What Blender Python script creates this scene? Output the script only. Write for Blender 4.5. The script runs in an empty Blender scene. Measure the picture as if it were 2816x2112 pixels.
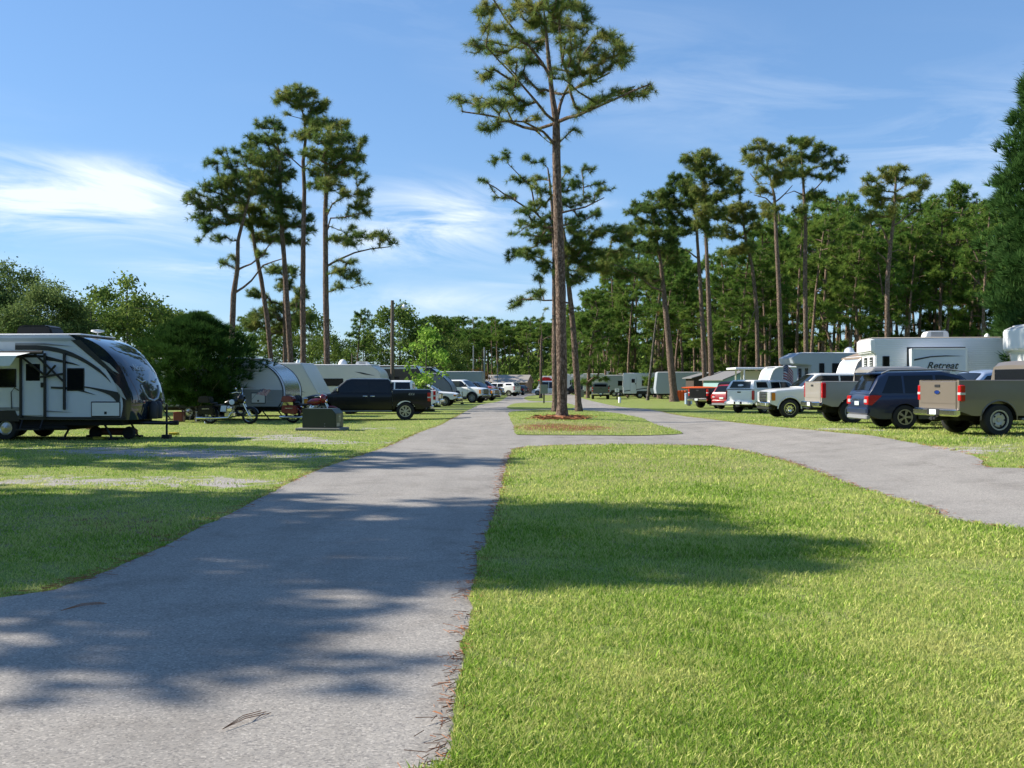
import bpy, bmesh, math, random
import numpy as np
from mathutils import Vector, Matrix, noise as mnoise
from mathutils.geometry import delaunay_2d_cdt, tessellate_polygon
random.seed(7); np.random.seed(7)
R = math.radians
scene = bpy.context.scene
COL = scene.collection
# ---------------------------------------------------------------- camera, sky, sun, exposure
F = 2740.0; CX = 1408.0; CY = 1056.0; EYE = 1.7          # focal length and centre in photo pixels
cam_d = bpy.data.cameras.new('camera'); cam = bpy.data.objects.new('camera', cam_d)
COL.objects.link(cam); scene.camera = cam
cam.location = (0, 0, EYE); cam.rotation_euler = (R(90), 0, 0)
cam_d.sensor_width = 36; cam_d.lens = 36 * F / 2816; cam_d.clip_start = 0.1; cam_d.clip_end = 6000
SUN_AZ = (-0.982, 0.19); SUN_EL = R(34)
world = bpy.data.worlds.new('World'); scene.world = world; world.use_nodes = True
def build_world():
    nt = world.node_tree; nt.nodes.clear(); N = nt.nodes.new; L = nt.links.new
    out = N('ShaderNodeOutputWorld'); bg = N('ShaderNodeBackground'); bg.inputs[1].default_value = 0.08
    sky = N('ShaderNodeTexSky'); sky.sky_type = 'NISHITA'; sky.sun_disc = False
    sky.sun_elevation = SUN_EL; sky.sun_rotation = math.atan2(SUN_AZ[0], SUN_AZ[1])
    sky.air_density = 1.0; sky.dust_density = 0.15; sky.ozone_density = 1.6
    tc = N('ShaderNodeTexCoord'); sep = N('ShaderNodeSeparateXYZ'); L(tc.outputs['Generated'], sep.inputs[0])
    def m(op, a, b=None, c=None):
        n = N('ShaderNodeMath'); n.operation = op
        for i, v in enumerate((a, b, c)):
            if v is None: continue
            if isinstance(v, (int, float)): n.inputs[i].default_value = v
            else: L(v, n.inputs[i])
        return n.outputs[0]
    x, y, z = sep.outputs
    az = m('ARCTAN2', x, y); el = m('ARCSINE', z)
    # wispy streaked cloud field, stretched sideways, all round the sky
    comb = N('ShaderNodeCombineXYZ'); L(m('MULTIPLY', az, 2.2), comb.inputs[0])
    L(m('MULTIPLY_ADD', el, 11.0, m('MULTIPLY', az, 0.9)), comb.inputs[1])
    nz = N('ShaderNodeTexNoise'); nz.inputs['Scale'].default_value = 2.1; nz.inputs['Detail'].default_value = 9
    nz.inputs['Roughness'].default_value = 0.62; nz.inputs['Distortion'].default_value = 0.7; L(comb.outputs[0], nz.inputs['Vector'])
    n2 = N('ShaderNodeTexNoise'); n2.inputs['Scale'].default_value = 0.55; n2.inputs['Detail'].default_value = 2
    cb2 = N('ShaderNodeCombineXYZ'); L(m('MULTIPLY', az, 2.0), cb2.inputs[0]); L(m('MULTIPLY', el, 9.0), cb2.inputs[1]); L(cb2.outputs[0], n2.inputs['Vector'])
    def blob(px, py, rx, ry, s):
        a0 = math.atan((px - CX) / F); e0 = math.atan((CY - py) / math.hypot(F, px - CX))
        u = m('DIVIDE', m('SUBTRACT', az, a0), rx / F); v = m('DIVIDE', m('SUBTRACT', el, e0), ry / F)
        q = m('ADD', m('MULTIPLY', u, u), m('MULTIPLY', v, v))
        return m('MULTIPLY', m('POWER', 2.718, m('MULTIPLY', q, -1.0)), s)
    banks = [blob(40, 540, 400, 60, 1.9), blob(400, 490, 190, 30, 1.0), blob(100, 430, 330, 22, .5), blob(90, 620, 260, 22, .6), blob(1190, 600, 210, 75, 1.4), blob(1060, 690, 330, 45, .55),
             blob(600, 745, 200, 32, .85), blob(500, 810, 160, 24, .3), blob(1250, 830, 330, 38, .8), blob(1650, 560, 100, 14, .4),
             blob(2200, 270, 480, 110, .12), blob(450, 665, 160, 18, .4), blob(1420, 775, 120, 14, .5), blob(2900, 420, 500, 160, .35),
             blob(-900, 560, 500, 120, .8), blob(4300, 600, 900, 160, .7), blob(-2600, 500, 700, 160, .8), blob(1000, 940, 900, 60, .3)]
    s = banks[0]
    for b in banks[1:]: s = m('ADD', s, b)
    s = m('ADD', s, m('MULTIPLY', m('MAXIMUM', m('SUBTRACT', n2.outputs[0], 0.5), 0.0), 1.2))
    dens = m('MULTIPLY', m('ADD', m('MULTIPLY', m('SUBTRACT', nz.outputs[0], 0.40), 3.6), 0.0), s)
    cl = N('ShaderNodeClamp'); L(dens, cl.inputs[0]); cl.inputs[2].default_value = 0.9
    up = m('MULTIPLY', cl.outputs[0], m('GREATER_THAN', z, 0.0))
    hs = N('ShaderNodeHueSaturation'); hs.inputs['Saturation'].default_value = 1.12; hs.inputs['Value'].default_value = 1.0; L(sky.outputs[0], hs.inputs['Color'])
    wb = N('ShaderNodeMix'); wb.data_type = 'RGBA'; wb.blend_type = 'MULTIPLY'; wb.inputs[0].default_value = 1; wb.inputs[7].default_value = (1.40, 1.77, 2.19, 1)
    pre = N('ShaderNodeMix'); pre.data_type = 'RGBA'; pre.blend_type = 'MULTIPLY'; pre.inputs[0].default_value = 1; pre.inputs[7].default_value = (.82, .935, 1.10, 1); L(hs.outputs[0], pre.inputs[6])
    ga = N('ShaderNodeGamma'); ga.inputs[1].default_value = .6; L(pre.outputs[2], ga.inputs[0]); L(ga.outputs[0], wb.inputs[6])
    mix = N('ShaderNodeMix'); mix.data_type = 'RGBA'; L(up, mix.inputs[0]); L(wb.outputs[2], mix.inputs[6]); mix.inputs[7].default_value = (7.2, 7.9, 8.6, 1)
    L(mix.outputs[2], bg.inputs[0]); L(bg.outputs[0], out.inputs[0])
build_world()
sun_d = bpy.data.lights.new('sun', 'SUN'); sun = bpy.data.objects.new('sun', sun_d); COL.objects.link(sun)
sun_d.energy = 5.0; sun_d.angle = R(0.53); sun_d.color = (1, .93, .82)
sd = Vector((SUN_AZ[0] * math.cos(SUN_EL), SUN_AZ[1] * math.cos(SUN_EL), math.sin(SUN_EL)))
sun.rotation_euler = sd.to_track_quat('Z', 'Y').to_euler()
vs = scene.view_settings; vs.view_transform = 'Standard'; vs.look = 'None'; vs.gamma = 1; vs.use_curve_mapping = False
vs.exposure = 0.82
scene.cycles.max_bounces = 6; scene.cycles.transparent_max_bounces = 8

# ---------------------------------------------------------------- terrain and pixel -> ground
def ss(t): t = min(1, max(0, t)); return t * t * (3 - 2 * t)
def terr(x, y):
    z = 0.36 * ss((x - 5) / 6) * (1 - ss((y - 28) / 30)) * ss((y - 6) / 12)
    z += 0.26 * math.exp(-((x - 2.2) / 4.5) ** 2 - ((y - 44) / 6.5) ** 2)
    return z
def sst(t): t = np.clip(t, 0, 1); return t * t * (3 - 2 * t)
def terr_np(x, y):
    z = 0.36 * sst((x - 5) / 6) * (1 - sst((y - 28) / 30)) * sst((y - 6) / 12)
    return z + 0.26 * np.exp(-((x - 2.2) / 4.5) ** 2 - ((y - 44) / 6.5) ** 2)
def G(px, py):
    D = F * EYE / (py - CY)
    for _ in range(25):
        D = 0.5 * D + 0.5 * F * (EYE - terr((px - CX) / F * D, D)) / (py - CY)
    return ((px - CX) / F * D, D)
def at(px, py, D):                       # point at distance D seen at this photo pixel
    return Vector(((px - CX) / F * D, D, EYE + (CY - py) / F * D))

# ---------------------------------------------------------------- materials
MATS = {}
def nodes(name):
    m = bpy.data.materials.new(name); m.use_nodes = True; nt = m.node_tree
    return m, nt, nt.nodes['Principled BSDF'], nt.nodes.new, nt.links.new
def mat(name, col, rough=.5, metal=0, coat=0, spec=.5, var=0.0, vscale=6, bump=0, bscale=40, trans=0):
    if name in MATS: return MATS[name]
    m, nt, b, N, L = nodes(name); MATS[name] = m
    b.inputs['Base Color'].default_value = (*col, 1); b.inputs['Roughness'].default_value = rough
    b.inputs['Metallic'].default_value = metal; b.inputs['Coat Weight'].default_value = coat; b.inputs['Coat Roughness'].default_value = .04
    b.inputs['Specular IOR Level'].default_value = spec; b.inputs['Transmission Weight'].default_value = trans
    if var or bump:
        tc = N('ShaderNodeTexCoord'); nz = N('ShaderNodeTexNoise'); nz.inputs['Scale'].default_value = vscale; nz.inputs['Detail'].default_value = 6
        L(tc.outputs['Object'], nz.inputs['Vector'])
        if var:
            mx = N('ShaderNodeMix'); mx.data_type = 'RGBA'; L(nz.outputs[0], mx.inputs[0])
            mx.inputs[6].default_value = (*[c * (1 - var) for c in col], 1); mx.inputs[7].default_value = (*[min(1, c * (1 + var)) for c in col], 1)
            L(mx.outputs[2], b.inputs['Base Color'])
        if bump:
            n2 = N('ShaderNodeTexNoise'); n2.inputs['Scale'].default_value = bscale; L(tc.outputs['Object'], n2.inputs['Vector'])
            bp = N('ShaderNodeBump'); bp.inputs['Strength'].default_value = bump; L(n2.outputs[0], bp.inputs['Height']); L(bp.outputs[0], b.inputs['Normal'])
    return m
def paint(name, col, metal=.0):
    if name in MATS: return MATS[name]
    m = mat(name, col, rough=.32, metal=metal, coat=.55, var=.05, vscale=3); return m
GLASS = mat('dark glass', (.008, .009, .011), .05, 0, 0, .4)
GLASS2 = mat('smoky glass', (.05, .06, .065), .05, 0, 0, .5)
CHROME = mat('chrome', (.75, .75, .75), .12, 1)
RUBBER = mat('tyre rubber', (.016, .016, .016), .85, var=.3, vscale=20)
BLACK = mat('black plastic', (.012, .012, .013), .5)
UNDER = mat('underbody', (.012, .011, .01), .9)
ALLOY = mat('alloy', (.5, .5, .5), .3, .9)
RED = mat('red lens', (.42, .012, .012), .12, coat=1)
CLEARL = mat('clear lens', (.62, .64, .66), .1, .3, 1)
AMBER = mat('amber lens', (.6, .2, .02), .15, coat=1)
PLATE = mat('licence plate', (.6, .68, .66), .4)
WHITE = mat('white gelcoat', (.78, .78, .77), .35, coat=.3, var=.03, vscale=2)
WHITE2 = mat('white aluminium siding', (.70, .71, .72), .4, var=.03, vscale=2)
CREAM = mat('cream fibreglass', (.60, .58, .52), .45, var=.04, vscale=2)
GREYP = mat('grey panel', (.22, .23, .24), .45)
STEEL = mat('galvanised steel', (.32, .33, .34), .4, .7, var=.1)
DARKM = mat('dark frame metal', (.02, .02, .022), .5, .3)
def siding(name, col, pitch=.09):
    if name in MATS: return MATS[name]
    m, nt, b, N, L = nodes(name); MATS[name] = m
    b.inputs['Base Color'].default_value = (*col, 1); b.inputs['Roughness'].default_value = .4
    tc = N('ShaderNodeTexCoord'); sp = N('ShaderNodeSeparateXYZ'); L(tc.outputs['Object'], sp.inputs[0])
    mm = N('ShaderNodeMath'); mm.operation = 'DIVIDE'; L(sp.outputs[2], mm.inputs[0]); mm.inputs[1].default_value = pitch
    fr = N('ShaderNodeMath'); fr.operation = 'PINGPONG'; L(mm.outputs[0], fr.inputs[0]); fr.inputs[1].default_value = .5
    bp = N('ShaderNodeBump'); bp.inputs['Strength'].default_value = .5; bp.inputs['Distance'].default_value = .02; L(fr.outputs[0], bp.inputs['Height']); L(bp.outputs[0], b.inputs['Normal'])
    return m
SIDING = siding('ribbed white siding', (.70, .71, .72)); SIDING2 = siding('ribbed grey siding', (.30, .31, .32))

def foliage(name, c1, c2, c3, nscale=.8, tr=.35, isl=.5):
    m, nt, b, N, L = nodes(name); nt.nodes.remove(b); out = nt.nodes['Material Output']
    geo = N('ShaderNodeNewGeometry'); tc = N('ShaderNodeTexCoord'); nz = N('ShaderNodeTexNoise'); nz.inputs['Scale'].default_value = nscale; nz.inputs['Detail'].default_value = 3
    L(tc.outputs['Object'], nz.inputs['Vector'])
    a = N('ShaderNodeMath'); a.operation = 'MULTIPLY_ADD'; L(geo.outputs['Random Per Island'], a.inputs[0]); a.inputs[1].default_value = isl
    s = N('ShaderNodeMath'); s.operation = 'MULTIPLY_ADD'; L(nz.outputs[0], s.inputs[0]); s.inputs[1].default_value = 1.6; s.inputs[2].default_value = -.55
    L(s.outputs[0], a.inputs[2])
    oi = N('ShaderNodeObjectInfo'); o2 = N('ShaderNodeMath'); o2.operation = 'MULTIPLY_ADD'; L(oi.outputs['Random'], o2.inputs[0]); o2.inputs[1].default_value = .3; L(a.outputs[0], o2.inputs[2])
    rp = N('ShaderNodeValToRGB'); e = rp.color_ramp.elements; e[0].position = .1; e[0].color = (*c1, 1); e[1].position = 1.0; e[1].color = (*c3, 1)
    k = e.new(.6); k.color = (*c2, 1); L(o2.outputs[0], rp.inputs[0])
    d = N('ShaderNodeBsdfDiffuse'); t = N('ShaderNodeBsdfTranslucent'); g = N('ShaderNodeBsdfGlossy'); g.inputs['Roughness'].default_value = .45
    L(rp.outputs[0], d.inputs[0]); L(rp.outputs[0], t.inputs[0]); L(rp.outputs[0], g.inputs[0])
    mx = N('ShaderNodeMixShader'); mx.inputs[0].default_value = tr; L(d.outputs[0], mx.inputs[1]); L(t.outputs[0], mx.inputs[2])
    m2 = N('ShaderNodeMixShader'); m2.inputs[0].default_value = .06; L(mx.outputs[0], m2.inputs[1]); L(g.outputs[0], m2.inputs[2])
    L(m2.outputs[0], out.inputs[0]); return m
NEEDLE = foliage('pine needles', (.055, .10, .03), (.125, .20, .05), (.30, .30, .09), .8, .48)
NEEDLE_D = foliage('wood pine needles', (.05, .11, .026), (.11, .20, .04), (.22, .29, .06), .8, .42)
LEAF = foliage('broad leaves', (.05, .09, .025), (.10, .16, .035), (.19, .25, .06), .6)
LEAF_Y = foliage('bright young leaves', (.10, .20, .03), (.20, .36, .05), (.32, .46, .09), 2)
WILLOW = foliage('feathery leaves', (.05, .09, .03), (.10, .15, .045), (.20, .26, .09), .4)
CEDAR = foliage('cedar sprays', (.018, .045, .012), (.035, .08, .018), (.06, .12, .03), 1.2, .2)
CYPR = foliage('cypress sprays', (.03, .075, .02), (.055, .12, .03), (.09, .17, .05), 1.2, .2)
BRUSH = foliage('brownish brush', (.10, .05, .02), (.16, .09, .03), (.2, .14, .05), 1.2, .2)
def bark(name, c1, c2, scale=9):
    m, nt, b, N, L = nodes(name); b.inputs['Roughness'].default_value = .95; b.inputs['Specular IOR Level'].default_value = .1
    tc = N('ShaderNodeTexCoord'); mp = N('ShaderNodeMapping'); mp.inputs['Scale'].default_value = (1, 1, .38); L(tc.outputs['Object'], mp.inputs[0])
    v = N('ShaderNodeTexVoronoi'); v.feature = 'DISTANCE_TO_EDGE'; v.inputs['Scale'].default_value = scale; 
    nz = N('ShaderNodeTexNoise'); nz.inputs['Scale'].default_value = scale * 1.6; nz.inputs['Detail'].default_value = 8; L(mp.outputs[0], nz.inputs['Vector'])
    ad = N('ShaderNodeVectorMath'); ad.operation = 'MULTIPLY_ADD'; L(nz.outputs['Color'], ad.inputs[0]); ad.inputs[1].default_value = (.22, .22, .22); L(mp.outputs[0], ad.inputs[2])
    L(ad.outputs[0], v.inputs['Vector'])
    r1 = N('ShaderNodeValToRGB'); r1.color_ramp.elements[0].position = .0; r1.color_ramp.elements[0].color = (.35, .33, .32, 1); r1.color_ramp.elements[1].position = .14; r1.color_ramp.elements[1].color = (1, 1, 1, 1)
    L(v.outputs['Distance'], r1.inputs[0])
    mx = N('ShaderNodeMix'); mx.data_type = 'RGBA'; L(nz.outputs[0], mx.inputs[0]); mx.inputs[6].default_value = (*c1, 1); mx.inputs[7].default_value = (*c2, 1)
    mu = N('ShaderNodeMix'); mu.data_type = 'RGBA'; mu.blend_type = 'MULTIPLY'; mu.inputs[0].default_value = 1; L(mx.outputs[2], mu.inputs[6]); L(r1.outputs[0], mu.inputs[7]); L(mu.outputs[2], b.inputs['Base Color'])
    mh = N('ShaderNodeMath'); mh.operation = 'MINIMUM'; L(v.outputs['Distance'], mh.inputs[0]); mh.inputs[1].default_value = .12
    sm = N('ShaderNodeMath'); sm.operation = 'MULTIPLY_ADD'; L(nz.outputs[0], sm.inputs[0]); sm.inputs[1].default_value = .06; L(mh.outputs[0], sm.inputs[2])
    bp = N('ShaderNodeBump'); bp.inputs['Strength'].default_value = 1; bp.inputs['Distance'].default_value = .25; L(sm.outputs[0], bp.inputs['Height']); L(bp.outputs[0], b.inputs['Normal'])
    return m
BARK = bark('pine bark', (.13, .085, .06), (.33, .25, .20), 11)
BARK_F = bark('wood pine bark', (.12, .08, .06), (.40, .29, .22), 8)
BARK_G = bark('grey bark', (.10, .09, .08), (.22, .2, .17), 6)
WOOD = mat('weathered wood', (.30, .22, .14), .85, var=.25, vscale=5)

# ---------------------------------------------------------------- mesh helpers
def tagset(o, label=None, cat=None, group=None, kind=None):
    if label: o['label'] = label
    if cat: o['category'] = cat
    if group: o['group'] = group
    if kind: o['kind'] = kind
    return o
def thing(name, label, cat, loc=(0, 0, 0), rz=0, group=None, sc=1):
    o = bpy.data.objects.new(name, None); COL.objects.link(o); o.location = loc; o.rotation_euler = (0, 0, rz); o.scale = (sc,) * 3
    o.empty_display_size = .3
    return tagset(o, label, cat, group)
class MB:
    def __init__(s): s.v = []; s.f = []; s.m = []
    def add(s, vs, fs, mi=0):
        k = len(s.v); s.v += [tuple(p) for p in vs]
        for f in fs: s.f.append([i + k for i in f]); s.m.append(mi)
    def box(s, x0, x1, y0, y1, z0, z1, mi=0, c=0):
        if c:                                   # chamfered box
            c = min(c, (x1 - x0) * .45, (y1 - y0) * .45, (z1 - z0) * .45)
            vs = []
            for z, i in ((z0, c), (z0 + c, 0), (z1 - c, 0), (z1, c)):
                X0, X1, Y0, Y1 = x0 + i, x1 - i, y0 + i, y1 - i
                vs += [(X0 + c, Y0, z), (X1 - c, Y0, z), (X1, Y0 + c, z), (X1, Y1 - c, z), (X1 - c, Y1, z), (X0 + c, Y1, z), (X0, Y1 - c, z), (X0, Y0 + c, z)]
            fs = [list(range(7, -1, -1)), list(range(24, 32))]
            for r in range(3):
                for i in range(8): j = (i + 1) % 8; fs.append([r * 8 + i, r * 8 + j, r * 8 + 8 + j, r * 8 + 8 + i])
            s.add(vs, fs, mi); return
        s.add([(x0, y0, z0), (x1, y0, z0), (x1, y1, z0), (x0, y1, z0), (x0, y0, z1), (x1, y0, z1), (x1, y1, z1), (x0, y1, z1)],
              [[3, 2, 1, 0], [4, 5, 6, 7], [0, 1, 5, 4], [1, 2, 6, 5], [2, 3, 7, 6], [3, 0, 4, 7]], mi)
    def tube(s, pts, r, n=6, mi=0, cap=True):
        pts = [Vector(p) for p in pts]; rs = r if isinstance(r, (list, tuple)) else [r] * len(pts); rings = []
        for i, p in enumerate(pts):
            d = (pts[min(i + 1, len(pts) - 1)] - pts[max(i - 1, 0)]).normalized()
            a = d.cross(Vector((0, 0, 1)) if abs(d.z) < .9 else Vector((1, 0, 0))).normalized(); b = d.cross(a)
            rings.append([p + (a * math.cos(2 * math.pi * k / n) + b * math.sin(2 * math.pi * k / n)) * rs[i] for k in range(n)])
        vs = [q for rg in rings for q in rg]; fs = []
        for i in range(len(pts) - 1):
            for k in range(n): l = (k + 1) % n; fs.append([i * n + k, (i + 1) * n + k, (i + 1) * n + l, i * n + l])
        if cap: fs.append(list(range(n))); fs.append(list(range((len(pts) - 1) * n, len(pts) * n))[::-1])
        s.add(vs, fs, mi)
    def lathe(s, prof, axis='y', c=(0, 0, 0), n=20, mi=0):      # prof: (radius, offset along axis)
        vs = []; fs = []
        for r, h in prof:
            for k in range(n):
                a = 2 * math.pi * k / n; u, w = r * math.cos(a), r * math.sin(a)
                p = (u, h, w) if axis == 'y' else (u, w, h) if axis == 'z' else (h, u, w)
                vs.append((p[0] + c[0], p[1] + c[1], p[2] + c[2]))
        for i in range(len(prof) - 1):
            for k in range(n): l = (k + 1) % n; fs.append([i * n + k, i * n + l, (i + 1) * n + l, (i + 1) * n + k])
        s.add(vs, fs, mi)
    def slab(s, poly, y0, y1, mi=0, axis='y'):     # polygon (x,z) given thickness along y
        if abs(sum((poly[i][0] * poly[(i + 1) % len(poly)][1] - poly[(i + 1) % len(poly)][0] * poly[i][1]) for i in range(len(poly)))) < 1e-9: return
        n = len(poly); mk = {'y': lambda p, t: (p[0], t, p[1]), 'x': lambda p, t: (t, p[0], p[1]), 'z': lambda p, t: (p[0], p[1], t)}[axis]
        vs = [mk(p, y0) for p in poly] + [mk(p, y1) for p in poly]
        s.add(vs, [list(range(n)), list(range(n, 2 * n))[::-1]] + [[(i + 1) % n, i, n + i, n + (i + 1) % n] for i in range(n)], mi)
    def build(s, name, mats, parent=None, smooth=0, bevel=0, loc=None, link=True):
        me = bpy.data.meshes.new(name); me.from_pydata(s.v, [], s.f)
        for m_ in (mats if isinstance(mats, (list, tuple)) else [mats]): me.materials.append(m_)
        me.polygons.foreach_set('material_index', s.m)
        bm = bmesh.new(); bm.from_mesh(me)
        bmesh.ops.recalc_face_normals(bm, faces=bm.faces)
        if bevel:
            es = [e for e in bm.edges if len(e.link_faces) == 2 and e.calc_face_angle(0) > R(25)]
            bmesh.ops.bevel(bm, geom=es, offset=bevel, segments=2, affect='EDGES', clamp_overlap=True)
        if smooth:
            for f in bm.faces: f.smooth = True
            for e in bm.edges:
                if len(e.link_faces) == 2 and e.calc_face_angle(0) > R(smooth): e.smooth = False
        bm.to_mesh(me); bm.free()
        o = bpy.data.objects.new(name, me)
        if link: COL.objects.link(o)
        if parent: o.parent = parent
        if loc: o.location = loc
        return o
def tris_obj(name, V, T, m, parent=None, smooth=False, link=True):
    me = bpy.data.meshes.new(name); V = np.asarray(V, dtype=np.float32); T = np.asarray(T, dtype=np.int32)
    me.vertices.add(len(V)); me.vertices.foreach_set('co', V.ravel())
    me.loops.add(T.size); me.loops.foreach_set('vertex_index', T.ravel())
    me.polygons.add(len(T)); me.polygons.foreach_set('loop_start', np.arange(0, T.size, T.shape[1], dtype=np.int32)); me.polygons.foreach_set('loop_total', np.full(len(T), T.shape[1], dtype=np.int32))
    if smooth: me.polygons.foreach_set('use_smooth', np.ones(len(T), dtype=bool))
    me.update(calc_edges=True); me.materials.append(m)
    o = bpy.data.objects.new(name, me)
    if link: COL.objects.link(o)
    if parent: o.parent = parent
    return o
def copy_tree(o, parent=None):
    c = o.copy(); COL.objects.link(c)
    if parent: c.parent = parent
    for ch in list(o.children): copy_tree(ch, c)
    return c
def text(s, size, m, parent, loc, rot, shear=0, ext=.004, name='lettering', sx=1):
    cu = bpy.data.curves.new(name, 'FONT'); cu.body = s; cu.size = size; cu.extrude = ext; cu.shear = shear; cu.align_x = 'CENTER'; cu.materials.append(m); cu.offset = size * .012
    tmp = bpy.data.objects.new(name, cu); COL.objects.link(tmp); dg = bpy.context.evaluated_depsgraph_get(); me = bpy.data.meshes.new_from_object(tmp.evaluated_get(dg)); bpy.data.objects.remove(tmp); bpy.data.curves.remove(cu)
    me.name = name; o = bpy.data.objects.new(name, me); COL.objects.link(o); o.parent = parent; o.location = loc; o.rotation_euler = rot; o.scale = (sx, 1, 1)
    return o

# ---------------------------------------------------------------- ground, roads, lawns
def ell(px, py, cx, cy, rx, ry, tilt=0):
    dx = px - cx; dy = py - cy - tilt * dx
    return np.exp(-((dx / rx) ** 2 + (dy / ry) ** 2))
def bareness(x, y):                      # worn gravel and sand on the plots, fixed to the ground
    D = np.maximum(y, 1.0); px = CX + F * x / D; py = CY + F * (EYE - terr_np(x, y)) / D
    b = 1.1 * ell(px, py, 520, 1247, 440, 15, .02) + .75 * ell(px, py, 880, 1214, 200, 9, .03) + .72 * ell(px, py, 230, 1325, 430, 20, .015) + .6 * ell(px, py, 640, 1325, 130, 16)
    b += .75 * ell(px, py, 120, 1595, 150, 16, .1) + .45 * ell(px, py, 1040, 1178, 160, 5) + .6 * ell(px, py, 760, 1200, 150, 7) + .5 * ell(px, py, 1230, 1125, 90, 4)
    b += .8 * ell(px, py, 2540, 1232, 170, 9, .1) + .75 * ell(px, py, 2330, 1181, 130, 6, .02) + .6 * ell(px, py, 2740, 1232, 130, 14) + .4 * ell(px, py, 2700, 1205, 150, 8)
    b += .4 * ell(px, py, 1400, 1106, 40, 4)
    return np.where(y > 5, b, 0)
def dryness(x, y):
    D = np.maximum(y, 1.0); px = CX + F * x / D; py = CY + F * (EYE - terr_np(x, y)) / D
    return np.clip(1.0 * ell(px, py, 1560, 1180, 190, 12) + .5 * ell(px, py, 1500, 1170, 90, 9) + .35 * ell(px, py, 760, 1190, 200, 10) + .35 * ell(px, py, 2650, 1235, 220, 14)
                   + .3 * ell(px, py, 1800, 1290, 380, 45) + .75 * ell(px, py, 330, 1450, 340, 55) + .3 * ell(px, py, 1350, 2050, 160, 60) + .25 * ell(px, py, 1780, 2010, 60, 30) + .35 * ell(px, py, 2150, 2000, 90, 40), 0, 1)
def ground_mat(name):
    m, nt, b, N, L = nodes(name); b.inputs['Roughness'].default_value = .95; b.inputs['Specular IOR Level'].default_value = .1
    tc = N('ShaderNodeTexCoord')
    def nz(sc, det=6, dist=0):
        n = N('ShaderNodeTexNoise'); n.inputs['Scale'].default_value = sc; n.inputs['Detail'].default_value = det; n.inputs['Distortion'].default_value = dist; L(tc.outputs['Object'], n.inputs['Vector']); return n
    def ramp(src, stops):
        r = N('ShaderNodeValToRGB'); e = r.color_ramp.elements; e[0].position, e[0].color = stops[0][0], (*stops[0][1], 1); e[1].position, e[1].color = stops[-1][0], (*stops[-1][1], 1)
        for p, c in stops[1:-1]: k = e.new(p); k.color = (*c, 1)
        L(src, r.inputs[0]); return r.outputs[0]
    def mix(f, a, c):
        x = N('ShaderNodeMix'); x.data_type = 'RGBA'; L(f, x.inputs[0]); L(a, x.inputs[6]); L(c, x.inputs[7]); return x.outputs[2]
    def mth(op, a, bb, c=None):
        n = N('ShaderNodeMath'); n.operation = op; n.use_clamp = op == 'MULTIPLY'
        for i, v in enumerate((a, bb, c)):
            if v is None: continue
            if isinstance(v, (int, float)): n.inputs[i].default_value = v
            else: L(v, n.inputs[i])
        return n.outputs[0]
    fine = nz(38, 8); mid = nz(2.6, 6, .5); big = nz(.25, 4)
    g1 = ramp(fine.outputs[0], [(.3, (.09, .13, .025)), (.5, (.21, .28, .06)), (.7, (.34, .41, .11))])
    g2 = ramp(fine.outputs[0], [(.3, (.13, .13, .05)), (.5, (.27, .26, .11)), (.7, (.38, .34, .18))])
    dr = N('ShaderNodeAttribute'); dr.attribute_name = 'dry'
    fdry = mth('MULTIPLY', mth('ADD', mth('SUBTRACT', mid.outputs[0], .52), mth('MULTIPLY_ADD', dr.outputs['Fac'], .55, mth('MULTIPLY', big.outputs[0], .25))), 2.6)
    grass = mix(fdry, g1, g2)
    red = ramp(fine.outputs[0], [(.3, (.12, .045, .02)), (.7, (.30, .14, .07))])
    fr = mth('MULTIPLY', mth('SUBTRACT', mth('MULTIPLY_ADD', dr.outputs['Fac'], .75, mid.outputs[0]), .92), 4.0)
    grass = mix(fr, grass, red)
    gr = nz(26, 10); grav = ramp(gr.outputs[0], [(.32, (.17, .15, .13)), (.5, (.36, .33, .30)), (.62, (.5, .47, .43)), (.75, (.65, .62, .58))])
    ba = N('ShaderNodeAttribute'); ba.attribute_name = 'bare'
    rag = nz(1.6, 9, .8)
    fb = mth('MULTIPLY', mth('SUBTRACT', mth('MULTIPLY_ADD', rag.outputs[0], 1.9, ba.outputs['Fac']), 1.40), 4.5)
    col = mix(fb, grass, grav)
    L(col, b.inputs['Base Color'])
    bp = N('ShaderNodeBump'); bp.inputs['Strength'].default_value = .8; bp.inputs['Distance'].default_value = .04; L(fine.outputs[0], bp.inputs['Height']); L(bp.outputs[0], b.inputs['Normal'])
    return m
GRASS_G = ground_mat('lawn ground')
def add_attr(me, V):
    for nm, fn in (('bare', bareness), ('dry', dryness)):
        a = me.attributes.new(nm, 'FLOAT', 'POINT'); a.data.foreach_set('value', fn(V[:, 0], V[:, 1]).astype(np.float32))
def axis(dense0, dense1, step, far, g=1.25):
    a = list(np.arange(dense0, dense1 + 1e-6, step)); s = step; x = a[-1]
    while x < far: s *= g; x += s; a.append(x)
    s = step; x = a[0]
    while x > -far: s *= g; x -= s; a.insert(0, x)
    return np.array(a)
xs = axis(-26, 24, .42, 1800); ys = axis(4, 62, .42, 1800)
XX, YY = np.meshgrid(xs, ys); V = np.stack([XX.ravel(), YY.ravel(), terr_np(XX, YY).ravel()], 1); nx = len(xs); ny = len(ys)
ii = (np.arange(ny - 1)[:, None] * nx + np.arange(nx - 1)[None]).ravel()
g = tris_obj('ground', V, np.stack([ii, ii + 1, ii + nx + 1, ii + nx], 1), GRASS_G); add_attr(g.data, V); tagset(g, kind='structure')

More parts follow.
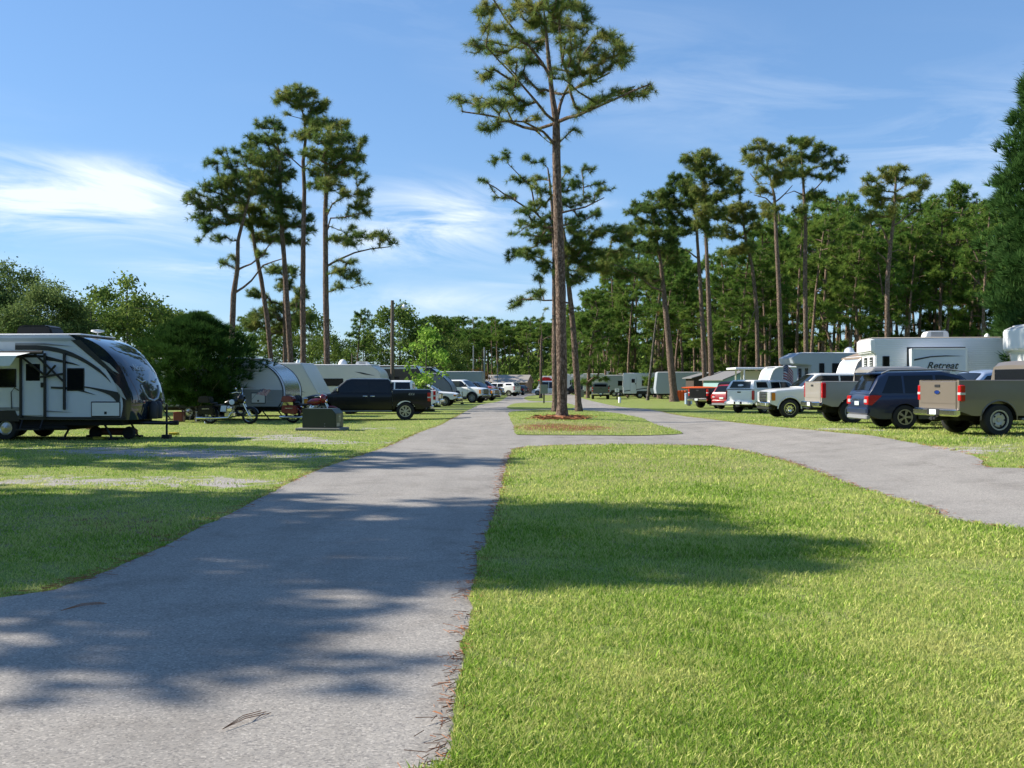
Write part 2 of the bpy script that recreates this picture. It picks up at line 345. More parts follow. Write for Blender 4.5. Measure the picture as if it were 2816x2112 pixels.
def resample(pts, step, jit=0, closed=True, seed=0):
    out = []; n = len(pts)
    for i in range(n if closed else n - 1):
        a = Vector(pts[i]); b = Vector(pts[(i + 1) % n]); d = (b - a).length; st = max(step, .02 * (a.y if a.y > 0 else 5) * .6)
        k = max(1, int(d / st))
        for j in range(k):
            p = a.lerp(b, j / k)
            if jit: q = mnoise.noise_vector(Vector((p.x * 2.5, p.y * 2.5, seed))) * jit * 1.6 + mnoise.noise_vector(Vector((p.x * 9, p.y * 9, seed + 5))) * jit; p = Vector((p.x + q.x, p.y + q.y))
            out.append((p.x, p.y))
    return out
def smoothc(pts, k=5):                    # Catmull-Rom through open chain
    out = []; P = [Vector(p) for p in pts]
    for i in range(len(P) - 1):
        a, b, c, d = P[max(i - 1, 0)], P[i], P[i + 1], P[min(i + 2, len(P) - 1)]
        for j in range(k):
            t = j / k; out.append(tuple(.5 * ((2 * b) + (c - a) * t + (2 * a - 5 * b + 4 * c - d) * t * t + (3 * b - a - 3 * c + d) * t ** 3)))
    out.append(tuple(P[-1])); return out
def sheet(name, poly, m, dz, step=.6, edge=.25, jit=.03, attr=False, skirt=0):
    bd = resample(poly, edge, jit, seed=len(name)); xs_ = [p[0] for p in bd]; ys_ = [p[1] for p in bd]
    pts = []
    y = min(ys_)
    while y < max(ys_):
        st = step if y < 62 else step * 6
        x = min(xs_)
        while x < max(xs_): pts.append((x + .013, y + .007)); x += st
        y += st
    inside = inpoly(np.array(pts), bd)
    pts = [p for p, i in zip(pts, inside) if i]
    allp = [Vector(p) for p in bd + pts]; n = len(bd)
    vo, _, fo, _, _, _ = delaunay_2d_cdt(allp, [(i, (i + 1) % n) for i in range(n)], [], 1, 1e-4)
    V = np.array([(v.x, v.y, terr(v.x, v.y) + dz) for v in vo]); 
    cen = np.array([np.mean([V[i][:2] for i in f], 0) for f in fo]); ok = inpoly(cen, bd)
    T = np.array([f for f, k in zip(fo, ok) if k])
    o = tris_obj(name, V, T, m, smooth=True)
    if skirt:
        pass
    if attr: add_attr(o.data, V)
    return tagset(o, kind='structure'), bd
def inpoly(P, poly):
    P = np.asarray(P); r = np.zeros(len(P), bool); q = np.asarray(poly); x, y = P[:, 0], P[:, 1]
    mn, mx_ = q.min(0), q.max(0); sel = (x >= mn[0]) & (x <= mx_[0]) & (y >= mn[1]) & (y <= mx_[1]); xs, ys = x[sel], y[sel]; rr = np.zeros(len(xs), bool)
    for i in range(len(q)):
        x0, y0 = q[i]; x1, y1 = q[i - 1]
        if y0 == y1: continue
        c = ((y0 > ys) != (y1 > ys)) & (xs < (x1 - x0) * (ys - y0) / (y1 - y0) + x0); rr ^= c
    r[sel] = rr; return r
def asphalt():
    m, nt, b, N, L = nodes('worn asphalt'); b.inputs['Roughness'].default_value = .85; b.inputs['Specular IOR Level'].default_value = .3
    tc = N('ShaderNodeTexCoord')
    def nz(sc, det, rg=.6, mp=None):
        n = N('ShaderNodeTexNoise'); n.inputs['Scale'].default_value = sc; n.inputs['Detail'].default_value = det; n.inputs['Roughness'].default_value = rg
        L(mp.outputs[0] if mp else tc.outputs['Object'], n.inputs['Vector']); return n
    a = nz(.35, 5); c = nz(7, 8, .7); v = N('ShaderNodeTexVoronoi'); v.inputs['Scale'].default_value = 85; L(tc.outputs['Object'], v.inputs['Vector'])
    gn = nz(150, 2)
    mp = N('ShaderNodeMapping'); mp.inputs['Scale'].default_value = (1.6, .12, 1); L(tc.outputs['Object'], mp.inputs[0]); st = nz(1, 5, .6, mp)
    r = N('ShaderNodeValToRGB'); e = r.color_ramp.elements; e[0].position = .25; e[0].color = (.225, .21, .188, 1); e[1].position = .75; e[1].color = (.365, .338, .303, 1)
    ad = N('ShaderNodeMath'); ad.operation = 'MULTIPLY_ADD'; L(st.outputs[0], ad.inputs[0]); ad.inputs[1].default_value = .5
    a2 = N('ShaderNodeMath'); a2.operation = 'MULTIPLY'; L(a.outputs[0], a2.inputs[0]); a2.inputs[1].default_value = .5; L(a2.outputs[0], ad.inputs[2]); L(ad.outputs[0], r.inputs[0])
    sp = N('ShaderNodeSeparateColor'); L(v.outputs['Color'], sp.inputs[0])
    r2 = N('ShaderNodeValToRGB'); e = r2.color_ramp.elements; e[0].position = 0; e[0].color = (.50, .50, .52, 1); e[1].position = 1; e[1].color = (1.5, 1.48, 1.44, 1)
    k = e.new(.25); k.color = (.85, .85, .85, 1); k = e.new(.85); k.color = (1.05, 1.04, 1.02, 1); L(sp.outputs[0], r2.inputs[0])
    mu = N('ShaderNodeMix'); mu.data_type = 'RGBA'; mu.blend_type = 'MULTIPLY'; mu.inputs[0].default_value = .8; L(r.outputs[0], mu.inputs[6]); L(r2.outputs[0], mu.inputs[7])
    ck = N('ShaderNodeTexVoronoi'); ck.feature = 'DISTANCE_TO_EDGE'; ck.inputs['Scale'].default_value = .42; dn = nz(1.3, 6); va = N('ShaderNodeVectorMath'); va.operation = 'MULTIPLY_ADD'
    L(dn.outputs['Color'], va.inputs[0]); va.inputs[1].default_value = (1.6, 1.6, 0); L(tc.outputs['Object'], va.inputs[2]); L(va.outputs[0], ck.inputs['Vector'])
    cr = N('ShaderNodeValToRGB'); cr.color_ramp.elements[0].position = 0; cr.color_ramp.elements[0].color = (.62, .6, .58, 1); cr.color_ramp.elements[1].position = .007; cr.color_ramp.elements[1].color = (1, 1, 1, 1); L(ck.outputs['Distance'], cr.inputs[0])
    ms = nz(.22, 3); mr = N('ShaderNodeValToRGB'); mr.color_ramp.elements[0].position = .5; mr.color_ramp.elements[1].position = .6; L(ms.outputs[0], mr.inputs[0])
    mc = N('ShaderNodeMix'); mc.data_type = 'RGBA'; mc.blend_type = 'MULTIPLY'; L(mr.outputs[0], mc.inputs[0]); L(mu.outputs[2], mc.inputs[6]); L(cr.outputs[0], mc.inputs[7])
    sn = nz(1.1, 5, .7); sr = N('ShaderNodeValToRGB'); sr.color_ramp.elements[0].position = .30; sr.color_ramp.elements[0].color = (.78, .77, .76, 1); sr.color_ramp.elements[1].position = .5; sr.color_ramp.elements[1].color = (1.02, 1.02, 1.02, 1); L(sn.outputs[0], sr.inputs[0])
    md = N('ShaderNodeMix'); md.data_type = 'RGBA'; md.blend_type = 'MULTIPLY'; md.inputs[0].default_value = 1; L(mc.outputs[2], md.inputs[6]); L(sr.outputs[0], md.inputs[7]); L(md.outputs[2], b.inputs['Base Color'])
    h = N('ShaderNodeMath'); h.operation = 'MULTIPLY_ADD'; L(sp.outputs[1], h.inputs[0]); h.inputs[1].default_value = .6; L(c.outputs[0], h.inputs[2])
    bp = N('ShaderNodeBump'); bp.inputs['Strength'].default_value = .7; bp.inputs['Distance'].default_value = .008; L(h.outputs[0], bp.inputs['Height']); L(bp.outputs[0], b.inputs['Normal'])
    return m
ASPH = asphalt()
def GG(l): return [G(*p) for p in l]
left_edge = smoothc([(-9, -3), (-7.5, 3), (-6.5, 6.5)] + GG([(0, 1648), (191, 1612), (305, 1572), (509, 1477), (662, 1400), (866, 1298), (993, 1254), (1069, 1228), (1160, 1188), (1219, 1166), (1255, 1147), (1270, 1138), (1293, 1126), (1323, 1113), (1376, 1103), (1403, 1088), (1441, 1081), (1478, 1077.5)]))
far_edge = smoothc(GG([(1520, 1076.5), (1552, 1079), (1565, 1083), (1585, 1089), (1606, 1097), (1644, 1107), (1710, 1120), (1783, 1126), (1866, 1143), (1910, 1149), (2037, 1165), (2291, 1190), (2419, 1203), (2673, 1254), (2816, 1290)]) + [(15, 15.5), (22, 11)])
road, road_bd = sheet('road', left_edge + far_edge + [(24, -6), (-9, -6)], ASPH, .018, jit=.03)
isl1_l = smoothc([(-.75, -5.5), (-.72, 3)] + GG([(1220, 2112), (1258, 1900), (1286, 1706), (1330, 1502), (1368, 1400), (1388, 1298), (1407, 1248), (1432, 1236), (1500, 1230), (1592, 1227), (1750, 1226), (1910, 1229), (2000, 1236), (2165, 1273), (2355, 1343), (2546, 1400), (2816, 1465)]) + [(10.5, 6.5), (17, 0), (22, -5.5)])
isl2 = smoothc(GG([(1417, 1196), (1413, 1176), (1402, 1150), (1398, 1139), (1404, 1135), (1430, 1131), (1501, 1127.5), (1560, 1127), (1602, 1129), (1700, 1138), (1731, 1145), (1794, 1165), (1850, 1182), (1878, 1193), (1850, 1197), (1752, 1200), (1600, 1199), (1440, 1198), (1417, 1196)]), 4)[:-1]
isl3 = smoothc(GG([(1394, 1120), (1402, 1115), (1420, 1110), (1470, 1107.5), (1520, 1107), (1560, 1110), (1583, 1118), (1575, 1124), (1540, 1125), (1490, 1125.5), (1430, 1127), (1402, 1125), (1394, 1120)]), 4)[:-1]
isl4 = smoothc(GG([(1440, 1096), (1450, 1091), (1466, 1088.5), (1500, 1087), (1535, 1089), (1550, 1095), (1540, 1101), (1523, 1103.5), (1480, 1104), (1453, 1102), (1440, 1096)]), 4)[:-1]
island_bds = []
for nm, pl, st in (('lawn', isl1_l, .45), ('lawn', isl2, .6), ('lawn', isl3, 1.2), ('lawn', isl4, 1.5)):
    o, bd = sheet(nm, pl, GRASS_G, .036, step=st, jit=.035 if st < 1 else .08, attr=True); island_bds.append(bd)
    o['label'] = 'grass island between the camp roads'

# grass blades: one mass nobody could count, density following the ground cover
def blades(n, y0, y1, seed, power=2.2):
    rng = np.random.default_rng(seed)
    u = rng.random(n); a = 1 - power                                     # p(y) ~ y^-power on area
    y = (y0 ** a + u * (y1 ** a - y0 ** a)) ** (1 / a); x = (rng.random(n) * 1.16 - .58) * y * 1.03 
    P = np.stack([x, y], 1)
    on_road = inpoly(P, road_bd); isl = np.zeros(n, bool)
    for bd in island_bds: isl |= inpoly(P, bd)
    keep = (~on_road) | isl; b = bareness(x, y); wob = np.sin(x * 2.1 + np.sin(y * 3.7) * 1.4) * np.sin(y * 4.9 + x * .8); keep &= rng.random(n) > b * (1.0 + .9 * wob)
    thin = np.sin(x * 5.3 + 2 * np.sin(y * 2.9)) * np.sin(y * 6.1 + 1.7 * np.sin(x * 3.1)) + .5 * np.sin(x * 13 + y * 11); keep &= rng.random(n) > np.clip(thin - .55, 0, .75)
    x, y = x[keep], y[keep]; z = terr_np(x, y) + np.where(isl[keep], .036, 0); return x, y, z, rng
def make_grass():
    VV = []; 
    for (n, y0, y1, h0, w0, seed, pw) in ((290000, 3.9, 9.5, .040, .0048, 1, 1.7), (170000, 9.5, 22, .052, .0085, 2, 1.9), (130000, 22, 62, .06, .012, 3, 1.9)):
        x, y, z, rng = blades(n, y0, y1, seed, pw); k = len(x)
        patch = np.sin(x * 1.7 + 1.3 * np.sin(y * .9)) * np.sin(y * 1.1 + x * .4) ; clump = np.sin(x * 7.1 + np.sin(y * 5.3) * 2) * np.sin(y * 6.3 + x * 2)
        h = h0 * (.55 + .75 * rng.random(k)) * (1 + .18 * patch + .22 * clump); h *= np.where(rng.random(k) > .985, 1.7, 1)
        left = x < -1.5; h = np.where(left, h * .75, h)
        w = w0 * (.7 + .7 * rng.random(k)); a = rng.random(k) * 2 * np.pi; lean = (.25 + .9 * rng.random(k) ** 1.3) * h; b = rng.random(k) * 2 * np.pi
        c = np.stack([x, y, z - .004], 1); s = np.stack([np.cos(a) * w, np.sin(a) * w, np.zeros(k)], 1); d = np.stack([np.cos(b) * lean, np.sin(b) * lean, np.zeros(k)], 1)
        up = np.stack([np.zeros(k), np.zeros(k), h], 1)
        q = np.stack([c - s * .6, c + s * .6, c + up * .55 + d * .35 + s * .55, c + up * .55 + d * .35 - s * .55, c + up * .92 + d * 1.0], 1); VV.append(q.reshape(-1, 3))
    V = np.concatenate(VV); n = len(V) // 5; o = np.arange(n)[:, None] * 5
    T = np.concatenate([o + [0, 1, 2], o + [0, 2, 3], o + [3, 2, 4]], 0)
    m = foliage('grass blades', (.07, .155, .02), (.25, .40, .05), (.56, .57, .20), .5, .45, .7)
    g = tris_obj('grass', V, T, m); tagset(g, 'short green lawn grass with straw tips covering the islands and plots', 'grass', kind='stuff')
make_grass()
# loose pine straw along the road edges, and the heap at the big pine
def straw(name, label, pts, n, spread, m, seed, L0=.16, w=.004, hz=.02, cat='pine straw'):
    rng = np.random.default_rng(seed); P = np.array(pts); idx = rng.integers(0, len(P), n)
    c = P[idx] + rng.normal(0, 1, (n, 2)) * spread
    z = terr_np(c[:, 0], c[:, 1]) + .038 + rng.random(n) * hz
    a = rng.random(n) * 2 * np.pi; l = L0 * (.5 + rng.random(n)); d = np.stack([np.cos(a) * l, np.sin(a) * l, rng.normal(0, .12, n) * l], 1)
    s = np.stack([-np.sin(a) * w, np.cos(a) * w, np.zeros(n)], 1); c3 = np.column_stack([c, z]); q = np.stack([c3 - s, c3 + s, c3 + d + s, c3 + d - s], 1)
    u = np.array([0, 0, w * 2]); q2 = np.stack([c3, c3 + u, c3 + d + u, c3 + d], 1)
    V = np.concatenate([q.reshape(-1, 3), q2.reshape(-1, 3)]); o = np.arange(len(V) // 4)[:, None] * 4 + np.arange(4)
    return tagset(tris_obj(name, V, o, m), label, cat, kind='stuff')
STRAW = mat('dry pine straw', (.33, .14, .06), .9, var=.4, vscale=3)
edge_pts = [p for p in resample(left_edge, .3, closed=False) if 6 < p[1] < 60] + [p for p in resample(isl1_l, .3, closed=False) if p[1] > 4] * 2 + [p for p in resample(far_edge, .4, closed=False) if p[1] < 60]
straw('pine_straw', 'thin brown pine straw scattered along the road edges', edge_pts, 6500, .06, STRAW, 4, .07, .0016, .008)
TREEX, TREEY = G(1546, 1153)
MB_ = MB(); nr, na = 7, 26
for i in range(nr):
    for k in range(na):
        a = 2 * math.pi * k / na; rr = i / (nr - 1) * (.50 + .16 * math.sin(3 * a + 1) + .2 * math.sin(7 * a)); X, Y = TREEX + rr * math.cos(a) * 1.15, TREEY + rr * math.sin(a) * .9
        MB_.v.append((X, Y, terr(X, Y) + .03 + .16 * math.exp(-(rr / .7) ** 2) + .01 * random.random()))
for i in range(nr - 1):
    for k in range(na): l = (k + 1) % na; MB_.f.append([i * na + k, i * na + l, (i + 1) * na + l, (i + 1) * na + k]); MB_.m.append(0)
so = MB_.build('straw_mulch', mat('red straw mulch', (.34, .15, .075), .95, var=.45, vscale=14, bump=1, bscale=30), smooth=80)
tagset(so, 'red pine straw mulch heaped round the foot of the tall pine', 'mulch', kind='stuff')
straw('needle_litter', 'loose reddish needles spread on the mulch under the tall pine', [(TREEX + .5 * math.cos(a), TREEY + .45 * math.sin(a)) for a in np.linspace(0, 6.28, 20)], 1100, .34, STRAW, 9, .2, .01, .1)

# ---------------------------------------------------------------- trees
def skeleton(trunk, tips, limbs=(), step=.55, droop=.0, rtip=.012):
    """trunk: list of (vec, radius). tips: (n,3). Grows limbs from trunk to every tip; returns segments, tip dirs."""
    nodes = []; par = []; istr = []; fixr = []
    L = 0
    for i, (p, r) in enumerate(trunk):
        if i:
            a, ra = trunk[i - 1]; k = max(1, int((p - a).length / .5))
            for j in range(1, k + 1):
                t = j / k; nodes.append(a.lerp(p, t)); par.append(len(nodes) - 2 if len(nodes) > 1 else -1); istr.append(True); fixr.append(ra + (r - ra) * t)
        else: nodes.append(p); par.append(-1); istr.append(True); fixr.append(r)
    def chain(start, pts, r0, r1):
        prev = start; n = len(pts)
        for i, p in enumerate(pts):
            a = nodes[prev]; k = max(1, int((p - a).length / step))
            for j in range(1, k + 1):
                nodes.append(a.lerp(p, j / k) + Vector(np.random.normal(0, .03, 3))); par.append(prev); istr.append(False); fixr.append(r0 + (r1 - r0) * (i + j / k) / n if r0 else 0); prev = len(nodes) - 1
    NP = np.array([tuple(p) for p in nodes])
    for pts, r0 in limbs:
        d = ((NP[:] - np.array(pts[0])) ** 2).sum(1); chain(int(d.argmin()), pts[1:], r0, r0 * .4); NP = np.array([tuple(p) for p in nodes])
    tx = np.array([tuple(p) for p, r in trunk])
    axd = np.min(np.linalg.norm(tips[:, None, :2] - tx[None, :, :2], axis=2) + .35 * np.abs(tips[:, None, 2] - tx[None, :, 2]), axis=1)
    order = np.argsort(axd); cap = len(nodes) + len(tips) * 12; A = np.zeros((cap, 3)); A[:len(NP)] = NP; pen = np.zeros(cap)
    cnt = len(NP); pen[:cnt] = [.5 if t else 0 for t in istr]; ends = []
    gen = np.zeros(cap)
    for ti in order:
        p = tips[ti]; d = A[:cnt] - p; h = np.hypot(d[:, 0], d[:, 1]); dist = np.sqrt((d ** 2).sum(1))
        above = np.maximum(0, d[:, 2] + .15 * h)
        cost = dist * (1 + .25 * pen[:cnt]) + above * 1.2 + gen[:cnt] * .06 + pen[:cnt] * .2
        b = int(cost.argmin()); a = A[b]; ln = dist[b]; k = max(1, min(10, int(ln / step)))
        mid = (a + p) / 2 + np.random.normal(0, .09, 3) * ln * .6 + np.array([0, 0, -.10 * ln]); prev = b
        for j in range(1, k + 1):
            t = j / k; q = (1 - t) ** 2 * a + 2 * t * (1 - t) * mid + t * t * p
            if cnt >= cap: break
            A[cnt] = q; gen[cnt] = gen[prev] + .4; par.append(prev); istr.append(False); fixr.append(0); prev = cnt; cnt += 1
        ends.append(prev)
    par = np.array(par); kids = np.zeros(cnt)
    for e in ends: kids[e] += 1
    for i in range(cnt - 1, 0, -1):
        if par[i] >= 0: kids[par[i]] += kids[i]
    rad = rtip * np.maximum(kids, .5) ** .47
    fr = np.array(fixr); tr = np.array(istr)
    rad = np.where(fr > 0, np.where(tr, fr, np.maximum(fr, 0)), np.minimum(rad, .16))
    dirs = np.array([A[e] - A[par[e]] for e in ends]); dirs /= np.linalg.norm(dirs, axis=1)[:, None] + 1e-9
    for i in range(cnt):
        if not tr[i] and par[i] >= 0: rad[i] = min(rad[i], rad[par[i]] * (.62 if tr[par[i]] else .98))
    return A[:cnt], par, rad, tr, np.array(ends), dirs
def limb_mesh(A, par, rad, tr, nt=14, nb=5, flare=True, flute=0):
    V = []; T = []; k0 = 0
    idx = [i for i in range(len(A)) if tr[i]]
    ang = np.arange(nt) * 2 * np.pi / nt
    for i in idx:                                     # trunk rings
        r = rad[i] * (1 + .07 * np.sin(ang * 3 + A[i][2] * 1.3) * .6 + .05 * np.sin(ang * 7 + A[i][2] * 5)) 
        V.append(np.stack([A[i][0] + r * np.cos(ang), A[i][1] + r * np.sin(ang), np.full(nt, A[i][2])], 1))
    n = len(idx); o = np.arange(nt)
    for i in range(n - 1): T.append(np.stack([i * nt + o, i * nt + (o + 1) % nt, (i + 1) * nt + (o + 1) % nt, (i + 1) * nt + o], 1))
    k0 = n * nt
    seg = [i for i in range(len(A)) if not tr[i] and par[i] >= 0]
    if seg:
        seg = np.array(seg); a = A[par[seg]]; b = A[seg]; ra = np.where(tr[par[seg]], rad[seg] * 1.15, rad[par[seg]]); rb = rad[seg]
        d = b - a; d /= np.linalg.norm(d, axis=1)[:, None] + 1e-9; ref = np.where(np.abs(d[:, 2:3]) < .9, [[0, 0, 1.]], [[1., 0, 0]])
        u = np.cross(d, ref); u /= np.linalg.norm(u, axis=1)[:, None] + 1e-9; w = np.cross(d, u); an = np.arange(nb) * 2 * np.pi / nb
        cs, sn = np.cos(an)[None, :, None], np.sin(an)[None, :, None]; circ = u[:, None] * cs + w[:, None] * sn
        q = np.stack([a[:, None] + circ * ra[:, None, None], (b + d * rb[:, None] * .3)[:, None] + circ * rb[:, None, None]], 1).reshape(-1, 3); V.append(q)
        m = len(seg); base = k0 + np.arange(m)[:, None] * 2 * nb; o = np.arange(nb)[None]
        T.append(np.stack([base + o, base + (o + 1) % nb, base + nb + (o + 1) % nb, base + nb + o], 2).reshape(-1, 4))
    return np.concatenate(V), np.concatenate(T)
def needles(C, Dr, n, l, w, spread=.95, up=.15, rng=None, quad=False):
    rng = rng or np.random.default_rng(3); k = len(C); s = rng.normal(0, 1, (k, n, 3)); s /= np.linalg.norm(s, axis=2)[..., None]
    d = Dr[:, None] * .55 + s * spread * (.45 + .55 * rng.random((k, n, 1))) + np.array([0, 0, up]); d /= np.linalg.norm(d, axis=2)[..., None] + 1e-9
    ln = l * (.65 + .45 * rng.random((k, n, 1))); c = C[:, None] + d * .02; r = rng.normal(0, 1, (k, n, 3)); sd = np.cross(d, r); sd /= np.linalg.norm(sd, axis=2)[..., None] + 1e-9; sd *= w / 2
    tip = c + d * ln; tip[..., 2] -= ln[..., 0] * .12
    V = np.stack([c - sd * .7, c + sd, tip], 2).reshape(-1, 3); return V, np.arange(len(V)).reshape(-1, 3)
def leaves(C, n, spread, size, rng):
    k = len(C); c = C[:, None] + rng.normal(0, 1, (k, n, 3)) * np.array(spread); a = rng.normal(0, 1, (k, n, 3)); a /= np.linalg.norm(a, axis=2)[..., None]
    b = np.cross(a, rng.normal(0, 1, (k, n, 3))); b /= np.linalg.norm(b, axis=2)[..., None] + 1e-9; sz = size * (.6 + .7 * rng.random((k, n, 1)))
    V = np.stack([c - a * sz, c + b * sz * .45, c + a * sz, c - b * sz * .45], 2).reshape(-1, 3); return V, np.arange(len(V)).reshape(-1, 4)
def tuft_points(A, par, ends, dirs, extra, rng):
    C = [A[ends]]; D = [dirs]; cur = ends.copy()
    for k in range(extra):
        p = par[cur]; ok = p >= 0; t = rng.random((len(cur), 1)); C.append((A[cur] * (1 - t) + A[p] * t)[ok])
        dd = dirs * .6 + rng.normal(0, .5, dirs.shape) + np.array([0, 0, .3]); dd /= np.linalg.norm(dd, axis=1)[:, None]; D.append(dd[ok]); cur = np.where(ok, p, cur)
        if k % 2 == 0: cur = np.where(ok, cur, ends)
    return np.concatenate(C), np.concatenate(D)
def build_tree(root, trunk, tips, limbs=(), leaf='needle', lm=None, bm_=None, nn=34, nl=.33, nw=.022, extra=2, nt=14, nb=5, seed=1, spread=(.3, .3, .25), droop=0, rtip=.012, link=True, step=.55, nup=.15):
    rng = np.random.default_rng(seed); A, par, rad, tr, ends, dirs = skeleton(trunk, tips, limbs, step=step, rtip=rtip)
    V, T = limb_mesh(A, par, rad, tr, nt, nb); tk = tris_obj('trunk', V, T, bm_ or BARK, root, True, link)
    C, D = tuft_points(A, par, ends, dirs, extra, rng)
    if leaf == 'needle': V, T = needles(C, D, nn, nl, nw, rng=rng, up=nup)
    else: V, T = leaves(C, nn, spread, nl, rng)
    cr = tris_obj('crown', V, T, lm or NEEDLE, root, False, link); return tk, cr
def clump_tips(clumps, dens, rng, shell=False):
    out = []
    for c, r in clumps:
        r = np.array(r); n = max(2, int(dens * r[0] * r[2] * 3.14)); s = rng.normal(0, 1, (n, 3)); s /= np.linalg.norm(s, axis=1)[:, None]; s *= rng.random((n, 1)) ** .45; s[:, 2] = s[:, 2] * .9 + .1
        out.append(np.array(c) + s * r)
    return np.concatenate(out)
def traced_pine(label, D, ox, oy, sc, trunk, clumps, limbs=(), R_=None, dens=8, group=None, seed=1, nn=30, nl=.33, nw=.022, extra=2, bm_=None, depth=.8, r_scale=1, name='pine_tree', lm=None, zb=None, mulch=False, nt=14, cat='tree'):
    """trunk: (x, y, half width px) in the zoomed view; every clump becomes a real volume at its own depth round the trunk."""
    rng = np.random.default_rng(seed); ppm = F / D
    def pt(x, y, dy=0): return at(ox + x * sc, oy + y * sc, D) + Vector((0, dy, 0))
    base = pt(*trunk[0][:2]); gz = terr(base.x, base.y) - .1; loc = Vector((base.x, base.y, gz)); root = thing(name, label, cat, loc, 0, group)
    tr = [(pt(x, y), w * sc / ppm * r_scale) for x, y, w in trunk]; tr[0] = (Vector((tr[0][0].x, tr[0][0].y, gz)), tr[0][1])
    b0, r0 = tr[0]; tr.insert(1, (b0.lerp(tr[1][0], min(.9, .7 / max(.8, (tr[1][0] - b0).length))), r0 * .9)); tr[0] = (b0, r0 * 1.35)
    xs_ = [c[0] for c in clumps]; cr = max(1.2, (max(xs_) - min(xs_)) * sc / ppm * .5)
    cl = []
    for (x, y, rx, ry) in clumps:
        j = min(range(len(trunk)), key=lambda i: abs(trunk[i][1] - y)); off = abs((x - trunk[j][0]) * sc / ppm); lim = math.sqrt(max(.05, 1 - min(1, off / (cr * 1.15)) ** 2)) * cr * depth
        dy = rng.uniform(-1, 1) * lim; p = pt(x, y, dy); k = (D + dy) / D; p = Vector((p.x * k, p.y, EYE + (p.z - EYE) * k))
        cl.append((tuple(p - loc), (1.12 * rx * sc / ppm, max(.5, 1.1 * rx * sc / ppm), 1.15 * ry * sc / ppm)))
    tips = clump_tips(cl, dens, rng); tr = [(p - loc, r) for p, r in tr]
    lb = [([pt(x, y, d) - loc for x, y, d in l], r) for l, r in limbs]
    build_tree(root, tr, tips, lb, nn=nn, nl=nl, nw=nw, extra=extra, seed=seed, bm_=bm_, lm=lm, nt=nt); return root

# the tall pine on the island
traced_pine('tallest pine with rough brown trunk standing in red straw on the island between the roads', TREEY, 1220, 0, .422,
    [(772, 2735, 36), (770, 2350, 34), (762, 1900, 33), (755, 1650, 32), (748, 1450, 31), (738, 1200, 28), (733, 950, 26), (735, 800, 24), (705, 600, 16), (685, 400, 14), (672, 250, 10), (655, 80, 6), (650, -10, 4)],
    [(290, 50, 90, 50), (240, 100, 60, 30), (460, 50, 50, 60), (560, 30, 100, 60), (720, 40, 150, 60), (860, 30, 90, 50), (920, 60, 50, 40), (340, 190, 110, 40), (420, 110, 40, 30), (230, 310, 110, 50), (350, 330, 80, 45), (460, 260, 60, 40), (570, 150, 80, 60), (650, 190, 110, 60), (780, 160, 110, 70),
     (900, 190, 80, 50), (960, 140, 50, 40), (1040, 240, 90, 45), (1120, 260, 60, 50), (1180, 330, 70, 50), (1160, 400, 80, 40), (1080, 380, 80, 50), (960, 360, 110, 60), (830, 290, 90, 55), (600, 290, 80, 45), (280, 490, 90, 40), (400, 590, 80, 35), (440, 540, 70, 40), (520, 510, 50, 35), (100, 655, 55, 35),
     (200, 670, 80, 35), (310, 680, 90, 38), (420, 690, 80, 40), (500, 700, 60, 45), (270, 830, 60, 35), (350, 820, 60, 25), (640, 620, 35, 35), (960, 690, 60, 35), (1050, 650, 70, 40), (1150, 620, 80, 40), (1250, 620, 70, 40), (1330, 590, 60, 40), (840, 410, 80, 50), (880, 480, 80, 35), (700, 470, 40, 35),
     (960, 540, 60, 25), (860, 870, 50, 22), (600, 770, 50, 25), (420, 400, 60, 35), (500, 400, 60, 30), (760, 500, 50, 30), (590, 400, 60, 40), (1000, 460, 80, 35), (530, 330, 60, 40), (900, 700, 50, 20), (765, 930, 15, 40)],
    limbs=[([(712, 950, 0), (640, 880, -.5), (520, 835, -1), (350, 850, -1.3)], .065), ([(735, 860, 0), (600, 820, .6), (450, 770, 1), (330, 720, 1.2), (120, 660, 1.5)], .08), ([(735, 780, 0), (600, 680, -.4), (440, 520, -1), (290, 390, -1.5)], .065),
           ([(735, 780, 0), (760, 680, .4), (790, 580, .8), (860, 420, 1.2), (900, 330, 1.5)], .085), ([(700, 460, 0), (560, 340, -.8), (400, 190, -1.2), (330, 90, -1.5)], .07), ([(745, 860, 0), (860, 790, -1), (1020, 740, -1.4), (1300, 630, -1.8)], .08),
           ([(745, 820, 0), (880, 710, 1), (1040, 600, 1.4), (1150, 520, 1.8), (1290, 470, 2)], .065), ([(795, 580, .8), (960, 500, 1), (1100, 420, 1.2)], .08)],
    dens=30, nn=24, nl=.33, nw=.017, seed=5, nt=20, extra=3)
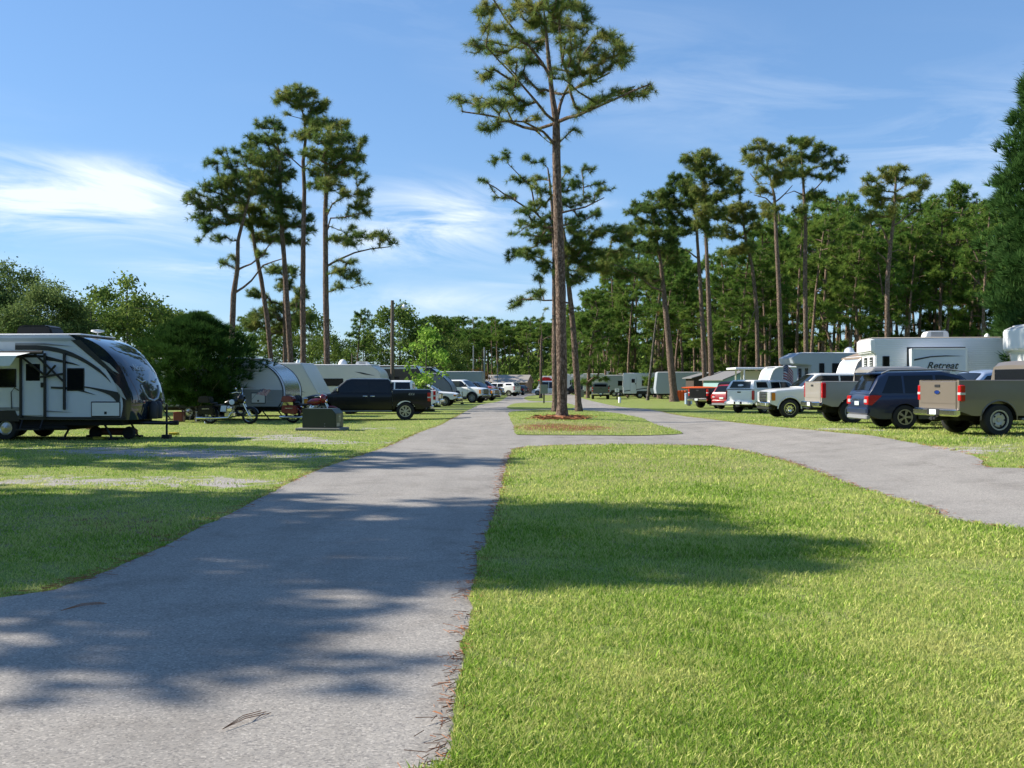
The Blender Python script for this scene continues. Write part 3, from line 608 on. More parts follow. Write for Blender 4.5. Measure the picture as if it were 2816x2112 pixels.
traced_pine('slim pine close behind the tallest pine with sparse upswept candle tufts on its upper left', 60, 1280, 400, .482,
    [(515, 1508, 22), (512, 1200, 19), (510, 900, 16), (508, 600, 13), (500, 400, 10), (480, 200, 6), (470, 130, 4)],
    [(150, 85, 35, 30), (235, 60, 40, 25), (350, 80, 40, 20), (420, 95, 40, 20), (105, 205, 35, 25), (200, 300, 60, 18), (270, 280, 20, 25), (290, 200, 60, 25), (390, 200, 50, 30), (430, 260, 60, 35), (585, 150, 25, 35), (700, 140, 45, 25), (640, 210, 45, 35), (760, 230, 40, 25), (800, 260, 50, 22), (700, 300, 70, 22),
     (330, 380, 60, 25), (400, 350, 70, 35), (590, 330, 80, 45), (760, 390, 50, 25), (680, 400, 60, 22), (620, 440, 50, 30), (380, 450, 90, 35), (260, 510, 40, 12), (400, 510, 80, 35), (470, 430, 60, 50), (560, 240, 60, 40), (480, 520, 60, 40)],
    limbs=[([(500, 500, 0), (400, 400, -.8), (280, 340, -1.2), (120, 240, -1.5)], .08), ([(400, 400, -.8), (370, 240, -1), (240, 130, -1.2)], .06), ([(560, 420, 0), (680, 340, .6), (800, 280, 1)], .07)],
    dens=20, nn=30, nl=.36, nw=.022, seed=6)
traced_pine('dark leaning pine right behind the tallest pine with low spreading boughs', 61, 1280, 400, .482,
    [(648, 1508, 20), (630, 1250, 18), (615, 1050, 16), (595, 850, 14), (578, 700, 11), (570, 560, 8), (560, 470, 5)],
    [(450, 560, 60, 35), (280, 620, 50, 30), (250, 650, 25, 15), (380, 620, 80, 35), (450, 700, 50, 50), (420, 760, 40, 25), (410, 850, 50, 25), (300, 890, 50, 22), (265, 920, 25, 18), (650, 480, 60, 45), (660, 560, 90, 50), (760, 500, 90, 35), (850, 480, 80, 25), (900, 530, 70, 35), (640, 640, 90, 50),
     (730, 620, 100, 35), (850, 620, 90, 35), (700, 710, 100, 45), (560, 600, 70, 50), (800, 700, 60, 40), (640, 760, 60, 40), (540, 700, 50, 40), (930, 620, 60, 30)],
    limbs=[([(505, 890, 0), (400, 880, -.5), (290, 890, -1)], .06), ([(570, 620, 0), (700, 590, .8), (900, 600, 1.2)], .08), ([(520, 700, 0), (400, 640, -.5), (290, 620, -1)], .06)],
    dens=20, nn=34, nl=.38, nw=.024, seed=7, extra=3)
# the cluster on the left
LG = (480, 200, .5424)
PP = dict(dens=24, nn=18, nl=.42, nw=.029, extra=3)
traced_pine('left pine of the tall cluster, trunk forked with a bare side limb', 70, *LG,
    [(275, 1640, 17), (300, 1120, 14), (318, 1000, 11), (322, 850, 9), (355, 720, 8), (380, 620, 6), (400, 560, 4)],
    [(235, 405, 35, 22), (300, 400, 25, 22), (180, 460, 40, 25), (280, 470, 45, 30), (90, 620, 45, 28), (60, 650, 20, 30), (180, 580, 55, 32), (250, 560, 60, 40), (150, 680, 60, 40), (230, 660, 65, 45), (320, 620, 55, 50), (200, 760, 60, 30), (290, 740, 50, 40), (160, 800, 35, 22), (125, 850, 20, 18), (220, 840, 50, 18),
     (250, 965, 35, 18), (300, 940, 25, 16), (350, 530, 60, 40), (400, 590, 45, 40), (120, 740, 50, 25), (280, 540, 50, 30)],
    limbs=[([(318, 1130, 0), (380, 1050, .5), (430, 970, 1), (540, 930, 1.2)], .09), ([(322, 1020, 0), (400, 975, -.6), (460, 930, -.8), (520, 860, -1)], .08)], seed=11, **PP)
traced_pine('leaning dark pine second from the left in the tall cluster', 73, *LG,
    [(512, 1600, 13), (470, 1250, 12), (440, 1050, 11), (410, 900, 9), (390, 770, 8), (368, 680, 5)],
    [(440, 750, 50, 40), (480, 840, 55, 40), (420, 690, 55, 40), (430, 920, 40, 22), (500, 780, 55, 40), (380, 760, 50, 40), (560, 840, 40, 30), (350, 690, 50, 40), (420, 840, 40, 30)], seed=12, **PP)
traced_pine('bushy crowned pine in the middle of the tall cluster', 72, *LG,
    [(605, 1640, 17), (572, 1200, 14), (556, 950, 12), (545, 800, 11), (540, 650, 9), (530, 400, 6), (505, 280, 4)],
    [(435, 265, 40, 25), (500, 250, 50, 22), (540, 285, 25, 20), (420, 340, 55, 32), (500, 340, 65, 35), (380, 370, 40, 35), (380, 440, 55, 45), (460, 440, 70, 50), (540, 430, 60, 45), (400, 520, 60, 35), (480, 540, 70, 50), (560, 520, 55, 50), (480, 640, 70, 45), (560, 640, 60, 50), (620, 680, 50, 40),
     (600, 760, 60, 40), (690, 740, 25, 35), (680, 800, 35, 32), (570, 850, 50, 32), (450, 590, 60, 40), (520, 720, 50, 40), (640, 860, 40, 20)], seed=13, **PP)
traced_pine('tallest pine of the left cluster with its small high crown above the rest', 68, *LG,
    [(655, 1640, 16), (650, 1200, 14), (652, 900, 12), (658, 600, 10), (652, 450, 9), (665, 330, 7), (658, 230, 5), (640, 170, 3)],
    [(525, 140, 35, 28), (565, 110, 45, 35), (610, 110, 55, 38), (680, 110, 50, 35), (640, 160, 60, 30), (775, 145, 25, 24), (760, 175, 25, 22), (720, 190, 45, 35), (580, 212, 28, 9), (690, 240, 45, 30), (620, 75, 35, 14)],
    limbs=[([(648, 475, 0), (600, 440, -.5), (528, 400, -1)], .06), ([(650, 480, 0), (700, 430, .3), (760, 400, .8)], .05)], seed=14, **PP)
traced_pine('rightmost pine of the tall cluster with long drooping boughs reaching right', 66, *LG,
    [(778, 1640, 17), (768, 1200, 15), (765, 900, 13), (765, 700, 12), (770, 550, 9), (762, 400, 6), (780, 290, 4)],
    [(740, 250, 50, 38), (820, 270, 55, 35), (870, 260, 25, 22), (780, 330, 85, 50), (870, 350, 70, 42), (950, 355, 28, 30), (900, 420, 60, 42), (800, 420, 80, 50), (700, 420, 60, 42), (640, 320, 50, 32), (700, 300, 50, 35), (720, 500, 60, 32), (820, 500, 70, 40), (900, 500, 55, 32), (945, 530, 28, 28),
     (720, 570, 60, 30), (800, 570, 60, 40), (950, 620, 50, 25), (940, 670, 55, 30), (980, 720, 35, 20), (930, 730, 30, 15), (900, 790, 25, 18), (840, 840, 55, 22), (890, 860, 55, 22), (960, 825, 60, 24), (1050, 830, 60, 25), (1105, 860, 25, 20), (900, 960, 35, 18), (830, 1010, 38, 28), (890, 1020, 55, 30),
     (850, 1080, 35, 18), (930, 1060, 30, 16), (975, 1070, 16, 9), (860, 610, 40, 20), (990, 600, 18, 15), (940, 445, 30, 30)],
    limbs=[([(772, 980, 0), (830, 940, .5), (900, 910, .8), (980, 880, 1), (1080, 870, 1.2)], .08), ([(770, 820, 0), (800, 745, -.4), (880, 740, -.8), (960, 720, -1)], .06), ([(770, 800, 0), (790, 780, 0), (850, 800, .6), (880, 840, .8)], .04),
           ([(770, 740, 0), (810, 670, -.6), (880, 640, -.9), (950, 630, -1)], .06)], seed=15, **PP)
traced_pine('shorter pine seen low between the trunks of the left cluster', 84, *LG,
    [(562, 1600, 12), (558, 1200, 10), (560, 1000, 6), (560, 960, 3)],
    [(490, 1000, 45, 32), (590, 1010, 55, 35), (395, 1120, 38, 26), (440, 1130, 40, 18), (560, 1080, 50, 42), (640, 1120, 45, 35), (620, 1180, 40, 30), (690, 1240, 28, 22), (640, 1230, 40, 35), (600, 1260, 60, 35), (440, 1240, 60, 45), (500, 1200, 60, 45), (390, 1280, 50, 40), (520, 1300, 60, 50)], seed=16, **PP)
# the nearer pines on the right
RG = (1700, 350, .4522); QP = dict(dens=18, nn=18, nl=.46, nw=.042, bm_=BARK, extra=3)
traced_pine('rough barked pine on the right lawn with broad low crown and long left bough', 96, *RG,
    [(342, 1665, 26), (312, 1350, 20), (288, 1100, 16), (266, 900, 12), (255, 800, 9), (230, 650, 6), (200, 480, 3)],
    [(200, 420, 45, 30), (130, 480, 55, 35), (80, 520, 45, 30), (190, 500, 75, 45), (250, 570, 75, 45), (120, 600, 70, 45), (50, 650, 55, 45), (200, 650, 85, 45), (300, 640, 75, 45), (340, 690, 55, 28), (200, 730, 85, 40), (280, 760, 80, 32), (100, 720, 70, 35), (150, 870, 75, 35), (30, 900, 60, 45), (200, 930, 75, 40), (-40, 870, 70, 40), (-80, 800, 60, 35), (330, 820, 60, 40)],
    limbs=[([(270, 1010, 0), (200, 980, -.8), (100, 900, -1.5), (-80, 830, -2)], .11), ([(262, 850, 0), (330, 760, .8), (380, 770, 1)], .08)], seed=21, **QP)
traced_pine('pine leaning left beside the twin trunks with crown half hidden', 93, *RG,
    [(532, 1640, 16), (512, 1200, 13), (496, 900, 11), (482, 700, 9), (475, 560, 6), (440, 430, 3)],
    [(350, 315, 45, 35), (320, 340, 25, 22), (400, 370, 65, 50), (290, 400, 55, 45), (310, 480, 65, 55), (400, 480, 70, 50), (350, 560, 75, 45), (440, 600, 55, 45), (380, 640, 60, 32), (260, 440, 40, 35), (430, 320, 40, 40), (460, 440, 60, 50)],
    limbs=[([(490, 800, 0), (430, 770, -.8), (360, 740, -1.2)], .09)], seed=22, **QP)
traced_pine('right one of the twin straight pines behind the black pickup', 90, *RG,
    [(572, 1640, 18), (552, 1100, 14), (538, 750, 11), (522, 400, 7), (515, 290, 4), (525, 200, 3)],
    [(430, 190, 50, 35), (400, 210, 25, 25), (500, 170, 55, 35), (580, 195, 50, 25), (540, 145, 25, 20), (470, 240, 75, 35), (600, 270, 60, 40), (680, 270, 35, 35), (640, 320, 50, 30), (500, 380, 65, 45), (560, 440, 70, 45), (640, 410, 60, 35), (520, 520, 70, 50), (600, 520, 60, 45), (500, 590, 60, 35), (580, 640, 60, 35), (520, 300, 60, 40), (600, 350, 40, 30)], seed=23, **QP)
traced_pine('bent pine with curved trunk between the taller right pines', 97, *RG,
    [(852, 1600, 14), (842, 1100, 12), (815, 850, 10), (770, 650, 7), (760, 560, 5), (740, 440, 3)],
    [(700, 330, 60, 35), (740, 280, 35, 20), (720, 395, 60, 25), (690, 500, 65, 40), (780, 490, 60, 35), (640, 620, 60, 30), (740, 560, 75, 40), (830, 600, 45, 32), (680, 660, 60, 30), (830, 540, 50, 30), (640, 540, 50, 30), (770, 740, 60, 35), (700, 760, 60, 35)],
    limbs=[([(840, 1110, 0), (800, 1170, -.6), (770, 1270, -1), (745, 1280, -1.3)], .05), ([(960, 1060, 1), (900, 1050, .5), (840, 1070, 0)], .03)], seed=24, **QP)
traced_pine('tall clean trunked pine with open flat topped crown above the flag', 85, *RG,
    [(1000, 1600, 17), (978, 1000, 14), (958, 600, 11), (950, 420, 8), (930, 330, 5), (900, 200, 3)],
    [(850, 85, 40, 22), (800, 135, 45, 28), (900, 115, 45, 25), (950, 165, 50, 32), (820, 200, 65, 40), (1000, 145, 45, 32), (1030, 215, 55, 40), (880, 270, 60, 35), (980, 280, 65, 40), (950, 340, 70, 25), (860, 390, 45, 22), (900, 480, 60, 30), (980, 490, 50, 22), (900, 540, 45, 30), (780, 180, 25, 20), (1060, 290, 40, 35)],
    limbs=[([(950, 480, 0), (880, 440, -1), (800, 430, -1.5)], .07), ([(955, 450, 0), (1020, 400, .8), (1080, 340, 1.2)], .08), ([(945, 430, 0), (870, 340, 1), (830, 260, 1.5)], .07)], seed=25, **QP)
traced_pine('tall pine right of the flag with wide upswept fan of branches', 88, *RG,
    [(1146, 1500, 16), (1136, 900, 13), (1140, 600, 11), (1128, 380, 8), (1122, 260, 5), (1110, 130, 3)],
    [(1060, 85, 38, 28), (1110, 100, 50, 35), (1165, 85, 45, 28), (1220, 130, 45, 35), (1090, 200, 65, 45), (1190, 190, 55, 35), (1300, 150, 35, 30), (1350, 205, 40, 28), (1350, 260, 35, 25), (1270, 235, 40, 30), (1290, 310, 45, 22), (1120, 270, 60, 35), (1150, 430, 65, 30), (1200, 415, 55, 35), (1110, 500, 55, 32), (1220, 300, 40, 20), (1050, 290, 40, 30)],
    limbs=[([(1140, 470, 0), (1190, 380, .5), (1260, 320, .9), (1340, 240, 1.2)], .08), ([(1130, 400, 0), (1050, 400, -1), (980, 430, -1.5)], .06)], seed=26, **QP)
traced_pine('gnarled pale pine with stubby broken limbs and tufted umbrella crown', 84, 2300, 100, .5124,
    [(268, 1700, 13), (274, 1300, 12), (290, 1130, 10), (308, 980, 8), (318, 800, 6), (318, 730, 3)],
    [(248, 715, 26, 20), (340, 710, 45, 26), (180, 770, 38, 30), (200, 830, 55, 40), (280, 760, 55, 35), (370, 770, 40, 25), (430, 780, 45, 25), (475, 805, 30, 35), (430, 860, 38, 24), (220, 900, 55, 40), (170, 970, 50, 35), (290, 930, 45, 32), (330, 880, 35, 24), (160, 830, 30, 35), (480, 755, 20, 15)],
    limbs=[([(272, 1240, 0), (245, 1190, -.5), (200, 1165, -.8)], .10), ([(290, 1130, 0), (250, 1070, -.5), (205, 1020, -1)], .10), ([(308, 1030, 0), (370, 980, .5), (450, 920, 1), (500, 915, 1.2)], .08), ([(290, 1180, 0), (340, 1140, .6), (390, 1145, 1)], .05)], seed=27, **QP)
# twin pines by the far roads and the two bare leaning poles of trunks
traced_pine('slender pine with broken grey top standing left of the far islands', 118, 1280, 400, .482,
    [(430, 1432, 9), (432, 1150, 7), (436, 1080, 5)], [(430, 1000, 15, 10), (455, 930, 25, 15), (470, 950, 20, 15)],
    limbs=[([(434, 1115, 0), (460, 1098, -.4), (505, 1086, -.9)], .07)], seed=28, dens=5, nn=14, nl=.4, nw=.05)
traced_pine('thin dead leaning trunk propped by the white trailer', 104, 1280, 400, .482,
    [(1038, 1448, 9), (1060, 1250, 7), (1078, 1080, 6), (1092, 960, 4)], [(1096, 955, 12, 8)], seed=29, dens=4, nn=6, nl=.3, nw=.04, bm_=BARK_G, lm=BRUSH)
for i, (x, y, w) in enumerate([(1330, 1091, 7.5), (1362, 1091, 4.5), (1228, 1088, 4), (1590, 1085, 4), (1650, 1083, 5.5), (1688, 1093, 6), (1716, 1096, 7.5), (1733, 1094, 4), (1887, 1109, 6), (1896, 1109, 7), (1486, 1080, 4), (1468, 1076, 3.5)]):
    pass

def generic_pine(seed, H=20, crown=.5, rad=3.2, n=34, lean=0, tipd=5.5, link=False, nn=28, nl=.6, nw=.07, flat=.35, nt=8):
    rng = np.random.default_rng(seed); root = thing('pine_tree', 'x', 'tree')
    if not link: COL.objects.unlink(root)
    bx, by = rng.normal(0, .35, 2); tr = []
    for t in (0, .04, .3, .6, .85, 1): tr.append((Vector((bx * t * t * 3 + lean * t, by * t * 3 * t, H * t)), (.27 if t == 0 else .21 * (1 - .75 * t) + .015)))
    cl = []
    for k in range(n):
        t = 1 - crown * rng.random() ** 1.15; prof = math.sin(min(1, (1 - t) / crown * 1.25 + .28) * math.pi * .62); a = rng.random() * 6.28; rr = rad * prof * (.35 + .65 * rng.random())
        s = .6 + .6 * rng.random(); cl.append(((bx * t * t * 3 + rr * math.cos(a), by * t * t * 3 + rr * math.sin(a), H * t - .3 + .15 * rr), (s, s, s * .55)))
    tips = clump_tips(cl, tipd, rng)
    A = build_tree(root, tr, tips, nn=nn, nl=nl, nw=nw, extra=1, nt=nt, nb=4, seed=seed, bm_=BARK_F, lm=NEEDLE_D, link=False, rtip=.02, step=.9)
    return root
def place_copy(proto, x, y, sc, rz, label, group, cat='tree', zs=1):
    r = proto.copy(); COL.objects.link(r); r.location = (x, y, terr(x, y) - .05); r.rotation_euler = (0, 0, rz); r.scale = (sc, sc, sc * zs); tagset(r, label, cat, group)
    for ch in (proto['kids'] if 'kids' in proto else []): pass
    for ch in PROTO_KIDS[proto.name]:
        c = ch.copy(); COL.objects.link(c); c.parent = r
    return r
PROTO_KIDS = {}
def proto(root, kids): PROTO_KIDS[root.name] = kids; return root
def mkp(seed, **k):
    root = thing('pine_tree', 'x', 'tree'); nm = root.name; COL.objects.unlink(root); before = set(bpy.data.objects)
    bpy.data.objects.remove(root); r = generic_pine(seed, **k); kids = [o for o in bpy.data.objects if o.parent == r]; PROTO_KIDS[r.name] = kids; return r
pines = [mkp(100 + i, H=20, crown=c, rad=rd, n=n) for i, (c, rd, n) in enumerate([(.45, 3.0, 30), (.55, 3.3, 38), (.6, 3.0, 40), (.42, 3.6, 32), (.7, 3.2, 46), (.5, 2.6, 28)])]
tallp = [mkp(120 + i, H=20, crown=.34, rad=2.4, n=16, nl=.75, nw=.10, nn=24) for i in range(3)]
rng = random.Random(5)
def topy(px):                           # skyline of the pine wood as the photograph has it
    K = [(1500, 850), (1600, 800), (1700, 700), (1760, 640), (1850, 690), (1950, 700), (2050, 640), (2200, 560), (2300, 520), (2360, 560), (2450, 560), (2560, 530), (2640, 520), (2760, 560), (3200, 540)]
    if px <= K[0][0]: return K[0][1]
    for a, b in zip(K, K[1:]):
        if px <= b[0]: return a[1] + (b[1] - a[1]) * (px - a[0]) / (b[0] - a[0])
    return K[-1][1]
nf = 0
for row, (D0, n) in enumerate([(103, 15), (112, 20), (122, 24), (134, 27), (148, 27), (164, 26)]):
    for k in range(n):
        px = 1560 + (k + rng.random() * .8 + .1) / n * 1500
        if row == 0 and px < 1930: continue
        if row == 1 and px < 1800: continue
        D = D0 * (1 + rng.uniform(-.04, .04)) + max(0, (1900 - px) * .06); ty = topy(px) + rng.uniform(0, 110) + (30 if row == 0 else 0); H = (CY - ty) / F * D + EYE; p = rng.choice(pines)
        sc = H / 20; w = min(1.25, max(.85, sc)); r = place_copy(p, (px - CX) / F * D, D, w, rng.uniform(0, 6.28), 'pine with bare trunk and green crown in the wood behind the right plots', 'pines of the wood behind the right plots', zs=sc / w); nf += 1
young = [mkp(140 + i, H=10, crown=.82, rad=2.2, n=34, nl=.5, nw=.07, nn=26) for i in range(3)]
for k in range(30):
    px = 1560 + (k + rng.random()) / 30 * 1400; D = rng.uniform(103, 160) + max(0, (1900 - px) * .06); H = rng.uniform(6, 11)
    if D < 116 and px < 1930: D += 16
    place_copy(rng.choice(young), (px - CX) / F * D, D, H / 10, rng.uniform(0, 6.28), 'younger low crowned pine filling the gaps of the right hand wood', 'young pines inside the right hand wood')
for k in range(66):                      # far belt across the middle
    px = 1150 + (k + rng.random()) / 66 * 560; D = rng.uniform(205, 265); ty = 880 + rng.uniform(-12, 40) - (max(0, px - 1480) * .35); H = (CY - ty) / F * D + EYE
    sc = H / 20; w = .8 if rng.random() < .6 else .95; place_copy(rng.choice(tallp), (px - CX) / F * D, D, w, rng.uniform(0, 6.28), 'distant straight pine in the belt closing the far end of the roads', 'distant pines at the end of the roads', zs=sc / w)
for k in range(26):
    px = 1130 + (k + rng.random()) / 26 * 400; D = rng.uniform(150, 200) if px < 1290 else rng.uniform(228, 250); H = (CY - rng.uniform(866, 905)) / F * D + EYE; w = min(1, H / 20 * 1.25)
    place_copy(rng.choice(pines), (px - CX) / F * D, D, w, rng.uniform(0, 6.28), 'full crowned pine in the dark treeline above the left row of trucks', 'pines of the treeline above the left row', zs=H / 20 / w)
for px, D, ty in [(515, 118, 862), (560, 125, 858), (470, 130, 880), (620, 112, 900), (700, 120, 880), (740, 125, 905), (790, 118, 845), (655, 108, 868), (860, 130, 905), (420, 126, 900), (980, 122, 856), (1010, 128, 870), (1050, 150, 870), (1150, 160, 880), (1185, 150, 905), (1215, 165, 885)]:
    H = (CY - ty) / F * D + EYE; place_copy(rng.choice(pines), (px - CX) / F * D, D, H / 20 * 1.1, rng.uniform(0, 6.28), 'round topped pine on the skyline behind the left plots', 'pines on the skyline behind the left plots', zs=.92)

def leafy(name, seed, H, rad, n, lm, leaf=.12, per=26, spread=.35, bm_=BARK_G, trunk_r=.14, base=.15, shape='round', tipd=4, elong=1):
    r0 = thing(name, 'x', 'tree'); COL.objects.unlink(r0); rng_ = np.random.default_rng(seed); cl = []
    for k in range(n):
        t = base + (1 - base) * rng_.random(); prof = math.sqrt(max(.02, 1 - (2 * (t - base) / (1 - base) - 1) ** 2)) if shape == 'round' else (1 - (t - base) / (1 - base)) ** .7 + .08
        a = rng_.random() * 6.28; rr = rad * prof * (.45 + .55 * rng_.random() ** .5); s = rad * .22 * (.7 + .7 * rng_.random()); cl.append(((rr * math.cos(a), rr * math.sin(a), H * t * .97), (s, s, s * .8)))
    tips = clump_tips(cl, tipd / rad ** 1.2 * 2.5, rng_); tr = [(Vector((0, 0, H * t)), trunk_r * (1 - .85 * t)) for t in (0, .3, .6, .95)]
    kids = build_tree(r0, tr, tips, leaf='leaf', nn=per, nl=leaf, spread=(spread, spread, spread * .75), extra=1, nt=8, nb=4, seed=seed, bm_=bm_, lm=lm, link=False, rtip=.012, step=.7); PROTO_KIDS[r0.name] = list(kids); return r0
oaks = [leafy('broadleaf_tree', 200 + i, 8, 3.0, 40, LEAF, .15, 26, .36) for i in range(3)]
for px, D, H, rd, lab in [(300, 78, 8.6, 1, 'broad bushy green tree behind the roof antenna of the big trailer'), (250, 70, 7.6, 1, 'lighter green bushy tree beside the feathery trees'), (350, 74, 9.6, .9, 'pointed dark tree rising behind the front cap of the big trailer'), (425, 82, 8.4, 1, 'low dark broadleaf tree left of the cedar bush'), (470, 90, 8.2, 1.1, 'rounded tree behind the top of the cedar bush'),
                        (900, 88, 6.4, .9, 'bright green broadleaf tree between the cluster and the skyline gap'), (850, 95, 8.6, .8, 'pale green broadleaf tree right of the pine cluster trunks'), (1100, 120, 11.0, 1, 'tall leafy tree behind the wooden utility pole'), (1165, 118, 8.5, 1, 'leafy tree right of the wooden utility pole'), (1210, 130, 7.5, 1.1, 'low leafy tree above the dark trailers'),
                        (1260, 150, 8, 1.2, 'low spreading tree left of the far light poles'), (950, 125, 6, 1.2, 'low scrubby tree behind the white motorhome'), (1000, 130, 7.5, 1.1, 'dark leafy tree behind the satellite dome'), (740, 92, 6.8, 1, 'yellow green leafy tree between the cluster trunks'), (620, 95, 6.5, 1.2, 'leafy tree above the curved trailer roof'), (560, 92, 7.5, 1, 'leafy tree right of the leftmost cluster trunk')]:
    place_copy(rng.choice(oaks), (px - CX) / F * D, D, H / 8 * rd, rng.uniform(0, 6.28), lab, None, zs=1 / rd)
wil = [leafy('feathery_tree', 220 + i, 9, 2.6, 60, WILLOW, .10, 46, .36, shape='round', base=.03, tipd=6) for i in range(2)]
for px, D, H, rd, lab in [(25, 60, 9.0, .95, 'tall feathery tree at the left edge of the photo'), (110, 57, 7.6, 1.1, 'feathery grey green tree second from the left edge'), (185, 58, 6.2, 1.1, 'dark shaded feathery tree above the trailer roof'), (-60, 58, 8.2, 1.1, 'feathery tree cut by the left edge of the photo'), (250, 59, 4.6, 1.1, 'low dark feathery shrub behind the roof antenna'), (60, 55, 6.2, 1.2, 'feathery tree behind the black roof air conditioner')]:
    place_copy(rng.choice(wil), (px - CX) / F * D, D, H / 9 * rd, rng.uniform(0, 6.28), lab, None, zs=1 / rd)
# undergrowth of the woods, one uncountable mass per wood
def scrub(name, label, spots, m, seed, size=1.4, leaf=.16, per=240):
    rg = np.random.default_rng(seed); C = []
    for x, y, s in spots:
        n = int(per * s); q = rg.normal(0, 1, (n, 3)); q /= np.linalg.norm(q, axis=1)[:, None]; q *= rg.random((n, 1)) ** .3; q[:, 2] = np.abs(q[:, 2]) * .9
        C.append(np.array([x, y, .05]) + q * np.array([size * s * 1.3, size * s * 1.3, size * s]))
    V, T = leaves(np.concatenate(C), 3, (.12, .12, .1), leaf, rg); return tagset(tris_obj(name, V, T, m), label, 'undergrowth', kind='stuff')
sp = []
for k in range(150):
    px = rng.uniform(1500, 3100); D = rng.uniform(116, 175) if px > 1930 else rng.uniform(188, 215); sp.append(((px - CX) / F * D, D, rng.uniform(.7, 2.0)))
for k in range(95):
    px = rng.uniform(1500, 3100); D = rng.uniform(165, 182) if px > 1800 else rng.uniform(190, 215); sp.append(((px - CX) / F * D, D, rng.uniform(3.2, 6.0)))
scrub('undergrowth', 'dense green undergrowth between the trunks of the right hand wood', sp, LEAF, 31, 1.5, .34, 230)
sp = []
for k in range(90):
    px = rng.uniform(1080, 1600); D = rng.uniform(235, 290); sp.append(((px - CX) / F * D, D, rng.uniform(1.2, 3.6)))
for k in range(50):
    px = rng.uniform(1050, 1650); D = rng.uniform(290, 325); sp.append(((px - CX) / F * D, D, rng.uniform(3.5, 6.2)))
for k in range(70):
    px = rng.uniform(-300, 1150); D = rng.uniform(95, 140); sp.append(((px - CX) / F * D, D, rng.uniform(.9, 1.8)))
scrub('distant_undergrowth', 'dark scrub closing the far end of the park and the left plots', sp, LEAF, 32, 1.9, .4, 150)

sp = []
for k in range(60):
    px = 1500 + k * 27 + rng.uniform(-15, 15); D = rng.uniform(180, 196) + max(0, 1800 - px) * .12; sp.append(((px - CX) / F * D, D, rng.uniform(5.5, 9)))
scrub('wood_depth', 'dark mass of foliage deep inside the right hand wood', sp, LEAF, 34, 1.45, .55, 120)
sp = [(rng.uniform(-90, 90), rng.uniform(-60, -45), rng.uniform(4.5, 9.5)) for k in range(80)] + [(rng.choice((-1, 1)) * rng.uniform(60, 75), rng.uniform(-45, 10), rng.uniform(2, 5)) for k in range(30)]  # unseen foliage added so that glass and paint reflect dark instead of sky
scrub('added_woods_behind', 'unseen tree belt behind the viewer, added for its dark reflection in the windows and paint', sp, LEAF, 33, 1.9, 1.3, 60)

# cedar bush between the trailers and the tall cypress at the right edge
def conical(name, label, loc, H, rad, base, n, m, seed, nl, nw, per, prof, bm_=BARK_G, tr=.12, ragged=.16):
    rg = np.random.default_rng(seed); root = thing(name, label, 'tree' if H > 6 else 'bush', loc, 0)
    mb = MB(); mb.tube([(0, 0, 0), (.03, .02, H * .3), (0, 0, H * .9)], [tr, tr * .8, .02], 8); mb.build('trunk', bm_, root, smooth=60)
    t = rg.random(n); a = rg.random(n) * 2 * np.pi; lob = 1 + ragged * np.sin(a * 5 + t * 17) + ragged * .8 * np.sin(t * 43 + a * 3) + ragged * .6 * rg.normal(0, 1, n)
    R0 = rad * np.array([prof(v) for v in t]) * lob; rr = R0 * (1 - .45 * rg.random(n) ** 2.2); z = base + (H - base) * t
    C = np.stack([rr * np.cos(a), rr * np.sin(a), z], 1); D_ = np.stack([np.cos(a) * .9, np.sin(a) * .9, np.full(n, .55) + .7 * t], 1); D_ /= np.linalg.norm(D_, axis=1)[:, None]
    V, T = needles(C, D_, per, nl, nw, spread=.55, rng=rg); tris_obj('crown', V, T, m, root)
    # boughs inside
    mb = MB()
    for k in range(60):
        q = C[rg.integers(0, n)]; mb.tube([(0, 0, max(.2, q[2] - .5 * math.hypot(q[0], q[1]))), tuple(q * np.array([.95, .95, 1]))], [.025, .008], 4)
    mb.build('boughs', bm_, root); return root
cx_, cy_ = (543 - CX) / F * 45.5, 45.5
conical('cedar_bush', 'dark round cedar bush between the big trailer and the motorcycles', (cx_, cy_, 0), 4.75, 2.0, .7, 3500, CEDAR, 41, .42, .035, 15, lambda t: (.42 + .58 * min(1, t / .42)) * (1 if t < .55 else max(.04, 1 - ((t - .55) / .47) ** 1.8)), tr=.13, ragged=.34)
conical('cypress_tree', 'tall dark green cypress cut by the right edge of the photo', (22.9, 42, .2), 16.4, 2.25, .5, 5600, CYPR, 42, .55, .055, 20, lambda t: min(1, (max(.02, 1.02 - t) / .45)) ** .75 * (.82 + .18 * abs(math.sin(t * 38))), tr=.25, ragged=.15)
# shade trees just outside the frame on the left, whose shadows cross the road
def shade_tree(x, y, H, seed, rad, label, crown=.5, n=46, sc=1):
    p = mkp(seed, H=H, crown=crown, rad=rad, n=n, nn=32, nl=.36, nw=.05, tipd=8, link=False); r = place_copy(p, x, y, sc, 0, label, 'shade pines left of the road'); return r
kx = math.cos(SUN_EL) / math.sin(SUN_EL)
def shade_for(sx, sy, z):       # tree foot whose point at height z throws its shadow on (sx, sy)
    return sx + SUN_AZ[0] * kx * z, sy + SUN_AZ[1] * kx * z
x, y = shade_for(.5, 12.3, 12.6); shade_tree(x, y, 13.5, 301, 3.2, 'full crowned pine out to the left throwing shade over the near road', .52, 84)
x, y = shade_for(-1.5, 9.6, 11.2); shade_tree(x, y, 12.4, 307, 3.3, 'dense pine out to the left whose shade reaches the island lawn', .5, 95)
x, y = shade_for(-6.3, 10.8, 9.5); shade_tree(x, y, 11.5, 302, 3.2, 'second pine out to the left shading the near verge', .55, 46)
x, y = shade_for(-3.6, 7.7, 10.2); shade_tree(x, y, 10.6, 305, 1.6, 'smaller pine out to the left with thin boughs', .4, 16)
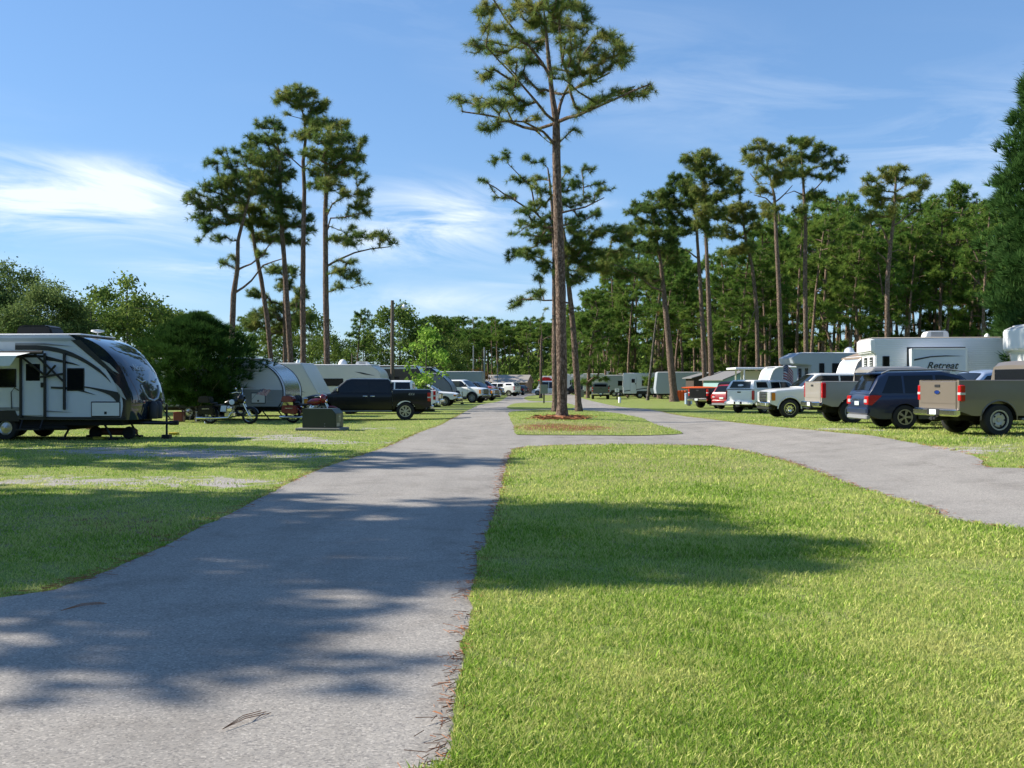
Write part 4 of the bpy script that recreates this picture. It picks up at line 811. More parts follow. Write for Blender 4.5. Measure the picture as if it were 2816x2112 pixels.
x, y = shade_for(-3.4, 22.0, 13); shade_tree(x, y, 15.5, 303, 2.7, 'pine out to the left whose shade crosses the road before the junction', .5, 40)
x, y = shade_for(-10, 25.5, 9); shade_tree(x, y, 13, 304, 3.2, 'pine out to the left shading the gravel pull in', .55, 44)
x, y = shade_for(-15, 20.5, 7); shade_tree(x, y, 10, 306, 3.0, 'low pine out to the left beside the big trailer', .6, 40)
x, y = shade_for(-16, 23.5, 9); shade_tree(x, y, 12, 308, 3.2, 'broad pine out to the left darkening the grass before the big trailer', .6, 50)
x, y = shade_for(-6.5, 12.8, 8); shade_tree(x, y, 11, 309, 2.8, 'bushy pine out to the left shading the verge grass', .6, 50)

# ---------------------------------------------------------------- vehicles
def interp(K, x):
    if x <= K[0][0]: return K[0][1]
    for a, b in zip(K, K[1:]):
        if x <= b[0]: return a[1] + (b[1] - a[1]) * (x - a[0]) / max(1e-6, b[0] - a[0])
    return K[-1][1]
class Veh:
    """x forward, z up, origin on the ground under the middle."""
    def __init__(s, name, label, cat, px, D, hd, group=None, sc=1.0, anchor=None):
        X = (px - CX) / F * D; h = R(hd)
        if anchor is not None: X -= anchor * math.cos(h) * sc; D -= anchor * math.sin(h) * sc
        s.t = thing(name, label, cat, (X, D, terr(X, D) + .005), h, group, sc)
    def lower(s, L, W, top, sill, wheels, R_w, paint_, r=.09, bulge=.05, x0=None, x1=None, name='body', bedcut=None, taper=.07, arch=1.18, front_under=.35):
        x0 = -L / 2 if x0 is None else x0; x1 = L / 2 if x1 is None else x1; s.W = W; s.L = L
        Ra = R_w * arch; xs = set(np.linspace(x0, x1, 26)); 
        for c in wheels:
            for k in range(13):
                v = c + Ra * math.cos(math.pi * k / 12)
                if x0 < v < x1: xs.add(v)
            for v in (c - Ra - .004, c + Ra + .004):
                if x0 < v < x1: xs.add(v)
        for k in top:
            if x0 < k[0] < x1: xs.add(k[0])
        xs = sorted(xs)
        def zb(x):
            z = sill + max(0, abs(x) - (L / 2 - front_under)) * .35
            for c in wheels:
                if abs(x - c) < Ra: z = max(z, R_w + math.sqrt(Ra * Ra - (x - c) ** 2) * .98)
            return z
        def hw(x, z):
            u = abs(x) / (L / 2); zt = interp(top, x); q = (z - sill) / max(.2, zt - sill)
            return W / 2 * (1 - taper * u ** 7 - .02 * u * u) * (1 - bulge * (q - .45) ** 2 * 1.6)
        s.hw = hw; s.top = top; s.zb = zb
        secs = []
        for x in xs:
            a = zb(x); b = interp(top, x); rr = min(r, (b - a) * .4); pts = []
            for k in range(6): z = a + (b - rr - a) * k / 5; pts.append((hw(x, z), z))
            w = pts[-1][0]
            if bedcut: pts += [(w, b - rr * .3), (w - .02, b), (w - .09, b), (w - .10, bedcut), (w * .5, bedcut), (0, bedcut)]
            else: pts += [(w - rr * .13, b - rr * .5), (w - rr * .5, b - rr * .13), (w - rr, b), (w * .66, b + .018), (w * .33, b + .03), (0, b + .034)]
            ring = [(x, y, z) for y, z in pts] + [(x, -y, z) for y, z in pts[-2::-1]]; secs.append(ring)
        mb = MB(); n = len(secs[0]); mb.v = [p for q in secs for p in q]
        for i in range(len(secs) - 1):
            for k in range(n): l = (k + 1) % n; mb.f.append([i * n + k, (i + 1) * n + k, (i + 1) * n + l, i * n + l]); mb.m.append(1 if k == n - 1 else (2 if bedcut and 9 <= k <= 12 else 0))
        for o in (0, (len(secs) - 1) * n): 
            for k in range(n // 2): mb.f.append([o + k, o + k + 1, o + n - 2 - k, o + n - 1 - k] if k < n // 2 - 1 else [o + k, o + k + 1, o + n - 1 - k]); mb.m.append(0)
        return mb.build(name, [paint_, UNDER, BLACK], s.t, smooth=38)
    def cabin(s, roofl, belt, wb, wr, paint_, name='cab', r=.10):
        """roofl: outline [(x,z)...] rear to front; wb, wr: widths at belt and roof"""
        zr = max(z for x, z in roofl); x0, x1 = roofl[0][0], roofl[-1][0]; xs = sorted(set(list(np.linspace(x0, x1, 30)) + [k[0] for k in roofl]))
        def chw(x, z): t = max(0, (z - belt) / (zr - belt)); u = (x - (x0 + x1) / 2) / ((x1 - x0) / 2); return (wb + (wr - wb) * t ** 1.15) / 2 * (1 - .05 * abs(u) ** 4)
        s.chw = chw; s.roofl = roofl; s.belt = belt; s.zr = zr; secs = []
        for x in xs:
            a = belt - .06; b = max(interp(roofl, x), a + .03); rr = min(r, (b - a) * .45); pts = [(chw(x, a + (b - rr - a) * k / 4), a + (b - rr - a) * k / 4) for k in range(5)]
            w = pts[-1][0]; pts += [(w - rr * .12, b - rr * .48), (w - rr * .48, b - rr * .12), (w - rr, b), (w * .6, b + .02), (0, b + .035)]
            secs.append([(x, y, z) for y, z in pts] + [(x, -y, z) for y, z in pts[-2::-1]])
        mb = MB(); n = len(secs[0]); mb.v = [p for q in secs for p in q]
        for i in range(len(secs) - 1):
            for k in range(n): l = (k + 1) % n; mb.f.append([i * n + k, (i + 1) * n + k, (i + 1) * n + l, i * n + l]); mb.m.append(0)
        for o in (0, (len(secs) - 1) * n):
            for k in range(n // 2): mb.f.append([o + k, o + k + 1, o + n - 2 - k, o + n - 1 - k] if k < n // 2 - 1 else [o + k, o + k + 1, o + n - 1 - k]); mb.m.append(0)
        return mb.build(name, paint_, s.t, smooth=38)
    def side_win(s, xa, xb, rake_a=0, rake_b=0, m=None, name='side_window', sides=(1, -1), z0=None, drop=.09, prt=None, ztop=None, label=None):
        """window between xa and xb on the belt; rake = how far the upper corner moves"""
        m = m or GLASS; z0 = z0 if z0 is not None else s.belt + .02
        for sd in sides:
            lo = []; hi = []; n = 7
            for k in range(n):
                t = k / (n - 1); xl = xa + (xb - xa) * t; xh = (xa + rake_a) + (xb + rake_b - xa - rake_a) * t
                zt = min(interp(s.roofl, xh) - drop, (ztop or s.zr - drop)); zt = max(zt, z0 + .02); lo.append((xl, z0)); hi.append((xh, zt))
            mb = MB(); V = []
            rows = [[(l[0] + (h[0] - l[0]) * q, l[1] + (h[1] - l[1]) * q) for l, h in zip(lo, hi)] for q in (0, .5, 1)]
            for rw in rows: V += [(x, sd * (s.chw(x, z) + .005), z) for x, z in rw]
            for i in range(2):
                for k in range(n - 1): a = i * n + k; mb.f.append([a, a + 1, a + n + 1, a + n]); mb.m.append(0)
            mb.v = V; o = mb.build(name, m, prt or s.t, smooth=60)
            if label: o['label'] = label
    def screen(s, xa, xb, m=None, name='windscreen', inset=.10, off=.012):
        m = m or GLASS; mb = MB(); n = 6; 
        for k in range(n):
            x = xa + (xb - xa) * k / (n - 1); z = interp(s.roofl, x); w = s.chw(x, min(z, s.zr)) - inset - (.03 if z > s.zr - .1 else 0)
            dx = off if xb > xa else -off
            for j in range(5): y = w * (j / 2 - 1); mb.v.append((x + dx, y, z + .02 + .02 * (1 - (j / 2 - 1) ** 2)))
        for i in range(n - 1):
            for j in range(4): a = i * 5 + j; mb.f.append([a, a + 1, a + 6, a + 5]); mb.m.append(0)
        return mb.build(name, m, s.t, smooth=60)
    def wheels(s, xs, R_, w=.24, y=None, style='spoke', n=6, col=None, flare=None):
        y = y or s.W / 2 - w / 2 - .02; col = col or ALLOY
        for x in xs:
            for sd in (1, -1):
                mb = MB(); mb.lathe([(R_ * .62, -w / 2), (R_ * .93, -w / 2), (R_, -w * .36), (R_, w * .36), (R_ * .93, w / 2), (R_ * .62, w / 2), (R_ * .6, w * .3), (R_ * .6, -w * .3), (R_ * .62, -w / 2)], n=28)
                wh = mb.build('wheel', RUBBER, s.t, smooth=50, loc=(x, sd * y, R_)); rim = MB(); o = sd * w / 2
                rim.lathe([(R_ * .635, o * .98), (R_ * .58, o * .96), (R_ * .56, o * .5), (R_ * .5, o * .3), (0.001, o * .3)], n=24, mi=1)
                rim.lathe([(R_ * .64, o * .9), (R_ * .64, o * 1.03), (R_ * .56, o * 1.02), (R_ * .55, o * .8)], n=24)
                rim.lathe([(R_ * .15, o * .4), (R_ * .14, o * .95), (.001, o * .98)], n=12)
                if style == 'disc':
                    rim.lathe([(R_ * .5, o * .55), (R_ * .42, o * .85), (R_ * .2, o * .9), (.001, o * .6)], n=24)
                    for k in range(n): a = 2 * math.pi * k / n; rim.lathe([(R_ * .075, o * .86), (.001, o * .9)], c=(R_ * .36 * math.cos(a), 0, R_ * .36 * math.sin(a)), n=8, mi=1)
                else:
                    for k in range(n):
                        for da in ((-.13, .13) if style == 'twin' else (0,)):
                            a = 2 * math.pi * k / n + da; ca, sa = math.cos(a), math.sin(a); wd = R_ * (.045 if style == 'twin' else .085)
                            p = [(R_ * .1 * ca - wd * sa * .8, R_ * .1 * sa + wd * ca * .8), (R_ * .1 * ca + wd * sa * .8, R_ * .1 * sa - wd * ca * .8), (R_ * .58 * ca + wd * sa, R_ * .58 * sa - wd * ca), (R_ * .58 * ca - wd * sa, R_ * .58 * sa + wd * ca)]
                            rim.slab(p, o * .72, o * .93)
                rim.build('rim', [col, BLACK], wh, smooth=40)
            if flare:
                for sd in (1, -1):
                    mb = MB(); Ra = R_ * flare[0]; pts = []
                    for k in range(15):
                        a = math.pi * k / 14; X = x + Ra * math.cos(a); Z = R_ + Ra * .98 * math.sin(a); pts.append((X, sd * (s.hw(X, Z) + .002), Z))
                    mb.tube(pts, flare[1], 6); mb.build('wheel_arch_trim', flare[2], s.t, smooth=60)
    def b(s, name, m, *boxes, c=.02, parent=None, label=None, sm=40):
        mb = MB()
        for bx in boxes: mb.box(*bx, c=c)
        o = mb.build(name, m, parent or s.t, smooth=sm)
        if label: o['label'] = label
        return o
    def gaps(s, xs, z0, z1, cab=False):
        mb = MB()
        for x in xs:
            for sd in (1, -1):
                for k in range(5):
                    za = z0 + (z1 - z0) * k / 5; zc = z0 + (z1 - z0) * (k + 1) / 5; f = s.hw; ya, yc = f(x, za) + .0015, f(x, zc) + .0015
                    mb.add([(x - .006, sd * ya, za), (x + .006, sd * ya, za), (x + .006, sd * yc, zc), (x - .006, sd * yc, zc)], [[0, 1, 2, 3]])
        mb.build('door_gap', BLACK, s.t)
    def handles(s, xs, z, m):
        for x in xs:
            for sd in (1, -1):
                y = sd * s.hw(x, z); mb = MB(); mb.box(x - .11, x + .11, min(y, y + sd * .03), max(y, y + sd * .03), z - .02, z + .025, c=.01); mb.build('door_handle', m, s.t, smooth=50)
    def mirrors(s, x, z, m, size=(.10, .13, .2), yo=None):
        for sd in (1, -1):
            y = sd * (yo or s.chw(x, s.belt + .05)); mb = MB(); a, c = sorted((y + sd * .06, y + sd * (.08 + size[1] * 1.3))); mb.box(x - size[0] / 2, x + size[0] / 2, a, c, z, z + size[2], c=.03)
            a, c = sorted((y - sd * .02, y + sd * .1)); mb.box(x - .02, x + .02, a, c, z + .03, z + .08); mb.build('mirror', m, s.t, smooth=45)

def pickup(label, px, D, hd, col, L=5.8, anchor=None, wb=3.8, hood=1.18, belt=1.28, rail=1.40, roof=1.93, W=2.0, Rw=.40, cabx=(-1.12, 1.58), tail='chev', rim='disc', rimn=6, front='chrome', cover=None, tonneau=False, two_tone=None, flare=None, sc=1, open_doors=False, name='pickup_truck', group='pickup trucks parked on the plots', rear_bumper=None, windows=None, lift=0, badge=None, crew=True, side_text=None, mirror_m=None, rails=None, glass=None, rimc=None, cat='pickup truck', plate=True, extra=None):
    v = Veh(name, label, cat, px, D, hd, group, sc, anchor); P_ = col; h = L / 2; G_ = glass or GLASS
    fa = h - .93; ra = fa - wb; sill = .50 + lift; cx0, cx1 = cabx; z = lift
    v.lower(L, W, [(-h, rail + z), (cx0 - .07, rail + z), (cx0 - .03, belt + z), (cx1 - .15, belt + .0 + z), (cx1 + .25, hood + .04 + z), (h - .35, hood - .03 + z), (h - .05, hood - .12 + z), (h, hood - .2 + z)], sill, [fa, ra], Rw, P_, x0=cx0 - .04, name='body', arch=1.2)
    hw1 = v.hw
    v.lower(L, W, [(-h, rail + z), (cx0 - .07, rail + z), (h, rail + z)], sill + .02, [fa, ra], Rw, P_, x0=-h, x1=cx0 - .07, name='cargo_bed', bedcut=None if tonneau else .82 + z, r=.05, arch=1.2)
    v.cabin([(cx0, belt + z), (cx0 + .03, roof - .12 + z), (cx0 + .15, roof - .01 + z), (cx1 - .85, roof + z), (cx1 - .62, roof - .06 + z), (cx1 + .08, belt + .0 + z)], belt + z, W - .12, W - .46, P_)
    if windows: wl = windows
    elif crew: wl = [(cx0 + .12, cx0 + .98, .05, 0), (cx0 + 1.06, cx1 - .12, 0, -.58)]
    else: wl = [(cx0 + .12, cx0 + .6, .05, 0), (cx0 + .68, cx1 - .12, 0, -.58)]
    for a, b_, r1, r2 in wl: v.side_win(a, b_, r1, r2, m=G_)
    v.screen(cx1 - .60, cx1 + .04, m=G_)
    mb = MB(); zz = belt + z; mb.box(cx0 - .012, cx0 + .02, -.68, .68, zz + .08, roof + z - .2, c=.008); mb.build('rear_window', GLASS, v.t)
    v.wheels([fa, ra], Rw, .26, style=rim, n=rimn, flare=flare, col=rimc)
    v.gaps([cx0 + 1.02, cx1 - .06] + ([cx0 + .02] if crew else []), sill + .05, belt + z - .03); v.handles([cx0 + .86, cx0 + 1.2] if crew else [cx0 + .8], belt - .16 + z, mirror_m or BLACK)
    v.mirrors(cx1 - .22, belt + .06 + z, mirror_m or BLACK)
    # tail
    tz0, tz1 = sill + .12, rail - .03 + z
    tg = v.b('tailgate', P_, (-h - .03, -h + .03, -W / 2 + .20, W / 2 - .20, tz0, tz1), c=.02)
    v.b('handle', BLACK, (-h - .045, -h - .028, -.12, .12, tz1 - .16, tz1 - .09), c=.005, parent=tg)
    v.b('spoiler_crease', P_, (-h - .036, -h - .028, -W / 2 + .24, W / 2 - .24, tz0 + .2, tz0 + .22), c=.003, parent=tg)
    th = {'chev': .50, 'ford': .42, 'tall': .55}[tail]
    for sd in (1, -1):
        y0, y1 = sorted((sd * (W / 2 - .165), sd * (W / 2 - .033))); zt = tz1 - (.02 if tail != 'ford' else .10); mb = MB(); mb.box(-h - .012, -h + .14, y0, y1, zt - th, zt, 0, .02)
        tl = mb.build('tail_light', RED, v.t, smooth=40)
        if tail in ('ford', 'chev'): mb = MB(); mb.box(-h - .018, -h + .143, y0 - .003, y1 + .003, zt - th * .62, zt - th * .45, 0, .01); mb.build('reversing_lens', CLEARL, tl)
    bm_ = rear_bumper or CHROME; mb = MB(); mb.box(-h - .16, -h + .02, -W / 2 + .02, W / 2 - .02, sill + .0, sill + .2, c=.045); bp = mb.build('rear_bumper', bm_, v.t, smooth=40)
    if plate: v.b('plate_recess', BLACK, (-h - .168, -h - .15, -.28, .28, sill + .03, sill + .18), c=.004, parent=bp); v.b('licence_plate', PLATE, (-h - .175, -h - .168, -.15, .15, sill + .035, sill + .17), c=.002, parent=bp)
    v.b('hitch', DARKM, (-h - .22, -h + .5, -.05, .05, sill - .12, sill - .02), (-h - .2, -h - .12, -.14, .14, sill - .10, sill - .04), c=.01)
    mb = MB(); mb.box(-h + .3, h - .4, -.45, .45, .38, .60); mb.tube([(ra, -W / 2 + .2, Rw), (ra, W / 2 - .2, Rw)], .06, 8); mb.tube([(fa, -W / 2 + .2, Rw), (fa, W / 2 - .2, Rw)], .05, 8); mb.lathe([(.001, -.14), (.16, -.08), (.16, .08), (.001, .14)], c=(ra, 0, Rw), n=10); mb.build('chassis', UNDER, v.t)
    # nose
    fm = CHROME if front == 'chrome' else P_; gz0, gz1 = sill + .20, hood - .12 + z
    gr = v.b('grille', fm, (h - .03, h + .035, -.60, .60, gz0, gz1), c=.03)
    v.b('grille_mesh', BLACK, *[(h + .02, h + .039, -.52, .52, gz0 + .05 + k * (gz1 - gz0 - .08) / 3, gz0 + .05 + (k + .5) * (gz1 - gz0 - .08) / 3) for k in range(3)], c=.004, parent=gr)
    for sd in (1, -1):
        y0, y1 = sorted((sd * .62, sd * (W / 2 - .035))); mb = MB(); mb.box(h - .24, h + .012, y0, y1, gz0 + .04, gz1 + .0, 0, .03); hl = mb.build('headlight', CLEARL, v.t, smooth=40)
        ya, yb = sorted((sd * (W / 2 - .10), sd * (W / 2 - .030))); mb = MB(); mb.box(h - .25, h - .06, ya, yb, gz0 + .06, gz1 - .05, 0, .01); mb.build('indicator', AMBER, hl)
    mb = MB(); mb.box(h - .05, h + .13, -W / 2 + .03, W / 2 - .03, sill - .02, sill + .19, c=.05); fb = mb.build('front_bumper', fm if front != 'dark' else BLACK, v.t, smooth=40)
    for sd in (1, -1): mb = MB(); mb.lathe([(.07, h + .10), (.06, h + .135), (.001, h + .138)], axis='x', c=(0, sd * .72, sill + .08), n=12); mb.build('fog_lamp', CLEARL, fb)
    v.b('air_dam', BLACK, (h - .12, h + .06, -W / 2 + .1, W / 2 - .1, sill - .16, sill + .0), c=.03)
    v.b('running_board', BLACK if front == 'dark' else STEEL, (ra + .62, fa - .62, -W / 2 - .02, -W / 2 + .14, sill - .09, sill - .04), (ra + .62, fa - .62, W / 2 - .14, W / 2 + .02, sill - .09, sill - .04), c=.01)
    if two_tone: v.b('lower_trim', two_tone, (ra + .55, fa - .55, -v.W / 2 - .004, -v.W / 2 + .02, sill, sill + .2), (ra + .55, fa - .55, v.W / 2 - .02, v.W / 2 + .004, sill, sill + .2), c=.01)
    if cover:                      # camper shell over the bed
        ct = roof + .02 + z; mb = MB(); r0 = rail + z + .001
        prof = [(-h + .02, r0), (cx0 - .08, r0), (cx0 - .08, ct), (-h + .34, ct)]
        n = 9; secs = []
        for x in np.linspace(-h + .02, cx0 - .06, 14):
            zt = min(ct, r0 + .03 + (x + h - .02) * 1.75); pts = []
            for k in range(4): q = k / 3; zq = r0 + (zt - r0 - .04) * q; pts.append((W / 2 - .05 - .19 * (zq - r0) / (ct - r0), zq))
            w = pts[-1][0]; pts += [(w - .05, zt - .005), (w * .5, zt + .012), (0, zt + .02)]; secs.append([(x, y, q) for y, q in pts] + [(x, -y, q) for y, q in pts[-2::-1]])
        n = len(secs[0]); mb.v = [p for q in secs for p in q]
        for i in range(len(secs) - 1):
            for k in range(n): l = (k + 1) % n; mb.f.append([i * n + k, (i + 1) * n + k, (i + 1) * n + l, i * n + l]); mb.m.append(0)
        o = (len(secs) - 1) * n; mb.f.append([o + k for k in range(n)]); mb.m.append(0)
        cp = mb.build('camper_shell', cover, v.t, smooth=35)
        for sd in (1, -1):
            y = lambda q: sd * (W / 2 - .05 - .19 * (q - r0) / (ct - r0) + .004); za, zb_ = r0 + .1, ct - .11; mb = MB(); xa, xb = -h + .42, cx0 - .28
            mb.add([(xa, y(za), za), (xb, y(za), za), (xb, y(zb_), zb_), (xa + .08, y(zb_), zb_)], [[0, 1, 2, 3]]); mb.build('shell_window', GLASS, cp)
        mb = MB(); xa = lambda q: -h + .02 + (q - r0 - .03) / 1.75 - .012; za, zb_ = r0 + .08, ct - .07
        mb.add([(xa(za), -.72, za), (xa(za), .72, za), (xa(zb_), .62, zb_), (xa(zb_), -.62, zb_)], [[0, 1, 2, 3]]); rw = mb.build('rear_hatch_glass', GLASS2, cp)
        mb = MB(); zc = (za + zb_) / 2 - .03; mb.v = [(xa(zc + .055 * math.sin(a)) - .004, .2 * math.cos(a), zc + .055 * math.sin(a)) for a in np.linspace(0, 6.28, 17)[:-1]]; mb.f = [list(range(16))]; mb.m = [0]; mb.build('oval_sticker', WHITE, rw)
    if badge:
        bc, by, bz, bs = badge; mb = MB(); mb.slab([(bs * math.cos(a) + by, bs * .42 * math.sin(a) + bz) for a in np.linspace(0, 6.28, 19)[:-1]], -h - .046, -h - .03, axis='x'); ob = mb.build('oval_badge', CHROME, tg, smooth=40)
        mb = MB(); mb.slab([(bs * .86 * math.cos(a) + by, bs * .34 * math.sin(a) + bz) for a in np.linspace(0, 6.28, 19)[:-1]], -h - .049, -h - .045, axis='x'); mb.build('badge_field', bc, ob)
    if side_text:
        st, sz, xx, zz2, mm = side_text
        for sd in (1, -1): text(st, sz, mm, v.t, (xx, sd * (v.hw(xx, zz2) + .006), zz2), (R(90), 0, R(180) if sd > 0 else 0), .25)
    return v

BLUE_BADGE = mat('badge blue', (.01, .03, .16), .2, coat=1)
tan = paint('arizona beige paint', (.20, .17, .135), .35)
black_p = mat('black paint', (.004, .004, .005), .3, coat=.25, spec=.3); white_p = paint('white paint', (.84, .84, .83)); silver_w = paint('pearl white paint', (.70, .70, .69), .1)
pewter = paint('pewter paint', (.36, .33, .29), .3); navy = paint('deep blue paint', (.006, .015, .048), .0); red_p = paint('red paint', (.28, .012, .015)); orange_p = paint('orange red paint', (.55, .07, .02))
green_p = paint('grey green paint', (.10, .115, .085), .3); slate_p = paint('dark slate paint', (.02, .028, .04)); maroon_p = paint('maroon paint', (.16, .012, .02)); grey_p = paint('mid grey paint', (.28, .29, .30), .3)
# right hand row, front to back
pickup('tan pickup truck with chrome bumper, nearest of the row, cut by the right edge', 2581, 26.3, 9, tan, anchor=-2.9, tail='ford', rim='disc', rimn=5, rail=1.44, W=2.02, Rw=.41, badge=(BLUE_BADGE, 0, 1.12, .13), mirror_m=BLACK, cabx=(-.8, 1.7), rimc=mat('satin wheel', (.42, .41, .40), .35, .6), flare=(1.24, .02, tan))
pickup('pewter pickup truck with dark wheels parked between the white diesel and the blue car', 2236, 36, 2, pewter, anchor=-2.9, tail='tall', rim='spoke', rimn=5, rail=1.42, W=2.0, Rw=.43, lift=.08, rimc=GREYP, side_text=None, crew=False)
sdv = pickup('pearl white heavy duty pickup with big chrome grille facing the road', 2100, 47.2, 183, silver_w, L=6.2, anchor=3.1, roof=2.02, belt=1.36, hood=1.30, rail=1.48, Rw=.44, W=2.05, wb=4.05, lift=.06, rim='disc', rimn=8, rimc=CHROME, flare=(1.25, .035, silver_w), cabx=(-1.25, 1.5), mirror_m=BLACK)
pickup('white pickup with white camper shell and smoked rear hatch', 2036, 57.5, 41, white_p, anchor=-2.8, cover=white_p, tail='tall', rail=1.38, roof=1.90, front='paint', rear_bumper=white_p, Rw=.38)
pickup('black pickup truck seen from behind at the shaded end of the right row', 1922, 70, 33, black_p, anchor=-2.8, rim='disc', roof=1.86, cabx=(-.2, 1.5), crew=False)
pickup('grey green pickup with its tail towards the road in the middle distance', 1652, 111, 86, green_p, anchor=-2.8, rim='disc', roof=1.86)
pickup('white older pickup behind the grey green one, nose to the road', 1618, 150, 205, white_p, anchor=2.5, roof=1.85, front='chrome', cabx=(-.3, 1.3), crew=False)
# left hand row
bt = pickup('black four door pickup with covered bed beside the green transformer box', 1012, 47.3, 185, black_p, tonneau=True, tail='ford', rim='twin', rimn=7, rail=1.42, mirror_m=CHROME, Rw=.42, side_text=('4X4', .17, -2.05, 1.16, STEEL), L=5.9)
pickup('white pickup half hidden behind the black four door pickup', 1062, 57, 180, white_p, rail=1.35, roof=1.88, cabx=(-1.6, .5), Rw=.38)
pickup('dark slate pickup behind the tail of the black four door pickup', 1213, 67, -3, slate_p, anchor=2.9, roof=1.86, crew=False, cabx=(-.4, 1.3), Rw=.39)
pickup('low white pickup with silver wheels parked nose to the road', 1262, 77, -8, white_p, L=5.1, anchor=2.55, hood=1.05, belt=1.12, rail=1.2, roof=1.62, wb=3.1, W=1.8, Rw=.36, crew=False, cabx=(-.6, 1.0))
wt = pickup('tall white crew cab pickup with two doors standing open', 1336, 90, -22, white_p, anchor=2.9, roof=1.98, belt=1.34, hood=1.28, rail=1.42, lift=.08, Rw=.46, glass=GLASS, rimc=GREYP, flare=(1.24, .03, grey_p))
pickup('dark blue pickup with chrome nose beyond the open doored truck', 1366, 101, -22, slate_p, anchor=2.9, roof=1.9, Rw=.40)
pickup('orange red pickup behind the dark blue pickup', 1364, 114, -18, orange_p, anchor=2.9, roof=1.98, lift=.12, hood=1.3)
pickup('white pickup with shell and dark side glass at the bend of the road', 1374, 138, 152, white_p, cover=white_p, roof=1.85, front='paint', L=5.6)
pickup('maroon pickup behind the orange red one', 1322, 128, -8, maroon_p, roof=1.95, lift=.1)
def open_door(v, x, ang, w, belt, bottom, roof):
    for sd in (-1,):
        mb = MB(); mb.box(-w, 0, -.03, .03, bottom, belt, c=.02); o = mb.build('open_door', white_p, v.t, smooth=40, loc=(x, sd * (v.W / 2 - .02), 0)); o.rotation_euler = (0, 0, R(ang))
        mb = MB(); mb.slab([(-w + .03, belt), (-.05, belt), (-.3, roof), (-w + .08, roof)], -.012, .012); mb.build('window', GLASS2, o)
        mb = MB(); mb.box(-w + .06, -.08, .03, .05, bottom + .08, belt - .04, c=.01); mb.build('door_lining', GREYP, o)
open_door(wt, .95, 62, 1.0, 1.42, .62, 1.95); open_door(wt, -.02, 62, .95, 1.42, .62, 1.95)

